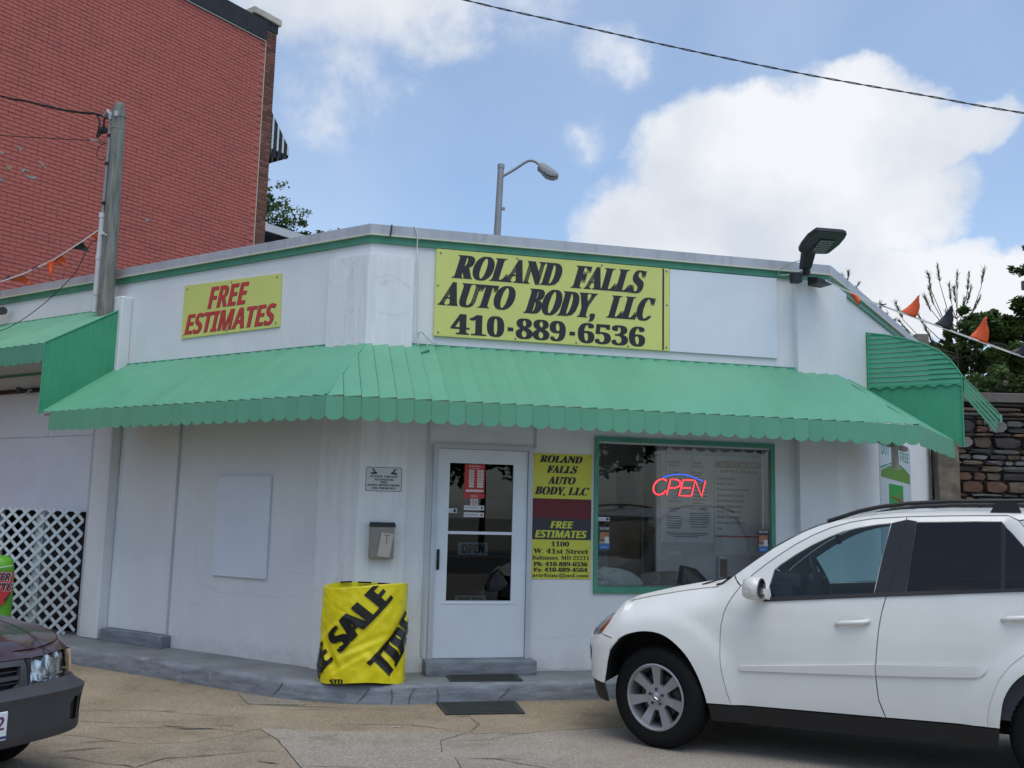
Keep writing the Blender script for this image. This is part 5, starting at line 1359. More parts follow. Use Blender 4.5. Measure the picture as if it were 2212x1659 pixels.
for i in range(6):
    for j in range(7):
        a_, b_ = (i+.6)/6.2, (j+.6)/7.2
        c0 = tr[0].lerp(tr[1], a_).lerp(tr[3].lerp(tr[2], a_), b_)-hnrm*.010
        if led_me is None:
            bm = bmesh.new(); lathe(bm, [(.0005, -.005), (.006, -.003), (.0075, .002)], Matrix.Identity(4), 7); led_me = mesh_of('led_lens', bm, M['led'])
        piece('led_lens', led_me, e, Matrix.Translation(c0))
bm = bmesh.new(); tube(bm, [FF.p(4.66, .40, 4.56), FF.p(4.62, .50, 4.60)], [.05, .03], 10); obj('neck', bm, M['lamp_black'], e, smooth=True)
cable('lamp_wire', None, [FF.p(4.60, .28, 4.50), FF.p(4.50, .2, 4.47), FF.p(4.44, .1, 4.40), FF.p(4.47, .08, 4.375), FF.p(4.58, .12, 4.38), FF.p(4.66, .2, 4.38)], .005, M['cable_grey'], parent=e)
for lb, P in (('small square black floodlight left of the LED area light', (4.555, 4.655, 4.275, 4.385)),):
    f = empty('wall_flood', tuple(FF.p(4.6, .15, 4.27)), lb, 'floodlight', 'small floodlights under the area light')
    fpanel('housing', FF, P[0], P[1], .12, .22, P[2], P[3], M['lamp_black'], f, bev=.006)
    fpanel('arm', FF, P[1]-.01, P[1]+.05, .10, .14, P[2]+.04, P[3]-.03, M['galv'], f)
f = empty('wall_flood', tuple(FF.p(4.9, .15, 4.26)), 'wedge shaped black floodlight right of the LED area light', 'floodlight', 'small floodlights under the area light')
bm = bmesh.new(); box8(bm, [FF.p(u, d, z) for u, d, z in ((4.78, .12, 4.27), (4.93, .12, 4.255), (4.97, .30, 4.255), (4.80, .28, 4.27), (4.775, .12, 4.37), (4.87, .12, 4.33), (4.99, .30, 4.285), (4.80, .28, 4.33))]); obj('housing', bm, M['lamp_black'], f)
f = empty('camera_left', tuple(FL.p(5.6, .1, 3.1)), 'small dark camera under the left garage awning', 'camera')
f.name = 'security_camera'; ORG[f.name] = V(FL.p(5.6, .1, 3.1))
bm = bmesh.new(); tube(bm, [FL.p(5.75, .14, 3.14), FL.p(5.60, .18, 3.11)], .035, 10); obj('barrel', bm, M['ink_grey'], f, smooth=True)
bm = bmesh.new(); tube(bm, [FL.p(5.60, .02, 3.13), FL.p(5.58, .1, 3.13), FL.p(5.55, .15, 3.05)], .014, 6); obj('bracket', bm, M['pvc'], f)
f = empty('spotlight', tuple(FL.p(6.4, .1, 4.15)), 'small dark spotlight on the left wall at the frame edge', 'spotlight')
bm = bmesh.new(); tube(bm, [FL.p(6.55, .04, 4.25), FL.p(6.40, .12, 4.235)], .022, 8); tube(bm, [FL.p(6.40, .12, 4.235), FL.p(6.28, .14, 4.225)], .055, 10); obj('head', bm, mat('lamp_rust', (.07, .06, .065), .6), f, smooth=True)
# street lamp behind the shop
e = empty('street_lamp', (-.47, 22, 0), 'grey street lamp with a curved arm rising behind the shop roof', 'street lamp')
bm = bmesh.new(); tube(bm, [(-.62, 22, 0), (-.52, 22, 5), (-.385, 22, 9.82)], [.13, .10, .075], 16); obj('pole', bm, M['galv'], e, smooth=True)
bm = bmesh.new(); tube(bm, [(-.385, 22, 9.78), (-.382, 22, 9.88)], .085, 16); obj('cap', bm, M['galv'], e, smooth=True)
ap = [(-.33, 22, 9.60), (-.20, 22, 9.68), (-.02, 22, 9.80), (.14, 22, 9.92), (.24, 22, 9.985), (.33, 22, 10.0), (.42, 22, 9.98), (.50, 22, 9.92), (.56, 22, 9.88)]
bm = bmesh.new(); tube(bm, ap, [.035]*9, 10); obj('arm', bm, M['galv'], e, smooth=True)
bm = bmesh.new(); tube(bm, [(-.30, 22, 8.77), (-.29, 22, 8.83)], .035, 8); obj('hand_hole', bm, M['galv'], e)
bm = bmesh.new()
hp = [(.47, 9.80), (.50, 9.88), (.58, 9.91), (.66, 9.89), (.86, 9.74), (.97, 9.66), (.98, 9.60), (.92, 9.57)]
lo_ = [(.47, 9.80), (.60, 9.70), (.68, 9.62), (.80, 9.58), (.92, 9.57)]
prism(bm, [V((x, 21.86, z)) for x, z in hp+lo_[::-1][1:-1]], V((0, .28, 0))); bevel(bm, .025, 2); obj('lamp_head', bm, M['galv'], e, smooth=True)
bm = bmesh.new(); prism(bm, [V((.60, 21.90, 9.688)), V((.69, 21.90, 9.605)), V((.80, 21.90, 9.567)), V((.90, 21.90, 9.56)), V((.90, 22.1, 9.56)), V((.80, 22.1, 9.567)), V((.69, 22.1, 9.605)), V((.60, 22.1, 9.688))], V((-.01, 0, -.012))); obj('lens', bm, M['lens'], e)

# ---------------------------------------------------------------- pennant strings
def pennants(label, pts, flags, group='pennant strings', sz=.72):
    """flags: (t along the string, width, fall vector, material)"""
    P = [V(p) for p in pts]; e = empty('pennant_string', tuple(P[0]), label, 'pennants', group)
    lens = [0]
    for a, b in zip(P, P[1:]): lens.append(lens[-1]+(b-a).length)
    def at(s):
        for i in range(len(P)-1):
            if s <= lens[i+1]: return P[i].lerp(P[i+1], (s-lens[i])/(lens[i+1]-lens[i]))
        return P[-1]+(P[-1]-P[-2]).normalized()*(s-lens[-1])
    bm = bmesh.new()
    for a, b in zip(P, P[1:]): prism(bm, [a+V((0, 0, .010)), b+V((0, 0, .010)), b-V((0, 0, .010)), a-V((0, 0, .010))], V((0, .003, 0)))
    obj('tape', bm, M['string'], e)
    for (s0, w, fall, mt, curl) in flags:
        w *= .86 if sz < 1 else 1.0; a, b = at(s0), at(s0+w); fall = V(fall)*sz; tip = (a+b)/2*0+b*.72+a*.28+fall
        bm = bmesh.new(); n = 8; rows = []
        for i in range(n+1):
            t = i/n; r = []
            for j in range(5):
                k = j/4; base = a.lerp(b, k)
                q = base.lerp(tip, t) + V((0, 1, 0))*.05*math.sin(t*3+j)*t + (V((1, 0, 0)))*curl*math.sin(math.pi*t)
                r.append(bm.verts.new(q))
            rows.append(r)
        for r1, r2 in zip(rows, rows[1:]):
            for j in range(4): bm.faces.new((r1[j], r1[j+1], r2[j+1], r2[j]))
        bmesh.ops.remove_doubles(bm, verts=bm.verts, dist=.0004)
        bmesh.ops.solidify(bm, geom=list(bm.faces), thickness=.0015)
        obj('pennant', bm, M[mt], e, smooth='all')
pennants('string of orange and black pennants blown upwards at the right', [(3.34, 10.15, 4.27), (3.52, 10.1, 4.16), (3.79, 10.05, 4.02), (4.13, 10.0, 3.885), (4.43, 9.95, 3.76), (4.72, 9.9, 3.64), (5.16, 9.85, 3.47), (5.50, 9.8, 3.35), (6.6, 9.6, 3.0)],
         [(.23, .16, (.05, -.03, -.17), 'orange', .02), (.52, .14, (.10, 0, .0), 'pblack', 0), (.83, .20, (.10, -.03, .30), 'orange', .025), (1.19, .20, (.08, -.03, .33), 'pblack', .03), (1.56, .23, (.04, -.03, .36), 'orange', .02), (1.98, .24, (.04, -.03, .20), 'pblack', .02), (2.33, .26, (.04, -.03, .38), 'orange', .02), (2.8, .26, (.06, -.03, .33), 'pblack', .02)])
pennants('string of orange and black pennants hanging from the service pole to the left', [FL.p(4.08, .26, 5.03), FL.p(4.456, .27, 4.90), FL.p(5.009, .28, 4.735), FL.p(5.598, .3, 4.62), FL.p(6.226, .32, 4.55), FL.p(7.6, .35, 4.5)],
         [(.02, .20, (.24, 0, -.30), 'orange', .03), (.40, .22, (.20, 0, -.06), 'pblack', 0), (.80, .24, (.16, 0, -.10), 'orange', .02), (.92, .18, (.03, 0, -.22), 'orange', 0), (1.30, .2, (.10, 0, .03), 'pblack', 0), (1.62, .30, (.24, 0, -.10), 'orange', .03), (2.05, .28, (.22, 0, .10), 'pblack', .03), (2.6, .28, (.2, 0, -.2), 'orange', 0)], sz=1.0)

# ---------------------------------------------------------------- red brick building
FR = Fr(35.5, (-5.64, 20.3, 0), 1)            # painted side wall; u runs away to the far corner, negative towards us
rb = empty('brick_building', tuple(FR.p(-4, -4, 0)), 'tall red painted brick building with a black parapet at the left', 'building')
def paint_mat(name, c, c2, lo, hi, joint=False):
    m = mat(name, c, .75, col2=c2, vscale=.9, bump=.25, bscale=30, lo=lo, hi=hi)
    nt = m.node_tree; b = nt.nodes['Principled BSDF']
    src = b.inputs['Base Color'].links[0].from_socket
    geo = nt.nodes.new('ShaderNodeTexCoord'); mp = nt.nodes.new('ShaderNodeMapping')
    mp.inputs['Scale'].default_value = (2.5, 2.5, 9); nt.links.new(geo.outputs['Object'], mp.inputs[0])
    n = nt.nodes.new('ShaderNodeTexNoise'); n.inputs['Scale'].default_value = 1.0; n.inputs['Detail'].default_value = 5
    nt.links.new(mp.outputs[0], n.inputs['Vector'])
    r = nt.nodes.new('ShaderNodeValToRGB'); r.color_ramp.elements[0].position = .36; r.color_ramp.elements[1].position = (.47 if joint else .55)
    r.color_ramp.elements[0].color = ((.55, .53, .54, 1) if joint else (.90, .90, .92, 1)); r.color_ramp.elements[1].color = (1.0, 1.0, 1.0, 1)
    nt.links.new(n.outputs['Fac'], r.inputs[0])
    x = nt.nodes.new('ShaderNodeMix'); x.data_type = 'RGBA'; x.blend_type = 'MULTIPLY'; x.inputs[0].default_value = 1
    nt.links.new(src, x.inputs[6]); nt.links.new(r.outputs[0], x.inputs[7]); nt.links.new(x.outputs[2], b.inputs['Base Color']); return m
M['rbrick'] = paint_mat('red_painted_brick', (.50, .137, .105), (.45, .124, .098), .35, .65)
obj_random(M['rbrick'], .025)
M['rjoint'] = paint_mat('red_painted_joint', (.49, .134, .103), (.44, .121, .096), .4, .6, joint=True)
M['cbrick'] = obj_random(mat('bare_corner_brick', (.20, .075, .055), .85, var=.3, vscale=3, bump=.3, bscale=30), .45)
M['mortar'] = mat('corner_mortar', (.38, .34, .26), .9, var=.15, vscale=10)
M['black_tar'] = mat('black_parapet_tar', (.012, .013, .016), .6, var=.4, vscale=6, bump=.4, bscale=8)
M['capstone'] = mat('cream_capstone', (.55, .52, .42), .7, var=.25, vscale=5)
WT = 11.97
bm = bmesh.new(); FR.box(bm, -16, -.001, -9, -.011, 0, WT)
obj('wall', bm, M['rjoint'], rb)
bm = bmesh.new(); FR.box(bm, 0, .290, -9, -.014, 0, 12.25); obj('facade', bm, M['mortar'], rb)
bm = bmesh.new(); tube(bm, [FR.p(.0, -.004, 0), FR.p(.0, -.004, WT)], .012, 5); obj('paint_edge', bm, mat('paint_edge_cream', (.55, .48, .40), .8), rb)
CH, BL = .0745, .224
rng = random.Random(3)
def brick_me(l, mt, k, h=CH-.008, d=.0055):
    out = []
    for i in range(k):
        bm = bmesh.new(); j = lambda s=.0015: rng.uniform(-s, s)
        x0, x1, z0, z1 = -l/2, l/2, -h/2, h/2
        vs = [bm.verts.new(p) for p in ((x0+j(), -d, z0), (x1+j(), -d, z0), (x1+j(), -d, z1), (x0+j(), -d, z1),
              (x0+.004, d*.5+j(), z0+.003+j()), (x1-.004, d*.5+j(), z0+.003+j()), (x1-.004, d*.5+j(), z1-.003+j()), (x0+.004, d*.5+j(), z1-.003+j()))]
        for f in ((4, 5, 6, 7), (0, 1, 5, 4), (1, 2, 6, 5), (2, 3, 7, 6), (3, 0, 4, 7)): bm.faces.new([vs[q] for q in f])
        me = bpy.data.meshes.new('brick'); bm.to_mesh(me); bm.free(); me.materials.append(mt); out.append(me)
    return out
bricks = brick_me(BL-.005, M['rbrick'], 6)
basR = FR.m().to_3x3().to_4x4()
cand = []
row = 0; z = 5.0
while z < WT-.06:
    off = (BL/2 if row % 2 else 0)
    hdr = (row % 7 == 3)
    L_ = BL/2 if hdr else BL
    u = -.02-off*0.999
    if off: u = -.02-off
    while u > -7.6:
        cand.append((u-L_/2, z+CH/2, L_)); u -= L_
    row += 1; z += CH
def dist2(c):
    p = FR.p(c[0], 0, c[1]); q = p-V((0, 0, EYE)); 
    x = q.dot(right)/q.dot(fwd)*F_PX+1106; y = 829.5-q.dot(upv)/q.dot(fwd)*F_PX
    vis = 0 < x < 2212 and 0 < y < 1659 and p.z > 4.5 + (1 if x > 200 else .4)
    return q.length + (0 if vis else 100)
full = sorted([c for c in cand if c[2] > .2], key=dist2)
near = set(full[:300])
bmj = bmesh.new()
for c in cand:
    if c in near:
        piece('brick', rng.choice(bricks), rb, Matrix.Translation(FR.p(c[0], rng.uniform(-.002, .002), c[1])) @ basR)
    else:
        me = rng.choice(bricks); mw = Matrix.Translation(FR.p(c[0], rng.uniform(-.002, .002), c[1])) @ basR @ Matrix.Diagonal((c[2]/BL if c[2] < .2 else 1, 1, 1, 1))
        vs = [bmj.verts.new(mw @ v.co) for v in me.vertices]
        for p in me.polygons: bmj.faces.new([vs[i] for i in p.vertices])
tag(obj('brickwork', bmj, M['rbrick'], rb), kind='stuff')
# bare bricks of the front showing at the corner
hb = brick_me(.130, M['cbrick'], 3, CH-.015, .012); fb = brick_me(.270, M['cbrick'], 3, CH-.015, .012); sold = brick_me(.078, M['cbrick'], 2, h=.19)
row = 0; z = 5.6
basC = FR.m().to_3x3().to_4x4()
while z < 12.2:
    if 9.55 < z < 9.62:
        for k in range(3): piece('brick', sold[k % 2], rb, Matrix.Translation(FR.p(.052+.092*k, -.004, z+.10)) @ basC)
        z += 3*CH; row += 1; continue
    if row % 2: piece('brick', rng.choice(fb), rb, Matrix.Translation(FR.p(.150, -.004, z+CH/2)) @ basC)
    else:
        for k in (0, 1): piece('brick', rng.choice(hb), rb, Matrix.Translation(FR.p(.079+.142*k, -.004, z+CH/2)) @ basC)
    row += 1; z += CH
bm = bmesh.new(); FR.box(bm, -16, -.03, -.30, .055, WT, 12.40); obj('parapet_cap', bm, M['black_tar'], rb)
bm = bmesh.new(); FR.box(bm, -16, -.03, .02, .030, WT-.035, WT-.005); obj('flashing_line', bm, mat('flashing_silver', (.50, .50, .50), .5), rb)
bm = bmesh.new(); FR.box(bm, -.35, .30, -.5, .02, 12.25, 12.44); obj('parapet_end', bm, M['black_tar'], rb)
bm = bmesh.new(); FR.box(bm, -.42, .36, -.6, .07, 12.45, 12.60); bevel(bm, .01, 1); obj('capstone', bm, M['capstone'], rb)
# paint chips
bm = bmesh.new()
for (u, z) in ((-5.5, 7.6), (-5.2, 7.75), (-5.35, 7.35), (-4.75, 7.6), (-5.05, 7.4), (-4.95, 7.3), (-5.45, 7.1), (-2.6, 7.15), (-5.6, 7.45)):
    for j in range(3):
        uu, zz = u+rng.uniform(-.06, .06), z+rng.uniform(-.03, .03); FR.box(bm, uu, uu+rng.uniform(.03, .08), .004, .0085, zz, zz+rng.uniform(.02, .05))
tag(obj('paint_chip', bm, mat('bare_grey', (.33, .33, .30), .9), rb), kind='stuff')
# striped awning on its front
sa = empty('striped_awning', tuple(FR.p(.3, -.6, 10)), 'black and white striped metal awning on the front of the brick building', 'awning')
fz = 10.55
for k in range(9):
    o0 = -.10-.19*k
    for (aa, bb, mt) in ((0, .115, 'black_tar'), (.115, .19, 'vinyl')):
        bm = bmesh.new()
        P = [FR.p(.29, o0-aa, fz), FR.p(.29, o0-bb, fz), FR.p(.90, o0-bb, fz-.75), FR.p(.90, o0-aa, fz-.75)]
        prism(bm, P, V((0, 0, -.015))); P2 = [FR.p(.90, o0-aa, fz-.75), FR.p(.90, o0-bb, fz-.75), FR.p(.90, o0-bb, fz-.98), FR.p(.90, o0-aa, fz-.98)]
        prism(bm, P2, FR.e*-.01); obj('slat', bm, M[mt], sa)
for k in range(4):
    a, b = .29+.152*k, .29+.152*(k+1)
    top = lambda u: fz-.75*(u-.29)/.61
    bm = bmesh.new(); prism(bm, [FR.p(a, -.09, fz-1.12+.03*k), FR.p(b-.055, -.09, fz-1.12+.03*k), FR.p(b-.055, -.09, top(b-.055)), FR.p(a, -.09, top(a))], FR.n*-.012); obj('side_slat', bm, M['black_tar'], sa)
    bm = bmesh.new(); prism(bm, [FR.p(b-.054, -.088, fz-.90), FR.p(b-.027, -.088, fz-.93), FR.p(b-.001, -.088, fz-.90), FR.p(b-.001, -.088, top(b)), FR.p(b-.054, -.088, top(b-.054))], FR.n*-.010); obj('side_slat', bm, M['vinyl'], sa)

# ---------------------------------------------------------------- white gabled house far behind
hs = empty('white_house', (-8.0, 36, 0), 'white house gable with a grey gutter just visible over the roof', 'house')
bm = bmesh.new(); box(bm, -13, -5.2, 34.3, 42, 0, 10.9); obj('wall', bm, mat('white_siding', (.52, .55, .60), .7, var=.05), hs)
bm = bmesh.new(); prism(bm, [V((-13, 33.9, 12.6)), V((-9.3, 33.9, 11.98)), V((-4.6, 33.9, 10.6)), V((-4.6, 33.9, 10.35)), V((-9.3, 33.9, 11.70)), V((-13, 33.9, 12.3))], V((0, .12, 0))); obj('fascia', bm, mat('fascia_grey', (.50, .52, .56), .5), hs)
bm = bmesh.new(); prism(bm, [V((-13, 33.95, 12.62)), V((-9.3, 33.95, 12.0)), V((-4.5, 33.95, 10.6)), V((-4.5, 33.95, 10.50)), V((-9.3, 33.95, 11.9)), V((-13, 33.95, 12.5))], V((0, 8.5, 0))); obj('roof', bm, M['roofing'], hs)
bm = bmesh.new(); box(bm, -9.9, -8.2, 34.25, 34.3, 10.0, 11.25); obj('gable_panel', bm, mat('white_siding2', (.50, .54, .60), .7), hs)

# ---------------------------------------------------------------- stone retaining wall
sw = empty('stone_wall', (8.5, 16, 0), 'rough stone retaining wall with a flat grey cap at the right', 'wall')
M['stone_joint'] = mat('stone_wall_mortar', (.085, .078, .07), .95, var=.4, vscale=8, bump=.6, bscale=12)
bm = bmesh.new(); box(bm, 5.2, 14.5, 16.06, 16.8, 0, 3.72); obj('core', bm, M['stone_joint'], sw)
bm = bmesh.new(); box(bm, 5.1, 14.5, 15.90, 16.9, 3.72, 3.88); bevel(bm, .012, 1); obj('cap', bm, mat('wall_cap_concrete', (.13, .115, .105), .9, var=.25, vscale=4, bump=.3), sw)
stones = [mat('stone_%s' % n, c, .9, col2=c2, vscale=5, bump=.9, bscale=9, lo=.3, hi=.7) for n, c, c2 in
          (('grey', (.13, .125, .125), (.065, .06, .058)), ('brown', (.10, .070, .052), (.06, .042, .032)), ('dark', (.05, .045, .045), (.025, .022, .022)), ('tan', (.13, .10, .07), (.085, .06, .042)), ('pale', (.23, .22, .215), (.12, .11, .105)), ('rust', (.15, .08, .05), (.07, .038, .028)))]
rng = random.Random(11); z = .9; ns = 0
def stone(x0, x1, z0, z1):
    bm = bmesh.new(); w, h = x1-x0, z1-z0
    n = 9; pts = []
    for k in range(n):
        a = 2*math.pi*(k+.5)/n; c, s = math.cos(a), math.sin(a)
        q = (abs(c)**9+abs(s)**9)**(-1/9)*rng.uniform(.86, 1.04)
        pts.append((x0+w/2+c*q*w/2, z0+h/2+s*q*h/2))
    d = rng.uniform(.03, .10)
    b = [bm.verts.new((x, 16.10, z)) for x, z in pts]; m = [bm.verts.new((x, 16.04-d*.4, z)) for x, z in pts]
    f = [bm.verts.new(((x-x0-w/2)*(1-.02/w)+x0+w/2, 16.0-d*rng.uniform(.6, 1.0), (z-z0-h/2)*(1-.018/h)+z0+h/2)) for x, z in pts]
    for i in range(n):
        bm.faces.new((b[i], b[(i+1) % n], m[(i+1) % n], m[i])); bm.faces.new((m[i], m[(i+1) % n], f[(i+1) % n], f[i]))
    c = bm.verts.new((x0+w/2+rng.uniform(-.2, .2)*w, 16.0-d*.9, z0+h/2))
    for i in range(n): bm.faces.new((f[i], f[(i+1) % n], c))
    obj('stone', bm, rng.choice(stones), sw, smooth=25)
while z < 3.70:
    thin = z > 3.42
    h = min(3.71-z, rng.uniform(.055, .085) if thin else rng.choice([.06, .09, .12, .15, .2, .24])*rng.uniform(.9, 1.1))
    if h < .03: break
    x = 5.2+rng.uniform(0, .2)
    while x < 10.6:
        w = rng.uniform(.5, 1.4) if thin else rng.uniform(.16, .56)
        if h > .22 and rng.random() < .4:
            k = rng.uniform(.4, .6); stone(x+.006, x+w-.006, z+.004, z+h*k-.004); stone(x+.006, x+w*.55-.006, z+h*k+.004, z+h-.004); stone(x+w*.55+.006, x+w-.006, z+h*k+.004, z+h-.004)
        else: stone(x+.006, x+w-.006, z+.004, z+h-.004)
        x += w
    z += h
# rough pier beside the shop end
pr = empty('stone_pier', (7.0, 15.6, 0), 'narrow rough masonry pier between the shop end and the stone wall', 'wall')
bm = bmesh.new(); box(bm, 6.85, 7.15, 15.45, 15.8, 0, 3.2)
for v in bm.verts: v.co += V((rng.uniform(-.04, .04), 0, 0))
bmesh.ops.subdivide_edges(bm, edges=list(bm.edges), cuts=5, use_grid_fill=True)
for v in bm.verts: v.co += noise.noise_vector(v.co*3)*.08
obj('masonry', bm, mat('pier_tan', (.17, .145, .11), .9, var=.4, vscale=5, bump=.6), pr)
bm = bmesh.new(); box(bm, 6.9, 7.2, 15.9, 16.9, 3.9, 4.35); 
cb = obj('chimney_block', bm, mat('block_tan', (.22, .19, .15), .8, var=.2), None, loc=(8.6, 19, 3.9)); bpy.data.objects.remove(cb)
bm = bmesh.new(); box(bm, 8.05, 8.30, 19.0, 19.4, 3.9, 5.46); bevel(bm, .01, 1)
tag(obj('block_post', bm, mat('block_tan2', (.20, .17, .14), .8, var=.2), None, loc=(8.17, 19.2, 3.9)), 'brown square post top showing above the right roof edge', 'post')

# ---------------------------------------------------------------- trees
def leafmat(name, c, c2, tr=.35):
    m = bpy.data.materials.new(name); m.use_nodes = True; nt = m.node_tree; b = nt.nodes['Principled BSDF']
    b.inputs['Roughness'].default_value = .55; b.inputs['Specular IOR Level'].default_value = .3
    g = nt.nodes.new('ShaderNodeTexCoord'); n = nt.nodes.new('ShaderNodeTexNoise'); n.inputs['Scale'].default_value = 1.6; n.inputs['Detail'].default_value = 4
    nt.links.new(g.outputs['Object'], n.inputs['Vector'])
    r = nt.nodes.new('ShaderNodeValToRGB'); r.color_ramp.elements[0].position = .35; r.color_ramp.elements[1].position = .65
    r.color_ramp.elements[0].color = (*c2, 1); r.color_ramp.elements[1].color = (*c, 1)
    nt.links.new(n.outputs['Fac'], r.inputs[0]); nt.links.new(r.outputs[0], b.inputs['Base Color'])
    t = nt.nodes.new('ShaderNodeBsdfTranslucent'); nt.links.new(r.outputs[0], t.inputs[0])
    mx = nt.nodes.new('ShaderNodeMixShader'); mx.inputs[0].default_value = tr
    o = nt.nodes['Material Output']; nt.links.new(b.outputs[0], mx.inputs[1]); nt.links.new(t.outputs[0], mx.inputs[2]); nt.links.new(mx.outputs[0], o.inputs[0])
    return m
M['leaf_dark'] = leafmat('leaf_dark_green', (.13, .21, .055), (.055, .10, .032))
M['leaf_mid'] = leafmat('leaf_mid_green', (.11, .17, .045), (.05, .09, .028))
M['leaf_light'] = leafmat('leaf_spring_green', (.13, .20, .05), (.05, .10, .03))
M['leaf_olive'] = leafmat('leaf_olive', (.115, .145, .050), (.055, .075, .03))
M['bark'] = mat('bark', (.12, .10, .08), .9, var=.3, vscale=8, bump=.6, bscale=14)
def leaves(bm, c, rad, n, size, rng, flat=.6, shell=.5):
    for _ in range(n):
        d = V((rng.gauss(0, 1), rng.gauss(0, 1), rng.gauss(0, 1))).normalized()
        rr = rng.random()**shell
        p = c + V((d.x*rad[0], d.y*rad[1], d.z*rad[2]))*rr
        a = V((rng.gauss(0, 1), rng.gauss(0, 1), rng.gauss(0, flat))).normalized(); b = a.cross(V((rng.gauss(0, .5), rng.gauss(0, .5), 1))).normalized()
        s = size*rng.uniform(.6, 1.3); w = s*.55
        vs = [bm.verts.new(p+a*s), bm.verts.new(p+b*w), bm.verts.new(p-a*s), bm.verts.new(p-b*w)]
        bm.faces.new(vs)
def tree(label, base, height, blobs, mt, size, dens, rng, group=None, cat='tree', name='tree', trunk_r=.16):
    e = empty(name, tuple(base), label, cat, group)
    B = V(base); bm = bmesh.new()
    top = B+V((0, 0, height*.8))
    tube(bm, [B, B+V((.05, 0, height*.3)), B+V((-.05, .05, height*.55)), top], [trunk_r, trunk_r*.8, trunk_r*.55, trunk_r*.2], 8)
    for (c, rad) in blobs:
        cc = B+V(c); st = B+V((0, 0, max(height*.25, min(cc.z-B.z-.5, height*.6))))
        mid = st.lerp(cc, .5)+V((rng.uniform(-.2, .2), rng.uniform(-.2, .2), .1))
        tube(bm, [st, mid, cc], [trunk_r*.45, trunk_r*.3, trunk_r*.08], 5)
    obj('trunk', bm, M['bark'], e, smooth='all')
    bm = bmesh.new()
    for (c, rad) in blobs:
        vol = (rad[0]*rad[1]*rad[2])**(1/3); n = int(dens*vol*vol)
        sub = max(12, int(vol*18))
        for _ in range(sub):
            d = V((rng.gauss(0, 1), rng.gauss(0, 1), rng.gauss(0, 1))).normalized(); rr = rng.random()**.5
            cc = B+V(c)+V((d.x*rad[0], d.y*rad[1], d.z*rad[2]))*rr
            k = vol*rng.uniform(.22, .42); leaves(bm, cc, (k, k, k*.7), max(4, n//sub), size, rng)
    obj('crown', bm, mt, e)
    return e
rng = random.Random(5)
tree('light green tree showing behind the white house gable', (-10.4, 39, 7.5), 6.2, [((.1, 0, 6.7), (.9, .9, 1.2)), ((.7, 0, 5.6), (1.4, 1, 1.1)), ((1.5, 0, 5.3), (1.0, .8, .9)), ((-.5, 0, 7.4), (.7, .7, .8)), ((2.2, 0, 5.1), (.9, .7, .55)), ((2.9, 0, 5.3), (.35, .4, .45))], M['leaf_light'], .075, 1100, rng)
def B_(cx, cz, bx, bz, r, ry=.8, k=1.0): return ((cx-bx, rng.uniform(-.4, .4), cz-bz), (r, ry, r*k))
tree('dark leafy tree filling the right edge above the stone wall', (13.2, 24, 3.9), 4.0, [B_(x, z, 13.2, 3.9, r) for x, z, r in ((11.55, 6.75, .45), (11.9, 6.55, .55), (12.45, 6.85, .55), (12.95, 6.75, .6), (13.5, 6.6, .75), (11.35, 6.35, .42), (12.3, 6.2, .7), (13.1, 6.1, .8), (13.9, 6.2, .9), (14.8, 6.5, 1.0))], M['leaf_dark'], .075, 4200, rng)
tree('dark spray of foliage hanging in from the right edge, level with the signal box', (14.6, 23.2, 3.9), 5.0, [B_(x, z, 14.6, 3.9, r) for x, z, r in ((12.72, 8.05, .22), (12.80, 7.50, .26), (12.78, 7.2, .2), (13.3, 7.9, .5), (13.5, 7.3, .5), (13.2, 8.6, .4))], M['leaf_dark'], .06, 4500, rng)
tree('olive green tree behind the right end of the roof', (11.4, 25.5, 3.9), 2.6, [B_(x, z, 11.4, 3.9, r) for x, z, r in ((11.3, 6.1, .55), (11.7, 5.6, .8), (12.4, 5.7, .9), (13.3, 5.7, .9), (14.3, 5.8, 1.0), (11.2, 5.3, .6), (12.2, 5.0, .8))], M['leaf_olive'], .075, 4200, rng)
tree('lower green bush hanging over the stone wall cap', (10.6, 20.5, 3.8), 1.4, [B_(x, z, 10.6, 3.8, r) for x, z, r in ((9.75, 4.35, .4), (10.2, 4.6, .55), (10.8, 4.7, .6), (11.4, 4.6, .7), (12.1, 4.7, .8))], M['leaf_mid'], .055, 4200, rng, cat='bush', name='bush')
tree('dark shadowed thicket behind the bush at the right', (12.4, 27.5, 3.2), 2.4, [B_(x, z, 12.4, 3.2, r) for x, z, r in ((11.6, 5.2, 1.1), (13.0, 5.4, 1.3), (14.5, 5.4, 1.4), (16, 5.5, 1.5))], M['leaf_dark'], .11, 3200, rng, cat='bush', name='bush')
# thin pine with long needled tips
def pine(label, base, tips, rng, r=.015):
    e = empty('pine_tree', tuple(base), label, 'tree'); B = V(base); bm = bmesh.new(); bn = bmesh.new()
    for path in tips:
        P = [B+V(p) for p in path]; n = len(P)
        tube(bm, P, [r*(1-.7*i/(n-1)) for i in range(n)], 5)
        end = P[-1]; dr = (P[-1]-P[-2]).normalized()
        for k in range(70):
            t = rng.uniform(-.34, .08); p = end+dr*t
            d = (dr*1.1+V((rng.gauss(0, .35), rng.gauss(0, .35), rng.gauss(0, .25)+.15))).normalized()*rng.uniform(.08, .17); s = d.cross(V((0, 1, 0))).normalized()*.007
            bn.faces.new([bn.verts.new(q) for q in (p-s, p+s, p+d+s*.3, p+d-s*.3)])
    obj('branches', bm, M['bark'], e); obj('needles', bn, M['leaf_olive'], e); return e
tl = [[(0, 0, 0), (0, 0, 1.6), (.02, 0, 2.5), (-.03, 0, 2.95)]]
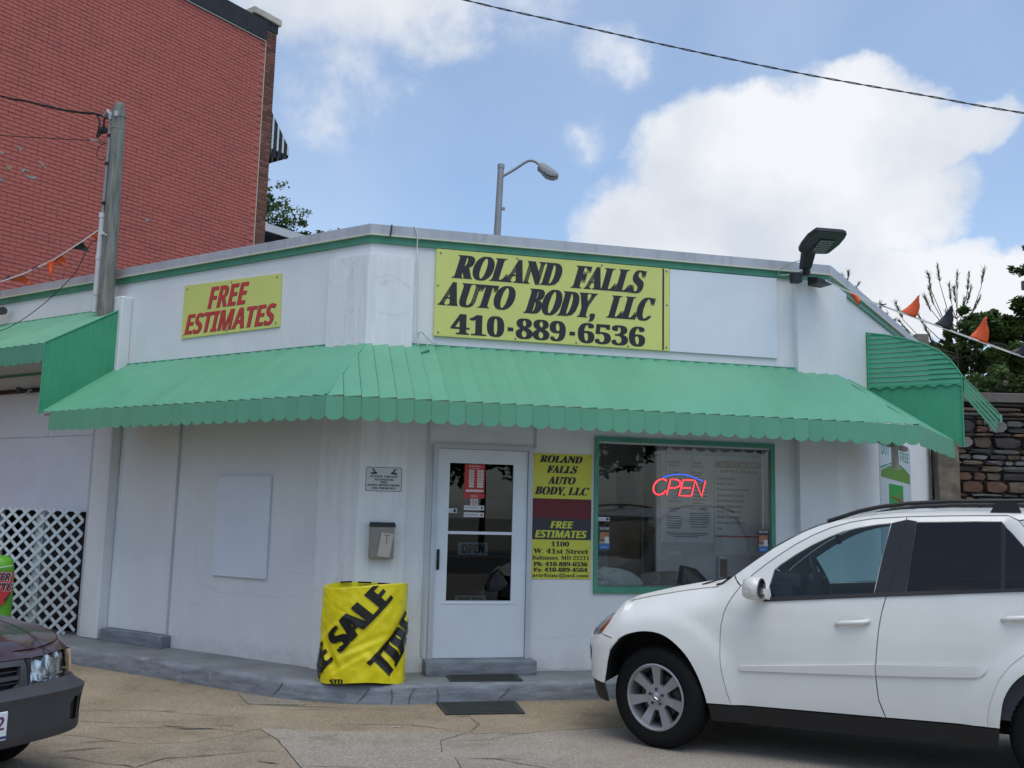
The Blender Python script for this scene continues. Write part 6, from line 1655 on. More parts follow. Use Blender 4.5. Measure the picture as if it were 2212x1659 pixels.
for (x, z, s) in ((-.62, 3.35, 2.4), (-.38, 3.55, 2.6), (-.60, 2.95, 2.3), (.10, 3.35, 2.7), (.42, 3.0, 2.6), (.78, 3.5, 2.5), (.62, 2.75, 2.45), (-.9, 2.3, 1.9), (-1.35, 2.1, 1.7), (-1.2, 1.7, 1.6), (-.72, 2.75, 2.3), (.25, 2.7, 2.4), (-.1, 3.05, 2.6), (-1.45, 2.55, 1.7), (-.95, 1.35, 1.1), (-.7, 1.9, 1.5), (-.2, 2.35, 2.0), (-1.15, 1.2, .8), (.4, 3.35, 2.6)):
    tl.append([(0, 0, s-.35), (x*.5, .05, s-.15), (x*.9, .1, lerp(s, z, .6)), (x, .1, z)])
pine('thin sparse pine with upright tips above the pennants at the right', (11.2, 24, 4.6), tl, rng)
for lb, (x, z), pts in (('small needled pine tops just over the right roof corner, nearest the LED area light', (8.33, 7.55), [(-.35, .35), (-.2, .1), (0, .45), (.15, .55), (.3, .1), (.35, .25)]),
                   ('needled pine top behind the slanting roof edge, middle of three', (9.22, 6.75), [(-.1, .3), (.05, .55), (.2, .3), (.35, .15)]),
                   ('needled pine top lowest on the slanting roof edge', (9.95, 5.85), [(-.2, .4), (0, .3), (.25, .15), (.4, -.1)])):
    pine(lb, (x, 24, z-2.5), [[(0, 0, 0), (0, 0, 1.8), (a*.5, 0, 2.2+b*.3), (a, 0, 2.3+b)] for a, b in pts], rng, .012)
# sign end sticking out of the foliage
bm = bmesh.new(); box(bm, 12.50, 13.6, 23.2, 23.3, 7.50, 7.72); 
for v in bm.verts:
    if v.co.x < 12.6: v.co.z += -.04
tag(obj('traffic_signal_back', bm, mat('signal_grey_green', (.09, .11, .10), .6), None, loc=(13, 23.2, 7.5)), 'grey green box end poking from the foliage at the right edge', 'signal box')
# trees and a street behind the camera, seen only as reflections in the glass
bm = bmesh.new()
vs = [bm.verts.new(p) for p in ((-80, -16, -.006), (80, -16, -.006), (80, -7, -.006), (-80, -7, -.006))]; bm.faces.new(vs)
tag(obj('road', bm, mat('asphalt', (.05, .05, .052), .9, var=.3, vscale=2)), kind='structure')
for i, (x, y, h) in enumerate(((-14, -21, 9), (-6.5, -23, 11), (1, -20, 8), (7.5, -22, 10.5), (14, -21, 9), (21, -23, 10), (-21, -24, 11))):
    tree('leafy street tree across the road, number %s from the left behind the viewer' % ['two', 'three', 'four', 'five', 'six', 'seven', 'one'][i], (x, y, 0), h, [((0, 0, h*.72), (2.8, 2.5, h*.30)), ((1.8, 0, h*.55), (2, 2, h*.2)), ((-1.9, .3, h*.5), (2, 2, h*.2))], M['leaf_dark'], .30, 190, rng, group='street trees across the road')

# ---------------------------------------------------------------- vehicles
class Car:
    """A body described by its side view and plan outline. Local axes: s runs from the front axle to the tail,
    t across (the side facing +t is the driver's side), z up. q is s along the flank and the arc length round the corners."""
    def __init__(c, o, az_fwd, P):
        c.__dict__.update(P)
        a = R_(az_fwd); f = V((math.sin(a), math.cos(a), 0))
        c.e = -f; c.n = V((0, 0, 1)).cross(f).normalized(); c.o = V(o)       # n: driver's side (left of travel)
        # plan curves: front and rear corner
        def arc(pts):
            out = [(0, V((pts[0][0], pts[0][1])))]
            P_ = [V((x, y)) for x, y in pts]
            sub = []
            for i in range(len(P_)-1):
                p0, p1, p2, p3 = P_[max(i-1, 0)], P_[i], P_[i+1], P_[min(i+2, len(P_)-1)]
                for k in range(6):
                    t = k/6; sub.append(.5*((2*p1)+(-p0+p2)*t+(2*p0-5*p1+4*p2-p3)*t*t+(-p0+3*p1-3*p2+p3)*t**3))
            sub.append(P_[-1]); L = 0; out = [(0, sub[0])]
            for a_, b_ in zip(sub, sub[1:]): L += (b_-a_).length; out.append((L, b_))
            return out
        c.fa, c.ra = arc(c.front), arc(c.rear)
        c.qf, c.qr = c.front[0][0], c.rear[0][0]
        c.qmin, c.qmax = c.qf-c.fa[-1][0], c.qr+c.ra[-1][0]
    def plan(c, q):
        W = c.front[0][1]
        if q >= c.qf and q <= c.qr: return V((q, W)), V((0, -1))
        tab, L, sg = (c.fa, c.qf-q, 1) if q < c.qf else (c.ra, q-c.qr, -1)
        for (l0, p0), (l1, p1) in zip(tab, tab[1:]):
            if L <= l1 or l1 == tab[-1][0]:
                t = min(1, (L-l0)/(l1-l0+1e-9)); p = p0.lerp(p1, t); d = (p1-p0).normalized()
                nrm = V((-d.y, d.x))*sg
                # inward normal: towards the centre of the car
                return p, nrm
    def surf(c, q, z, off=0.0):
        p, nrm = c.plan(q)
        W = c.front[0][1]
        wt = c.ztop(q)
        ins = W - interp(c.base, z)
        if c.qf-.0 <= q: 
            zb = c.belt(q)
            if z > zb and q > c.cab0: ins += c.tumble*max(0, (z-zb)/(c.roofz-zb))**1.15
        R, I = c.round(q)
        t = max(0, min(1, (z-(wt-R))/R)); ins += I*t**2.4
        for (ws, wr, am) in c.flares:
            r = math.hypot(q-ws, z-c.wr)
            if r < wr+.30 and z > c.wr*.6:
                k = sm(1-max(0, r-wr-.15)/.09); ins -= am*k*(1-.35*max(0, min(1, (r-wr)/.15)))
        if q < c.qf:   # corner zone: base profile fades
            k = 1
        x = p + nrm*(ins+off)
        if q < c.qf: 
            fz = min(1, (c.qf-q)/.35); x = x + V((1, 0))*c.leanf(z)*fz
        if q > c.qr:
            fz = min(1, (q-c.qr)/.35); x = x - V((1, 0))*c.leanr(z)*fz
        return V((x.x, x.y, z))
    def w(c, v, side=1): return c.o + c.e*v.x + c.n*v.y*side + V((0, 0, v.z))
    def sheet(c, name, poly, mt, parent, holes=(), off=0.0, step=.07, gap=.0, thick=.012, side=1, smooth=True, label=None, fn=None):
        """a panel of body skin: polygon in (q, z), gap shaved off its border, its rim turned inwards"""
        def dens(pl, st=.03):
            out = []
            for i in range(len(pl)):
                a, b = V(pl[i]), V(pl[(i+1) % len(pl)]); n = max(1, int((b-a).length/st))
                for k in range(n): out.append(tuple(a.lerp(b, k/n)))
            return out
        poly = dens(poly)
        if gap: poly = inset(poly, gap)
        if area(poly) < 0: poly = poly[::-1]
        loops = [poly]+[(dens(h) if area(dens(h)) < 0 else dens(h)[::-1]) for h in holes]
        verts, edges = [], []
        for lp in loops:
            b = len(verts); verts += [V(p) for p in lp]; edges += [(b+i, b+(i+1) % len(lp)) for i in range(len(lp))]
        nb_ = len(verts)
        x0 = min(p[0] for p in poly); x1 = max(p[0] for p in poly); y0 = min(p[1] for p in poly); y1 = max(p[1] for p in poly)
        hl = [dens(h) for h in holes]
        nx = int((x1-x0)/step)+1; ny = int((y1-y0)/step)+1
        for i in range(nx+1):
            for j in range(ny+1):
                p = (x0+(i+.5*(j % 2))*step, y0+j*step)
                if inpoly(p, poly) and not any(inpoly(p, h) for h in hl):
                    if min((V(p)-v).length_squared for v in verts[:nb_]) > (step*.4)**2: verts.append(V(p))
        r = delaunay_2d_cdt(verts, edges, [], 0, 1e-6)
        vo, fo_ = r[0], r[2]
        bm = bmesh.new(); f3 = fn or (lambda q, z, o: c.surf(q, z, o))
        vs = [bm.verts.new(c.w(f3(v.x, v.y, off), side)) for v in vo]
        for f in fo_:
            cx = sum(vo[i].x for i in f)/len(f); cy = sum(vo[i].y for i in f)/len(f)
            if inpoly((cx, cy), poly) and not any(inpoly((cx, cy), h) for h in hl):
                try: bm.faces.new([vs[i] for i in f])
                except ValueError: pass
        for v in [v for v in bm.verts if not v.link_faces]: bm.verts.remove(v)
        bmesh.ops.recalc_face_normals(bm, faces=bm.faces)
        # orient outwards
        cen = c.w(V((1.0, 0, .8)))
        tot = sum(((f.calc_center_median()-cen).dot(f.normal))*f.calc_area() for f in bm.faces)
        if tot < 0: bmesh.ops.reverse_faces(bm, faces=bm.faces)
        if thick:
            inner = -thick
            bed = [e_ for e_ in bm.edges if len(e_.link_faces) == 1]
            r = bmesh.ops.extrude_edge_only(bm, edges=bed)
            nv = [g for g in r['geom'] if isinstance(g, bmesh.types.BMVert)]
            for v in nv:
                v.co += (cen - v.co).normalized()*thick
        me = bpy.data.meshes.new(name); bmesh.ops.translate(bm, verts=bm.verts, vec=-ORG[parent.name]); bm.to_mesh(me); bm.free(); me.materials.append(mt)
        if smooth:
            me.polygons.foreach_set('use_smooth', [True]*len(me.polygons)); me.set_sharp_from_angle(angle=R_(40))
        o = link_mesh(name, me, parent)
        if label: o['label'] = label
        return o
    def rows(c, name, stations, mt, parent, nx=14, thick=0, closed=False):
        """stations: lists (edge_s, edge_z, edge_y, ds, dz) -> surface from side to side"""
        bm = bmesh.new(); rr = []
        for (s, z, y, ds, dz) in stations:
            r = []
            for i in range(nx+1):
                k = -1+2*i/nx; g_ = 1-abs(k)**2.2
                r.append(bm.verts.new(c.w(V((s+ds*g_, y*k, z+dz*g_)))))
            rr.append(r)
        for a, b in zip(rr, rr[1:]):
            for i in range(nx): bm.faces.new((a[i], a[i+1], b[i+1], b[i]))
        if thick: bmesh.ops.solidify(bm, geom=list(bm.faces), thickness=thick)
        return obj(name, bm, mt, parent, smooth='all' if not thick else True)
    def mat(c, s, t, z, side=1):
        """matrix whose +Z points outwards from the flank, X to the tail"""
        y = c.n*side
        return Matrix(((c.e.x, 0, y.x, 0), (c.e.y, 0, y.y, 0), (0, 1, 0, 0), (0, 0, 0, 1))), c.w(V((s, t, z)), side)

def wheel(car, parent, s, t, R, steer, side, rimR, spokes, seed=0, detail=True, logo=True, tw=.235):
    y = car.n*side; x = car.e
    rot = Matrix.Rotation(steer, 4, 'Z')
    bas = Matrix(((x.x, 0, y.x, 0), (x.y, 0, y.y, 0), (0, 1, 0, 0), (0, 0, 0, 1)))
    mw = Matrix.Translation(car.w(V((s, t, R)), side)) @ rot @ bas
    wh = bpy.data.objects.new('wheel', None); C.objects.link(wh); wh.parent = parent; wh.empty_display_size = .1
    ORG[wh.name] = ORG[parent.name]
    bm = bmesh.new()
    prof = [(rimR+.005, -.02), (rimR+.012, .0), (R*.80, .012), (R*.90, .006), (R*.955, -.008), (R*.985, -.030), (R, -.055), (R, -tw+.055), (R*.97, -tw+.01), (rimR+.01, -tw+.02)]
    rings = lathe(bm, prof, mw, 72)
    # tread grooves: narrow lateral cuts as raised blocks
    for k in range(60):
        a0, a1 = 2*math.pi*k/60, 2*math.pi*(k+.62)/60
        for (h0, h1) in ((-.050, -.105), (-.112, -.150), (-.157, -tw+.052)):
            P = [mw @ V((r*math.cos(a), r*math.sin(a), h)) for r in (R-.002, R+.006) for (a, h) in ((a0, h0), (a1, h0), (a1, h1), (a0, h1))]
            box8(bm, P)
    obj('tyre', bm, M['tyre'], wh, smooth=True)
    bm = bmesh.new()
    lathe(bm, [(rimR, -.012), (rimR+.006, .002), (rimR-.004, .006), (rimR-.014, .0), (rimR-.020, -.03), (rimR-.03, -.12)], mw, 64)
    obj('rim_flange', bm, M['alloy'], wh, smooth=True)
    # spokes: CDT of a disc with windows
    outer = [(rimR-.012)*V((math.cos(2*math.pi*i/84), math.sin(2*math.pi*i/84))) for i in range(84)]
    holes = []
    off = math.pi/2 + math.pi/spokes*0
    for k in range(spokes):
        c0 = off+2*math.pi*(k+.5)/spokes; hp = []
        half = math.pi/spokes
        r0, r1 = rimR*.40, rimR*.915
        sw_i, sw_o = .026, .040       # half width of a spoke
        n = 8
        a_o = half-math.asin(sw_o/r1); a_i = half-math.asin(min(.9, sw_i/r0))
        for i in range(n+1): hp.append(r1*V((math.cos(c0-a_o+2*a_o*i/n), math.sin(c0-a_o+2*a_o*i/n))))
        for i in range(4): 
            t = (i+1)/4; rr = r1+(r0-r1)*t; aa = half-math.asin(min(.9, lerp(sw_o, sw_i, t**.7)/rr)); hp.append(rr*V((math.cos(c0+aa), math.sin(c0+aa))))
        for i in range(4):
            t = i/4; rr = r0+(r1-r0)*t; aa = half-math.asin(min(.9, lerp(sw_i, sw_o, t**1.4)/rr)); hp.append(rr*V((math.cos(c0-aa), math.sin(c0-aa))))
        holes.append([tuple(p) for p in hp])
    verts = list(outer); edges = [(i, (i+1) % 84) for i in range(84)]
    for h in holes:
        b = len(verts); verts += [V(p) for p in h]; edges += [(b+i, b+(i+1) % len(h)) for i in range(len(h))]
    nb0 = len(verts)
    for ring in range(1, 9):
        rr = rimR*.93*ring/9
        for i in range(6*ring):
            p = rr*V((math.cos(2*math.pi*i/(6*ring)), math.sin(2*math.pi*i/(6*ring))))
            if not any(inpoly(tuple(p), h) for h in holes) and min((p-v).length for v in verts[:nb0]) > .008: verts.append(p)
    verts.append(V((0, 0)))
    r = delaunay_2d_cdt(verts, edges, [], 0, 1e-6); vo, fo_ = r[0], r[2]
    dish = lambda rr: -.012-.020*math.sin(min(1, rr/rimR)*math.pi)**2*.4 - .012*(1-rr/rimR)
    bm = bmesh.new(); vs = [bm.verts.new(mw @ V((v.x, v.y, dish(v.length)))) for v in vo]
    ol = [tuple(p) for p in outer]
    for f in fo_:
        cx, cy = sum(vo[i].x for i in f)/len(f), sum(vo[i].y for i in f)/len(f)
        if inpoly((cx, cy), ol) and not any(inpoly((cx, cy), h) for h in holes): bm.faces.new([vs[i] for i in f])
    bed = [e_ for e_ in bm.edges if len(e_.link_faces) == 1]
    axis = (mw.to_3x3() @ V((0, 0, 1))).normalized()
    r = bmesh.ops.extrude_edge_only(bm, edges=bed)
    for v in [g for g in r['geom'] if isinstance(g, bmesh.types.BMVert)]: v.co -= axis*.045
    me = bpy.data.meshes.new('spoked_disc'); bmesh.ops.translate(bm, verts=bm.verts, vec=-ORG[parent.name]); bmesh.ops.recalc_face_normals(bm, faces=bm.faces); bm.to_mesh(me); bm.free(); me.materials.append(M['alloy'])
    me.polygons.foreach_set('use_smooth', [True]*len(me.polygons)); me.set_sharp_from_angle(angle=R_(35)); link_mesh('rim', me, wh)
    bm = bmesh.new(); lathe(bm, [(.001, -.09), (.16, -.09), (.165, -.10)], mw, 40); obj('brake_disc', bm, M['rotor'], wh, smooth=True)
    bm = bmesh.new(); lathe(bm, [(.001, -.12), (rimR, -.12), (rimR, -.125)], mw, 40); obj('wheel_back', bm, M['dark'], wh)
    bm = bmesh.new()
    for k in range(5):
        a = off+2*math.pi*k/5; lathe(bm, [(.0115, -.0165), (.011, -.0150), (.0005, -.0145)], mw @ Matrix.Translation((.056*math.cos(a), .056*math.sin(a), .0)), 10)
    obj('wheel_bolt', bm, M['ink_grey'], wh)
    bm = bmesh.new(); lathe(bm, [(.034, -.020), (.034, -.010), (.028, -.006), (.0005, -.004)], mw, 28); obj('hub_cap', bm, M['alloy'], wh, smooth=True)
    if logo:
        bm = bmesh.new()
        tube(bm, [mw @ V((.029*math.cos(t*math.pi/10), .029*math.sin(t*math.pi/10), .000)) for t in range(20)], .0022, 5, closed=True)
        for k in range(3):
            a = math.pi/2+2*math.pi*k/3; tube(bm, [mw @ V((0, 0, .002)), mw @ V((.028*math.cos(a), .028*math.sin(a), .001))], [.005, .002], 5)
        obj('emblem', bm, M['chrome'], wh)
    return wh

# white SUV ---------------------------------------------------------------
suv_o = (1.0798+.43837*.93, 7.4454+.89879*.93, 0)
Hc = [(-.9, .80), (-.74, .86), (-.60, .945), (-.45, 1.010), (-.30, 1.060), (-.05, 1.125), (.2, 1.180), (.40, 1.215), (.6, 1.24), (.9, 1.26)]
ROOF = [(.50, 1.205), (.56, 1.255), (.655, 1.325), (.77, 1.412), (.885, 1.497), (1.0, 1.567), (1.098, 1.622), (1.20, 1.667), (1.33, 1.711), (1.52, 1.750), (1.75, 1.778), (2.08, 1.798), (2.53, 1.805), (3.0, 1.795), (3.35, 1.765), (3.6, 1.70), (4.6, 1.66)]
PT = dict(
    front=[(-.22, .93), (-.38, .90), (-.49, .82), (-.565, .70), (-.625, .55), (-.69, .34), (-.73, .15), (-.745, 0)],
    rear=[(3.25, .93), (3.45, .90), (3.60, .80), (3.68, .60), (3.72, .3), (3.73, 0)],
    base=[(.20, .85), (.30, .875), (.37, .895), (.45, .908), (.60, .922), (.75, .930), (.92, .926), (1.05, .915), (1.13, .902), (1.25, .885), (2.0, .885)],
    tumble=.20, roofz=1.78, cab0=.50, wr=.3685, flares=[(.03, .43, .042), (2.76, .43, .042)])
suvE = empty('white_suv', (suv_o[0]+1, suv_o[1]-.5, 0), 'white sport utility vehicle parked across the right front of the shop', 'car')
car = Car(suv_o, -64, PT)
def _ztop(q):
    if q < .50:
        s = q if q > car.qf else car.plan(q)[0].x
        y = .80 if q > car.qf else car.plan(q)[0].y*.82
        return interp(Hc, s+(0 if q > car.qf else .06))-.030*(y/.8)**2
    return interp(ROOF, q)
car.ztop = _ztop
car.belt = lambda q: 1.123+.093*(q-.84)
car.round = lambda q: (lerp(.20, .085, sm((q-.35)/.35)), lerp(.15, .045, sm((q-.35)/.35)) if q > car.qf else .10)
car.leanf = lambda z: .60*max(0, z-.74) + (.04*max(0, .5-z)*2)
car.leanr = lambda z: .30*max(0, z-1.15)
W_ = M['car_white']
def spl(pts, k=3):
    out = []
    for i in range(len(pts)-1):
        p0, p1, p2, p3 = [V(pts[max(0, min(len(pts)-1, j))]) for j in (i-1, i, i+1, i+2)]
        for m in range(k):
            t = m/k; out.append(tuple(.5*((2*p1)+(-p0+p2)*t+(2*p0-5*p1+4*p2-p3)*t*t+(-p0+3*p1-3*p2+p3)*t**3)))
    out.append(tuple(pts[-1])); return out
def arcpts(cx, r, a0, a1, cz=.3685, n=14, rz=1.0): return [(cx+r*math.cos(R_(a0+(a1-a0)*i/n)), cz+r*rz*math.sin(R_(a0+(a1-a0)*i/n))) for i in range(n+1)]
farch = [(-.368, .440), (-.366, .50), (-.355, .58), (-.316, .683), (-.235, .78), (-.155, .823), (-.043, .848), (.076, .842), (.177, .796), (.277, .709), (.353, .593), (.405, .469), (.431, .372)]
rarch = [(2.333, .411), (2.345, .50), (2.365, .60), (2.42, .70), (2.50, .775), (2.60, .83), (2.72, .855), (2.84, .845), (2.96, .80), (3.06, .72), (3.13, .62), (3.17, .50), (3.18, .42)]
farch, rarch = spl(farch), spl(rarch)
hl = [(-.430, .806), (-.390, .887), (-.372, .960), (-.43, 1.010), (-.60, .985), (-.75, .93), (-.92, .875), (-.88, .80), (-.70, .775), (-.55, .78)]
seamF = [(.607, .375), (.575, .47), (.558, .543), (.538, .64), (.531, .722), (.529, .83), (.535, .928), (.555, 1.02), (.586, 1.091), (.628, 1.16), (.668, 1.214)]
frameT = [(.668, 1.214), (.75, 1.30), (.84, 1.375), (.919, 1.437), (1.04, 1.523), (1.166, 1.597), (1.29, 1.655), (1.429, 1.699), (1.58, 1.727), (1.801, 1.745)]
seamM = [(1.801, 1.745), (1.775, 1.60), (1.735, 1.42), (1.672, 1.212), (1.640, 1.10), (1.617, .98), (1.600, .83), (1.592, .72), (1.592, .646), (1.605, .511), (1.646, .397)]
frameR = [(1.801, 1.745), (2.08, 1.758), (2.25, 1.763), (2.438, 1.767), (2.50, 1.735), (2.60, 1.60), (2.70, 1.45), (2.74, 1.34)]
seamR = [(2.74, 1.34), (2.72, 1.2), (2.66, 1.05), (2.58, .95), (2.488, .881), (2.408, .809), (2.350, .73), (2.310, .64), (2.278, .548), (2.266, .48), (2.263, .411)]
winF = [(.857, 1.150), (.870, 1.215), (.905, 1.345), (.95, 1.385), (1.046, 1.455), (1.16, 1.528), (1.288, 1.595), (1.38, 1.634), (1.477, 1.662), (1.60, 1.687), (1.70, 1.700), (1.655, 1.50), (1.600, 1.265), (1.592, 1.212)]
winR = [(1.865, 1.712), (2.05, 1.718), (2.25, 1.726), (2.400, 1.728), (2.47, 1.65), (2.56, 1.53), (2.64, 1.40), (2.64, 1.305), (2.3, 1.275), (2.0, 1.250), (1.795, 1.232), (1.83, 1.45)]
pillB = [(1.704, 1.699), (1.785, 1.728)]
for side in (1, -1):
    g_ = .0040
    car.sheet('fender', farch[::-1][:-1][::1] + [(-.300, .782), (-.383, .797), (-.430, .806), (-.390, .887), (-.372, .960), (-.43, 1.010)] + [(q, _ztop(q)) for q in [-.43+.05*i for i in range(19)]] + [(.52, _ztop(.52)), (.60, 1.285)] + [(q+.012, z-.0) for q, z in []] + seamF[::-1][0:] , W_, suvE, gap=g_, side=side, step=.05)
    # A pillar and roof side
    rl = [(q, _ztop(q)) for q in [.60, .655, .77, .885, 1.0, 1.098, 1.2, 1.33, 1.52, 1.75, 2.08, 2.4, 2.53, 2.8, 3.0, 3.35, 3.5, 3.6]]
    car.sheet('roof_side', [(.668, 1.216)]+[(.61, 1.283)]+rl+[(3.6, 1.50), (3.35, 1.45), (2.95, 1.72), (2.55, 1.745), (2.505, 1.737)]+frameR[:4][::-1]+frameT[::-1], W_, suvE, gap=g_, side=side, step=.05)
    car.sheet('front_door', seamF+frameT[1:]+seamM[1:]+[(1.2, .388)], W_, suvE, holes=[winF[:] , ], gap=g_, side=side, step=.06)
    car.sheet('rear_door', seamM[::-1]+frameR[1:]+seamR[1:]+[(1.9, .403)], W_, suvE, holes=[winR], gap=g_, side=side, step=.06)
    car.sheet('quarter_panel', seamR[::-1][0:]+[(2.70, 1.45), (2.60, 1.60), (2.51, 1.735), (2.55, 1.745), (2.95, 1.72), (3.35, 1.45), (3.6, 1.50), (3.85, 1.24), (car.qmax-.01, 1.24), (car.qmax-.01, .46), (3.2, .46)]+rarch[::-1], W_, suvE, gap=g_, side=side, step=.07)
    car.sheet('front_window', winF, M['car_glass'] , suvE, off=.012, side=side, thick=0, step=.08)
    car.sheet('rear_window', winR, M['car_glass_dark'], suvE, off=.012, side=side, thick=0, step=.08)
    car.sheet('window_seal', [(1.592, 1.212), (1.655, 1.50), (1.704, 1.699), (1.800, 1.726), (1.7745, 1.60), (1.7345, 1.42), (1.6715, 1.214)], M['gloss_black'], suvE, off=-.004, side=side, thick=.006, step=.06)
    car.sheet('window_seal', [(1.6725, 1.214), (1.7355, 1.42), (1.7755, 1.60), (1.802, 1.726), (1.865, 1.716), (1.83, 1.45), (1.795, 1.236)], M['gloss_black'], suvE, off=-.004, side=side, thick=.006, step=.06)
    car.sheet('window_frame_pillar', [(2.395, 1.726), (2.42, 1.722), (2.395, 1.275), (2.37, 1.272)], M['gloss_black'], suvE, off=.004, side=side, thick=.004)
    car.sheet('belt_trim', [(.842, 1.120), (1.2, 1.156), (1.664, 1.202), (2.1, 1.243), (2.64, 1.293), (2.64, 1.312), (2.1, 1.266), (1.664, 1.228), (1.2, 1.182), (.85, 1.150)], M['plastic_black'], suvE, off=-.010, side=side, thick=.012, step=.05)
    car.sheet('side_moulding', [(.662, .640), (.672, .655), (1.1, .697), (1.586, .745), (1.586, .673), (1.1, .646), (.70, .625), (.668, .630)], M['car_white_grime'], suvE, off=-.014, side=side, thick=.016, step=.04)
    car.sheet('side_moulding', [(1.596, .746), (2.0, .776), (2.25, .795), (2.275, .788), (2.27, .765), (2.23, .725), (2.20, .716), (1.9, .693), (1.597, .674)], M['car_white_grime'], suvE, off=-.014, side=side, thick=.016, step=.04)
    car.sheet('sill_cladding', [(.44, .366), (1.2, .381), (2.33, .406), (2.32, .29), (1.2, .25), (.46, .25)], M['plastic_black'], suvE, off=.006, side=side, thick=.02)
    # bumper half
    fb_ = [(-.368, .440), (-.366, .50), (-.355, .58), (-.316, .683), (-.245, .772), (-.300, .779), (-.383, .793), (-.430, .802), (-.55, .776), (-.70, .771), (-.88, .795), (-.90, .70), (car.qmin+.01, .70), (car.qmin+.01, .47), (-.9, .47), (-.6, .47)]
    car.sheet('front_bumper', fb_, W_, suvE, gap=.002, side=side, step=.05)
    car.sheet('front_bumper_skirt', [(-.372, .436), (-.6, .466), (-.9, .466), (car.qmin+.01, .466), (car.qmin+.01, .33), (-.8, .33), (-.55, .32), (-.36, .30), (-.36, .36)], M['plastic_black'], suvE, off=.01, side=side, step=.05)
    car.sheet('grille_half', [(-.90, .74), (-.93, .86), (car.qmin+.01, .84), (car.qmin+.01, .73)], M['ink_grey'], suvE, off=.02, side=side)
    car.sheet('headlamp_back', hl, M['reflector'], suvE, off=.035, side=side, thick=.0, step=.04)
    car.sheet('headlamp', hl, M['lamp_glass'], suvE, off=.002, side=side, thick=.02, step=.04)
    car.sheet('turn_signal', [(-.425, .835), (-.400, .89), (-.390, .930), (-.43, .935), (-.52, .86), (-.58, .815), (-.52, .80)], M['amber'], suvE, off=.012, side=side, thick=0, step=.03)
    car.sheet('fog_lamp', [(-.60, .60), (-.62, .67), (-.70, .68), (-.74, .64), (-.72, .58), (-.64, .57)], M['gloss_black'], suvE, off=-.006, side=side, thick=.01, step=.03)
    # dark inner skin closes the gaps, the wheel housings follow
    car.sheet('inner_skin', [(-.2, 1.02)]+[(q, _ztop(q)-.06) for q in (0, .2, .4)]+[(.9, 1.10), (1.6, 1.18), (2.6, 1.27), (3.5, 1.3), (3.5, .5), (3.22, .5)]+[(x+(.03 if x > 2.76 else -.03), z+.03) for x, z in rarch[::-1]]+[(2.3, .33), (.46, .30)]+[(x+(.035 if x > 0 else -.03), z+.03) for x, z in farch[::-1]][:-1]+[(-.40, .50), (-.42, .75)], M['dark'], suvE, off=.035, side=side, thick=0, step=.12, smooth=False)
    for wx, ar in ((.03, farch), (2.76, rarch)):
        bm = bmesh.new(); A_, B_, C_ = [], [], []
        for (x, z) in ar:
            A_.append(bm.verts.new(car.w(V((x, car.surf(x, z).y-.012, z)), side))); B_.append(bm.verts.new(car.w(V((x, .50, z+.02)), side)))
        for i in range(len(ar)-1): bm.faces.new((A_[i], A_[i+1], B_[i+1], B_[i]))
        bm.faces.new(B_)
        obj('wheel_housing', bm, M['dark'], suvE)
    # door handles
    for (a, z) in ((1.448, 1.012), (2.48, 1.11)):
        zr = .012
        p = [(a-.112, z-.018), (a-.07, z-.006), (a, z+.002), (a+.07, z+.010), (a+.112, z+.020)]
        bm = bmesh.new(); tube(bm, [car.w(car.surf(x, zz_, -.004-(.026 if 0 < i < 4 else .0)), side) for i, (x, zz_) in enumerate(p)], [.012, .0165, .0165, .0175, .014], 10)
        h_ = obj('door_handle', bm, W_, suvE, smooth='all')
        car.sheet('handle_recess', [(a+.10*math.cos(t*math.pi/9), z+.01+.038*math.sin(t*math.pi/9)) for t in range(18)], M['car_white_grime'], suvE, off=-.0012, side=side, thick=0, step=.03)
        if a < 2:
            bm = bmesh.new(); lathe(bm, [(.0005, .003), (.007, .002), (.008, 0)], Matrix.Translation(car.w(car.surf(a+.085, z+.014, -.022), side)) @ car.mat(0, 0, 0, side)[0], 10); obj('key_lock', bm, M['ink_grey'], suvE)
    # mirrors: shell, glass, indicator, foot
    bm = bmesh.new()
    mc = V((.80, 1.045, 1.215))
    rows_ = []
    for i in range(9):
        t = i/8; sx = .735+.120*t
        hh = .082*math.sin(math.pi*min(1, .18+t*.62))**.55; dd = .135*math.sin(math.pi*min(1, .12+t*.5))**.6
        r = []
        for k in range(18):
            a = 2*math.pi*k/18; c_, s_ = math.cos(a), math.sin(a); qq = (abs(c_)**3+abs(s_)**3)**(-1/3)
            r.append(bm.verts.new(car.w(V((sx+.006*s_, mc.y+dd*c_*qq*.85+.01, mc.z+hh*s_*qq+.004)), side)))
        rows_.append(r)
    for r1, r2 in zip(rows_, rows_[1:]):
        for k in range(18): bm.faces.new((r1[k], r1[(k+1) % 18], r2[(k+1) % 18], r2[k]))
    bm.faces.new(rows_[0]); 
    mshell = obj('door_mirror', bm, W_, suvE, smooth=55)
    bm = bmesh.new(); bm.faces.new([bm.verts.new(v) for v in [car.w(V((.850, mc.y+.01+.108*c_*((abs(c_)**3+abs(s_)**3)**(-1/3)), mc.z+.004+.058*s_*((abs(c_)**3+abs(s_)**3)**(-1/3)))), side) for c_, s_ in [(math.cos(t*math.pi/9), math.sin(t*math.pi/9)) for t in range(18)]]]); obj('mirror_glass', bm, M['gloss_black'], mshell)
    bm = bmesh.new(); tube(bm, [car.w(V((.858, mc.y+.01+.116*math.cos(t*math.pi/9)*1.05, mc.z+.004+.063*math.sin(t*math.pi/9)*1.05)), side) for t in range(18)], .006, 5, closed=True); obj('mirror_rim', bm, M['ink_grey'], mshell)
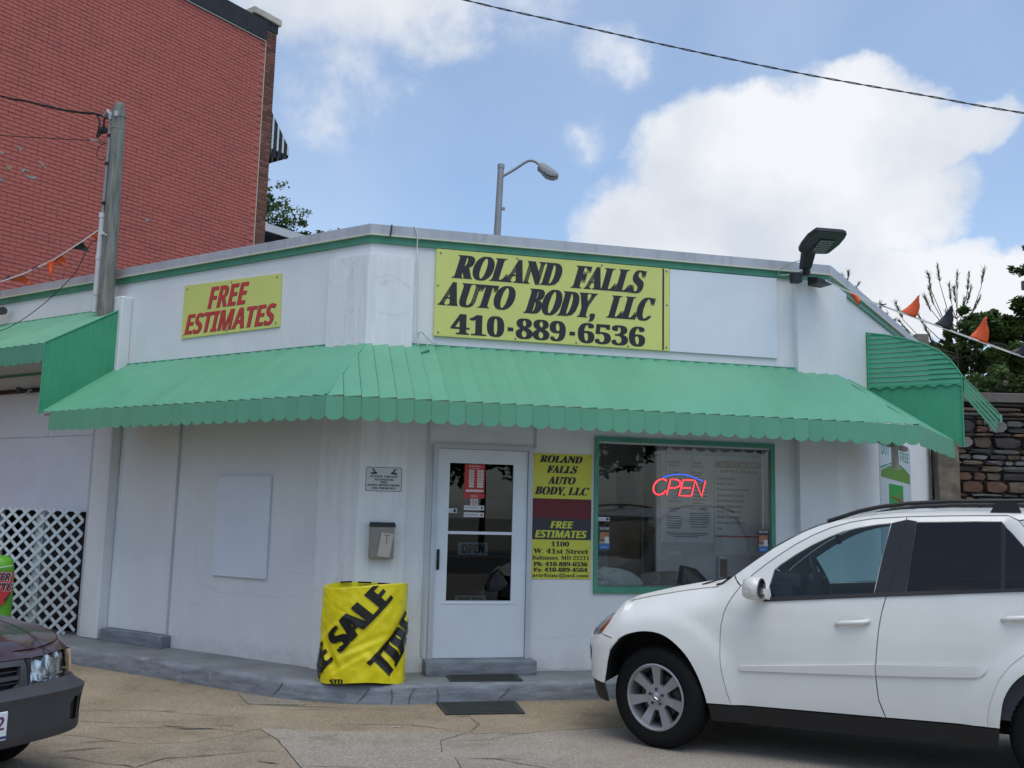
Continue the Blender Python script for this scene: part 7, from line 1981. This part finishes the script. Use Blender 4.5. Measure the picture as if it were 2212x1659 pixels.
    bm = bmesh.new(); box8(bm, [car.w(V(p), side) for p in ((.752, 1.145, 1.192), (.805, 1.176, 1.192), (.80, 1.150, 1.192), (.756, 1.11, 1.192), (.752, 1.145, 1.228), (.805, 1.176, 1.230), (.80, 1.150, 1.230), (.756, 1.11, 1.228))]); obj('indicator', bm, M['reflector'], mshell)
    bm = bmesh.new(); box8(bm, [car.w(V(p), side) for p in ((.78, .87, 1.12), (.90, .87, 1.12), (.87, .98, 1.15), (.79, .98, 1.15), (.78, .86, 1.20), (.88, .86, 1.22), (.86, .98, 1.21), (.79, .98, 1.21))]); bevel(bm, .01, 2); obj('mirror_foot', bm, W_, mshell, smooth=True)
    # roof rail
    rp_ = [(1.26, 1.700), (1.36, 1.735), (1.48, 1.778), (1.62, 1.812), (1.80, 1.838), (2.08, 1.858), (2.53, 1.868), (3.0, 1.858), (3.3, 1.83), (3.42, 1.79)]
    bm = bmesh.new(); tube(bm, [car.w(V((a, .655-.01*(a > 1.5), z)), side) for a, z in rp_], .015, 10)
    box8(bm, [car.w(V(p), side) for p in ((2.33, .63, 1.79), (2.52, .63, 1.79), (2.52, .66, 1.79), (2.33, .66, 1.79), (2.37, .63, 1.86), (2.49, .63, 1.86), (2.49, .66, 1.86), (2.37, .66, 1.86))])
    obj('roof_rail', bm, M['plastic_black'], suvE, smooth=True)
# hood: heightfield between the two fender tops
pe = []
for q in [car.qmin+.02+(car.qf-car.qmin-.02)*i/16 for i in range(17)]+[-.15, -.05, .05, .15, .25, .35, .45, .50]:
    p = car.surf(q, _ztop(q)-.002); pe.append((p.x, p.y, _ztop(q)))
hp_ = [(x+.004, y-.004) for x, y, z in pe]
poly = hp_ + [(x, -y) for x, y in reversed(hp_)]
def hoodz(s, y):
    ye = max(.06, interp([(x, yy) for x, yy, z in sorted(pe)], s)); ze = interp([(x, z) for x, yy, z in sorted(pe)], s)
    k = min(1, abs(y)/ye)
    rib = .010*math.exp(-((abs(y)-.48)/.05)**2)*sm((s+.6)/.3)
    return ze+.032*(1-k**2)*min(1, ye/.5)+rib
car.sheet('hood', [(x, y) for x, y in poly], M['car_hood'], suvE, fn=lambda a, b, o: V((a, b, hoodz(a, b)+.002)), step=.06, thick=.012)
# windscreen, roof, tail
def edge(q, dz=-.004): 
    p = car.surf(q, _ztop(q)); return p.x, p.z+dz, p.y-.004
st = []
for q, ds, dz in ((.53, -.08, .0), (.655, -.08, .005), (.77, -.08, .005), (.885, -.08, .01), (1.0, -.075, .012), (1.098, -.07, .015), (1.2, -.065, .02), (1.27, -.06, .022)):
    s_, z_, y_ = edge(q); st.append((s_, z_, y_, ds, dz))
car.rows('windscreen', st, M['car_glass'], suvE)
st2 = [st[-1]]
for q, ds, dz in ((1.33, -.05, .025), (1.52, -.03, .025), (1.75, -.02, .03), (2.08, 0, .03), (2.53, 0, .03), (3.0, 0, .03), (3.35, .05, .03), (3.5, .08, .02)):
    s_, z_, y_ = edge(q); st2.append((s_, z_, y_, ds, dz))
car.rows('roof', st2, W_, suvE)
car.rows('cowl', [(.46, 1.205, .74, -.10, .0), (.50, 1.215, .745, -.10, -.004), (.545, 1.245, .75, -.10, .0)], M['plastic_black'], suvE)
st3 = [(3.5, interp(ROOF, 3.5), .66, .08, .02), (3.60, 1.45, .76, .10, 0), (3.62, 1.25, .80, .10, 0)]
car.rows('rear_screen', st3, M['car_glass_dark'], suvE)
for side in (1, -1): car.sheet('rear_bumper_skirt', [(3.2, .455), (car.qmax-.01, .455), (car.qmax-.01, .36), (3.3, .36)], M['plastic_black'], suvE, off=.01, side=side)
for side in (1, -1): car.sheet('tail_lamp', [(3.52, 1.02), (3.56, 1.22), (3.86, 1.22), (3.84, 1.02)], M['tail_red'], suvE, off=-.003, side=side, thick=.01, step=.05)
for wp in (((.30, .55, 1.190), (.42, .50, 1.232), (.53, .10, 1.26)), ((.30, -.1, 1.20), (.42, -.15, 1.242), (.53, -.55, 1.265))):
    bm = bmesh.new(); tube(bm, [car.w(V(p)) for p in wp], .007, 5); obj('wiper', bm, M['plastic_black'], suvE)
# underbody and front closing
bm = bmesh.new(); box8(bm, [car.w(V(p)) for p in ((-.35, -.5, .30), (3.4, -.5, .30), (3.4, .5, .30), (-.35, .5, .30), (-.35, -.5, .52), (3.4, -.5, .52), (3.4, .5, .52), (-.35, .5, .52))])
box8(bm, [car.w(V(p)) for p in ((.47, -.84, .28), (2.3, -.84, .28), (2.3, .84, .28), (.47, .84, .28), (.47, -.84, .46), (2.3, -.84, .46), (2.3, .84, .46), (.47, .84, .46))])
box8(bm, [car.w(V(p)) for p in ((-.25, -.55, .5), (.45, -.55, .5), (.45, .55, .5), (-.25, .55, .5), (-.25, -.6, .85), (.45, -.68, 1.10), (.45, .68, 1.10), (-.25, .6, .85))])
obj('underbody', bm, M['dark'], suvE)
wheel(car, suvE, .03, .895, .3685, R_(-13), 1, .2375, 7)
wheel(car, suvE, .03, .895, .3685, R_(13), -1, .2375, 7)
wheel(car, suvE, 2.76, .895, .3685, 0, 1, .2375, 7)
wheel(car, suvE, 2.76, .895, .3685, 0, -1, .2375, 7)
# cabin
cab = obj('dashboard', (lambda b: (box8(b, [car.w(V(p)) for p in ((.62, -.72, .75), (1.02, -.72, .75), (1.02, .72, .75), (.62, .72, .75), (.66, -.72, 1.25), (1.02, -.72, 1.24), (1.02, .72, 1.24), (.66, .72, 1.25))]), bevel(b, .03, 2), b)[-1])(bmesh.new()), M['seat'], suvE, smooth=True)
bm = bmesh.new(); box8(bm, [car.w(V(p)) for p in ((.82, .18, 1.20), (1.06, .18, 1.20), (1.06, .60, 1.20), (.82, .60, 1.20), (.84, .22, 1.315), (1.05, .22, 1.31), (1.05, .56, 1.31), (.84, .56, 1.315))]); bevel(bm, .03, 2); obj('instrument_hood', bm, M['ink_grey'], suvE, smooth=True)
swc = car.w(V((1.17, .38, 1.27))); ax = (car.e*.90+V((0, 0, .42))).normalized(); a1 = car.n; a2 = ax.cross(a1)
bm = bmesh.new(); tube(bm, [swc+a1*.185*math.cos(t*math.pi/14)+a2*.185*math.sin(t*math.pi/14) for t in range(28)], .015, 8, closed=True); obj('steering_wheel', bm, M['ink_grey'], suvE, smooth='all')
bm = bmesh.new()
for t in (0, math.pi, -math.pi/2): tube(bm, [swc-ax*.02, swc+a1*.18*math.cos(t)+a2*.18*math.sin(t)], .018, 6)
obj('wheel_spokes', bm, M['ink_grey'], suvE)
bm = bmesh.new(); lathe(bm, [(.055, -.02), (.055, .01), (.0005, .02)], Matrix.Translation(swc) @ ax.to_track_quat('Z', 'Y').to_matrix().to_4x4(), 16); obj('airbag_pad', bm, M['plastic_black'], suvE)
bm = bmesh.new(); lathe(bm, [(.018, .021), (.0005, .024)], Matrix.Translation(swc) @ ax.to_track_quat('Z', 'Y').to_matrix().to_4x4(), 12); obj('badge', bm, M['chrome'], suvE)
bm = bmesh.new(); box8(bm, [car.w(V(p)) for p in ((1.23, -.13, 1.525), (1.26, -.13, 1.525), (1.28, .13, 1.525), (1.25, .13, 1.525), (1.22, -.13, 1.595), (1.25, -.13, 1.595), (1.27, .13, 1.595), (1.24, .13, 1.595))]); bevel(bm, .012, 2); tube(bm, [car.w(V((1.24, 0, 1.58))), car.w(V((1.22, 0, 1.70)))], .012, 6); obj('rear_view_mirror', bm, M['plastic_black'], suvE, smooth=True)
for tt in (.38, -.38):
    for s0, nm in ((1.72, 'front_seat'), (2.50, 'rear_seat')):
        bm = bmesh.new()
        box8(bm, [car.w(V(p)) for p in ((s0-.45, tt-.25, .60), (s0+.1, tt-.25, .60), (s0+.1, tt+.25, .60), (s0-.45, tt+.25, .60), (s0-.45, tt-.25, .82), (s0+.1, tt-.25, .80), (s0+.1, tt+.25, .80), (s0-.45, tt+.25, .82))]); bevel(bm, .04, 3)
        b2 = bmesh.new(); box8(b2, [car.w(V(p)) for p in ((s0-.02, tt-.25, .72), (s0+.14, tt-.25, .72), (s0+.14, tt+.25, .72), (s0-.02, tt+.25, .72), (s0+.12, tt-.20, 1.34), (s0+.24, tt-.20, 1.34), (s0+.24, tt+.20, 1.34), (s0+.12, tt+.20, 1.34))]); bevel(b2, .04, 3)
        me_ = bpy.data.meshes.new('t'); b2.to_mesh(me_); bm.from_mesh(me_); b2.free()
        b2 = bmesh.new(); box8(b2, [car.w(V(p)) for p in ((s0+.14, tt-.13, 1.37), (s0+.25, tt-.13, 1.37), (s0+.25, tt+.13, 1.37), (s0+.14, tt+.13, 1.37), (s0+.17, tt-.12, 1.56), (s0+.25, tt-.12, 1.56), (s0+.25, tt+.12, 1.56), (s0+.17, tt+.12, 1.56))]); bevel(b2, .04, 3)
        b2.to_mesh(me_); bm.from_mesh(me_); b2.free()
        obj(nm, bm, M['seat'], suvE, smooth=True)
for side in (1, -1):
    bm = bmesh.new(); box8(bm, [car.w(V(p), side) for p in ((.75, .80, .45), (2.6, .80, .45), (2.6, .84, .45), (.75, .84, .45), (.75, .80, 1.10), (2.6, .80, 1.26), (2.6, .84, 1.26), (.75, .84, 1.10))]); obj('door_lining', bm, M['seat'], suvE)
bm = bmesh.new(); box8(bm, [car.w(V(p)) for p in ((.55, -.8, .45), (3.3, -.8, .45), (3.3, .8, .45), (.55, .8, .45), (.55, -.8, .50), (3.3, -.8, .50), (3.3, .8, .50), (.55, .8, .50))]); obj('floor', bm, M['dark'], suvE)

# dark red wagon at the left edge ------------------------------------------
FHc = [(-.95, .74), (-.84, .77), (-.74, .835), (-.55, .885), (-.3, .925), (0, .960), (.3, .985), (.5, 1.0), (.9, 1.01)]
FROOF = [(.40, .985), (.62, 1.07), (.95, 1.27), (1.25, 1.43), (1.5, 1.49), (2.0, 1.53), (2.6, 1.54), (3.0, 1.52), (3.3, 1.46), (4.5, 1.4)]
FT_ = dict(front=[(-.30, .865), (-.48, .855), (-.62, .815), (-.715, .73), (-.765, .58), (-.80, .34), (-.815, .15), (-.82, 0)],
    rear=[(3.1, .865), (3.3, .84), (3.42, .74), (3.5, .5), (3.52, 0)],
    base=[(.18, .83), (.30, .85), (.55, .865), (.75, .862), (.90, .845), (1.0, .82), (1.6, .80)],
    tumble=.16, roofz=1.53, cab0=.45, wr=.325, flares=[(0, .37, .012), (2.525, .37, .012)])

forE = empty('maroon_wagon', (-3.6, 6.9, 0), 'dark maroon wagon with a charcoal bumper at the left edge of the picture', 'car')
f2 = Car((0, 0, 0), 119, FT_)
def _zt2(q):
    if q < .40:
        s = q if q > f2.qf else f2.plan(q)[0].x
        y = .74 if q > f2.qf else f2.plan(q)[0].y*.86
        return interp(FHc, s)-.028*(y/.8)**2
    return interp(FROOF, q)
f2.ztop = _zt2
f2.belt = lambda q: .96
f2.round = lambda q: (lerp(.09, .07, sm((q-.3)/.3)), lerp(.10, .04, sm((q-.3)/.3)) if q > f2.qf else .07)
f2.leanf = lambda z: .16*max(0, z-.60)
f2.leanr = lambda z: .3*max(0, z-.9)
f2.o = V((-3.42, 6.62, 0)) - f2.n*.865*0
# place it: driver's side flank line passes the corner seen in the photograph
f2.o = V((-3.745, 6.05, 0))
Rm = M['car_maroon']
fa_ = arcpts(0, .355, 175, 5, .325)
hl2 = [(-.80, .615), (-.815, .745), (-.62, .775), (-.45, .790), (-.44, .645)]
hl2 = [(-1.085, .600), (-1.065, .752), (-.80, .772), (-.735, .775), (-.735, .635), (-.80, .625)]
am2 = [(-.730, .636), (-.730, .775), (-.66, .772), (-.60, .745), (-.575, .70), (-.60, .655)]
for side in (1, -1):
    car_s = f2.sheet
    car_s('fender', [(.355, .36)]+fa_[::-1][1:]+[(-.40, .62), (-.60, .640), (-.575, .70), (-.60, .745), (-.66, .777), (-.735, .780), (-.80, .777), (-1.065, .757)]+[(-1.05, _zt2(-1.05))]+[(q, _zt2(q)) for q in [-1.0+.08*i for i in range(18)]]+[(.52, 1.0), (.50, .36)], Rm, forE, gap=.003, side=side, step=.06)
    car_s('front_door', [(.51, .36), (.52, 1.0), (.70, 1.0), (1.05, 1.20), (1.30, 1.38), (1.45, 1.43), (1.50, .36)], Rm, forE, holes=[[(.74, .99), (1.08, 1.19), (1.32, 1.35), (1.44, 1.40), (1.46, .99)]], gap=.003, side=side, step=.1)
    car_s('rear_door', [(1.51, .36), (1.46, 1.43), (2.3, 1.47), (2.40, .95), (2.18, .65), (2.14, .36)], Rm, forE, holes=[[(1.52, .99), (1.52, 1.41), (2.25, 1.44), (2.34, .99)]], gap=.003, side=side, step=.1)
    ra2 = arcpts(2.525, .355, 175, 5, .325)
    car_s('quarter_panel', [(2.15, .36), (2.19, .65), (2.41, .95), (2.31, 1.47), (3.1, 1.46), (3.4, 1.2), (3.45, .95), (3.45, .5), (2.9, .36)]+ra2[::-1][1:-1], Rm, forE, holes=[[(2.44, .99), (2.36, 1.43), (3.0, 1.43), (3.25, 1.0)]], gap=.003, side=side, step=.1)
    rl2 = [(q, _zt2(q)) for q in [.52, .62, .8, .95, 1.25, 1.5, 2.0, 2.6, 3.0, 3.1]]
    car_s('roof_side', rl2+[(3.1, 1.465), (2.3, 1.475), (1.46, 1.435), (1.30, 1.385), (1.05, 1.205), (.70, 1.005)], Rm, forE, gap=.002, side=side, step=.06)
    car_s('side_window', [(.74, .99), (1.08, 1.19), (1.32, 1.35), (1.44, 1.40), (1.46, .99)], M['car_glass_dark'], forE, off=.012, side=side, thick=0, step=.1)
    car_s('side_window', [(1.52, .99), (1.52, 1.41), (2.25, 1.44), (2.34, .99)], M['car_glass_dark'], forE, off=.012, side=side, thick=0, step=.1)
    car_s('side_window', [(2.44, .99), (2.36, 1.43), (3.0, 1.43), (3.25, 1.0)], M['car_glass_dark'], forE, off=.012, side=side, thick=0, step=.1)
    car_s('headlamp_back', hl2, M['lamp_chrome'], forE, off=.045, side=side, thick=0, step=.04, fn=lambda q, z, o: f2.surf(q, z, o+.012*math.sin(q*60)*math.sin(z*55)))
    car_s('headlamp', hl2, M['lamp_glass'], forE, off=.004, side=side, thick=.03, step=.04)
    car_s('corner_lamp', am2, M['amber_pale'], forE, off=-.002, side=side, thick=.03, step=.03)
    car_s('lamp_filler', [(-1.09, .56), (-1.085, .595), (-.80, .618), (-.735, .628), (-.60, .638), (-.42, .618), (-.40, .57)], Rm, forE, off=.004, side=side, thick=.02, step=.05)
    car_s('lamp_pillar', [(-1.12, .56), (-1.10, .757), (-1.072, .757), (-1.092, .60), (-1.092, .56)], M['plastic_black'], forE, off=.0, side=side, thick=.02, step=.05)
    qm = f2.qmin+.004
    car_s('hood_lip', [(-1.02, .762), (qm, .762), (qm, _zt2(qm)+.030), (-1.25, _zt2(-1.25)+.026), (-1.10, _zt2(-1.10)+.012), (-1.02, _zt2(-1.02)+.002)], Rm, forE, off=.004, side=side, thick=.02, step=.04)
    # grille: surround, bars as parts
    car_s('grille_back', [(-1.12, .56), (qm, .56), (qm, .755), (-1.12, .755)], M['dark'], forE, off=.05, side=side, thick=0, step=.1)
    car_s('grille_surround', [(-1.115, .555), (qm, .555), (qm, .585), (-1.21, .592), (-1.165, .62), (-1.155, .728), (qm, .735), (qm, .757), (-1.115, .757)], M['bumper_grey'], forE, off=-.004, side=side, thick=.03, step=.05)
    for (za_, zb__) in ((.628, .634), (.652, .672), (.695, .701)):
        car_s('grille_bar', [(-1.16, za_), (qm, za_), (qm, zb__), (-1.16, zb__)], M['bumper_grey'], forE, off=.004 if zb__-za_ > .01 else .02, side=side, thick=.02, step=.05)
    car_s('grille_bar', [(-1.36, .59), (-1.34, .59), (-1.34, .73), (-1.36, .73)], M['bumper_grey'], forE, off=.002, side=side, thick=.02, step=.05)
    # bumper: fuller than the body
    bo = lambda q, z, o: f2.surf(q, z, o-.075*sm((z-.24)/.06)*sm((.62-z)/.07)*min(1, max(0, (-.36-q)/.2))-.010*math.exp(-((z-.555)/.02)**2))
    car_s('front_bumper', [(-.36, .62), (-.60, .63), (-.9, .62), (qm, .60), (qm, .275), (-.9, .28), (-.60, .30), (-.42, .36), (-.375, .44)], M['bumper_grey'], forE, holes=[[(-.63, .36), (-.635, .47), (-.70, .50), (-.80, .50), (-.83, .46), (-.82, .36), (-.70, .345)]], side=side, step=.04, fn=bo, gap=.003)
    car_s('fog_lamp_recess', [(-.60, .33), (-.60, .51), (-.85, .52), (-.85, .33)], M['dark'], forE, off=.03, side=side, thick=0, step=.05, fn=bo)
    car_s('fog_lamp_grille', [(-.715, .35), (-.72, .50), (-.745, .50), (-.74, .35)], M['plastic_black'], forE, off=.010, side=side, thick=.02, step=.05, fn=bo)
    car_s('inner_skin', [(-.7, .30), (-.42, .32)]+[(x*1.06, .325+(z-.325)*1.06) for x, z in fa_]+[(.42, .33), (2.1, .33), (2.1, .9), (-.7, .74)], M['dark'], forE, off=.06, side=side, thick=0, step=.1, smooth=False)
    bm = bmesh.new(); A_ = []; B_ = []
    for (x, z) in fa_:
        A_.append(bm.verts.new(f2.w(V((x, f2.surf(x, z).y-.01, z)), side))); B_.append(bm.verts.new(f2.w(V((x, .45, z)), side)))
    for i in range(len(fa_)-1): bm.faces.new((A_[i], A_[i+1], B_[i+1], B_[i]))
    bm.faces.new(B_); obj('wheel_housing', bm, M['dark'], forE)
    bm = bmesh.new(); box8(bm, [f2.w(V(p), side) for p in ((.62, .86, .99), (.74, .86, .99), (.74, 1.0, 1.0), (.64, 1.0, 1.0), (.62, .86, 1.12), (.72, .86, 1.12), (.72, 1.0, 1.11), (.64, 1.0, 1.11))]); bevel(bm, .02, 2); obj('door_mirror', bm, M['plastic_black'], forE, smooth=True)
pe2 = []
for q in [f2.qmin+.02+(f2.qf-f2.qmin-.02)*i/16 for i in range(17)]+[-.2, -.1, 0, .1, .2, .3, .4]:
    p = f2.surf(q, _zt2(q)-.001); pe2.append((p.x, p.y, _zt2(q)))
def hoodz2(s, y):
    ye = max(.06, interp([(x, yy) for x, yy, z in sorted(pe2)], s)); ze = interp([(x, z) for x, yy, z in sorted(pe2)], s)
    k = min(1, abs(y)/ye)
    g_ = -.006*math.exp(-((abs(y)-.50-.08*(s+.8))/.012)**2)
    return ze+.030*(1-k**2)*min(1, ye/.5)+.008*math.exp(-((abs(y)-.36)/.07)**2)+g_
hp2 = [(x+.003, y-.003) for x, y, z in pe2]
# the bonnet proper stops at a seam inboard of the fender top
f2.sheet('hood', [(x, y) for x, y in hp2]+[(x, -y) for x, y in reversed(hp2)], Rm, forE, fn=lambda a, b, o: V((a, b, hoodz2(a, b)+.001)), step=.05, thick=.012)
bm = bmesh.new()
for sd_ in (1, -1): tube(bm, [f2.w(V((s_, sd_*(.555+.06*(s_+.8)), hoodz2(s_, .555+.06*(s_+.8))+.0005))) for s_ in [-.745+.08*i for i in range(14)]], .0035, 4)
obj('hood_seam', bm, M['dark'], forE)
def edge2(q):
    p = f2.surf(q, _zt2(q)); return p.x, p.z-.003, p.y-.003
st = []
for q, ds, dz in ((.42, -.08, .01), (.62, -.10, .02), (.95, -.10, .03), (1.2, -.09, .03)):
    s_, z_, y_ = edge2(q); st.append((s_, z_, y_, ds, dz))
f2.rows('windscreen', st, M['car_glass_dark'], forE)
st2 = [st[-1]]
for q, ds, dz in ((1.5, -.04, .03), (2.0, 0, .03), (2.6, 0, .03), (3.1, .02, .03), (3.3, .05, .02)):
    s_, z_, y_ = edge2(q); st2.append((s_, z_, y_, ds, dz))
f2.rows('roof', st2, Rm, forE)
f2.rows('tailgate', [(3.3, 1.45, .66, .05, .02), (3.42, 1.0, .80, .06, 0), (3.45, .4, .82, .06, 0)], Rm, forE)
bm = bmesh.new(); box8(bm, [f2.w(V(p)) for p in ((-.45, -.45, .26), (3.2, -.45, .26), (3.2, .45, .26), (-.45, .45, .26), (-.45, -.45, .6), (3.2, -.45, .6), (3.2, .45, .6), (-.45, .45, .6))])
box8(bm, [f2.w(V(p)) for p in ((.42, -.8, .26), (2.1, -.8, .26), (2.1, .8, .26), (.42, .8, .26), (.42, -.8, .5), (2.1, -.8, .5), (2.1, .8, .5), (.42, .8, .5))]); obj('underbody', bm, M['dark'], forE)
for s_ in (0, 2.525):
    for side in (1, -1): wheel(f2, forE, s_, .85, .325, 0, side, .195, 5, logo=False, tw=.205)
# number plate on the bumper
bm = bmesh.new(); box8(bm, [f2.w(V(p)) for p in ((-.915, -.12, .345), (-.905, -.12, .345), (-.905, .195, .345), (-.915, .195, .345), (-.915, -.12, .505), (-.905, -.12, .505), (-.905, .195, .505), (-.915, .195, .505))]); bevel(bm, .004, 1)
pl = obj('number_plate', bm, M['plate'], forE)
bm = text_bm(sans('M 742'), .27, .075, 0, .003)
for v in bm.verts: v.co = f2.w(V((-.9155-v.co.z, -.095+v.co.x, .405+v.co.y)))
o_ = obj('plate_lettering', bm, M['purple'], forE)
bm = bmesh.new(); box8(bm, [f2.w(V(p)) for p in ((-.917, -.115, .355), (-.9155, -.115, .355), (-.9155, .19, .355), (-.917, .19, .355), (-.917, -.115, .37), (-.9155, -.115, .37), (-.9155, .19, .37), (-.917, .19, .37))]); obj('plate_band', bm, M['navy'], forE)
for ob in list(bpy.data.objects):
    if ob.type == 'MESH' and len(ob.data.polygons) == 0: print('EMPTY MESH', ob.name)
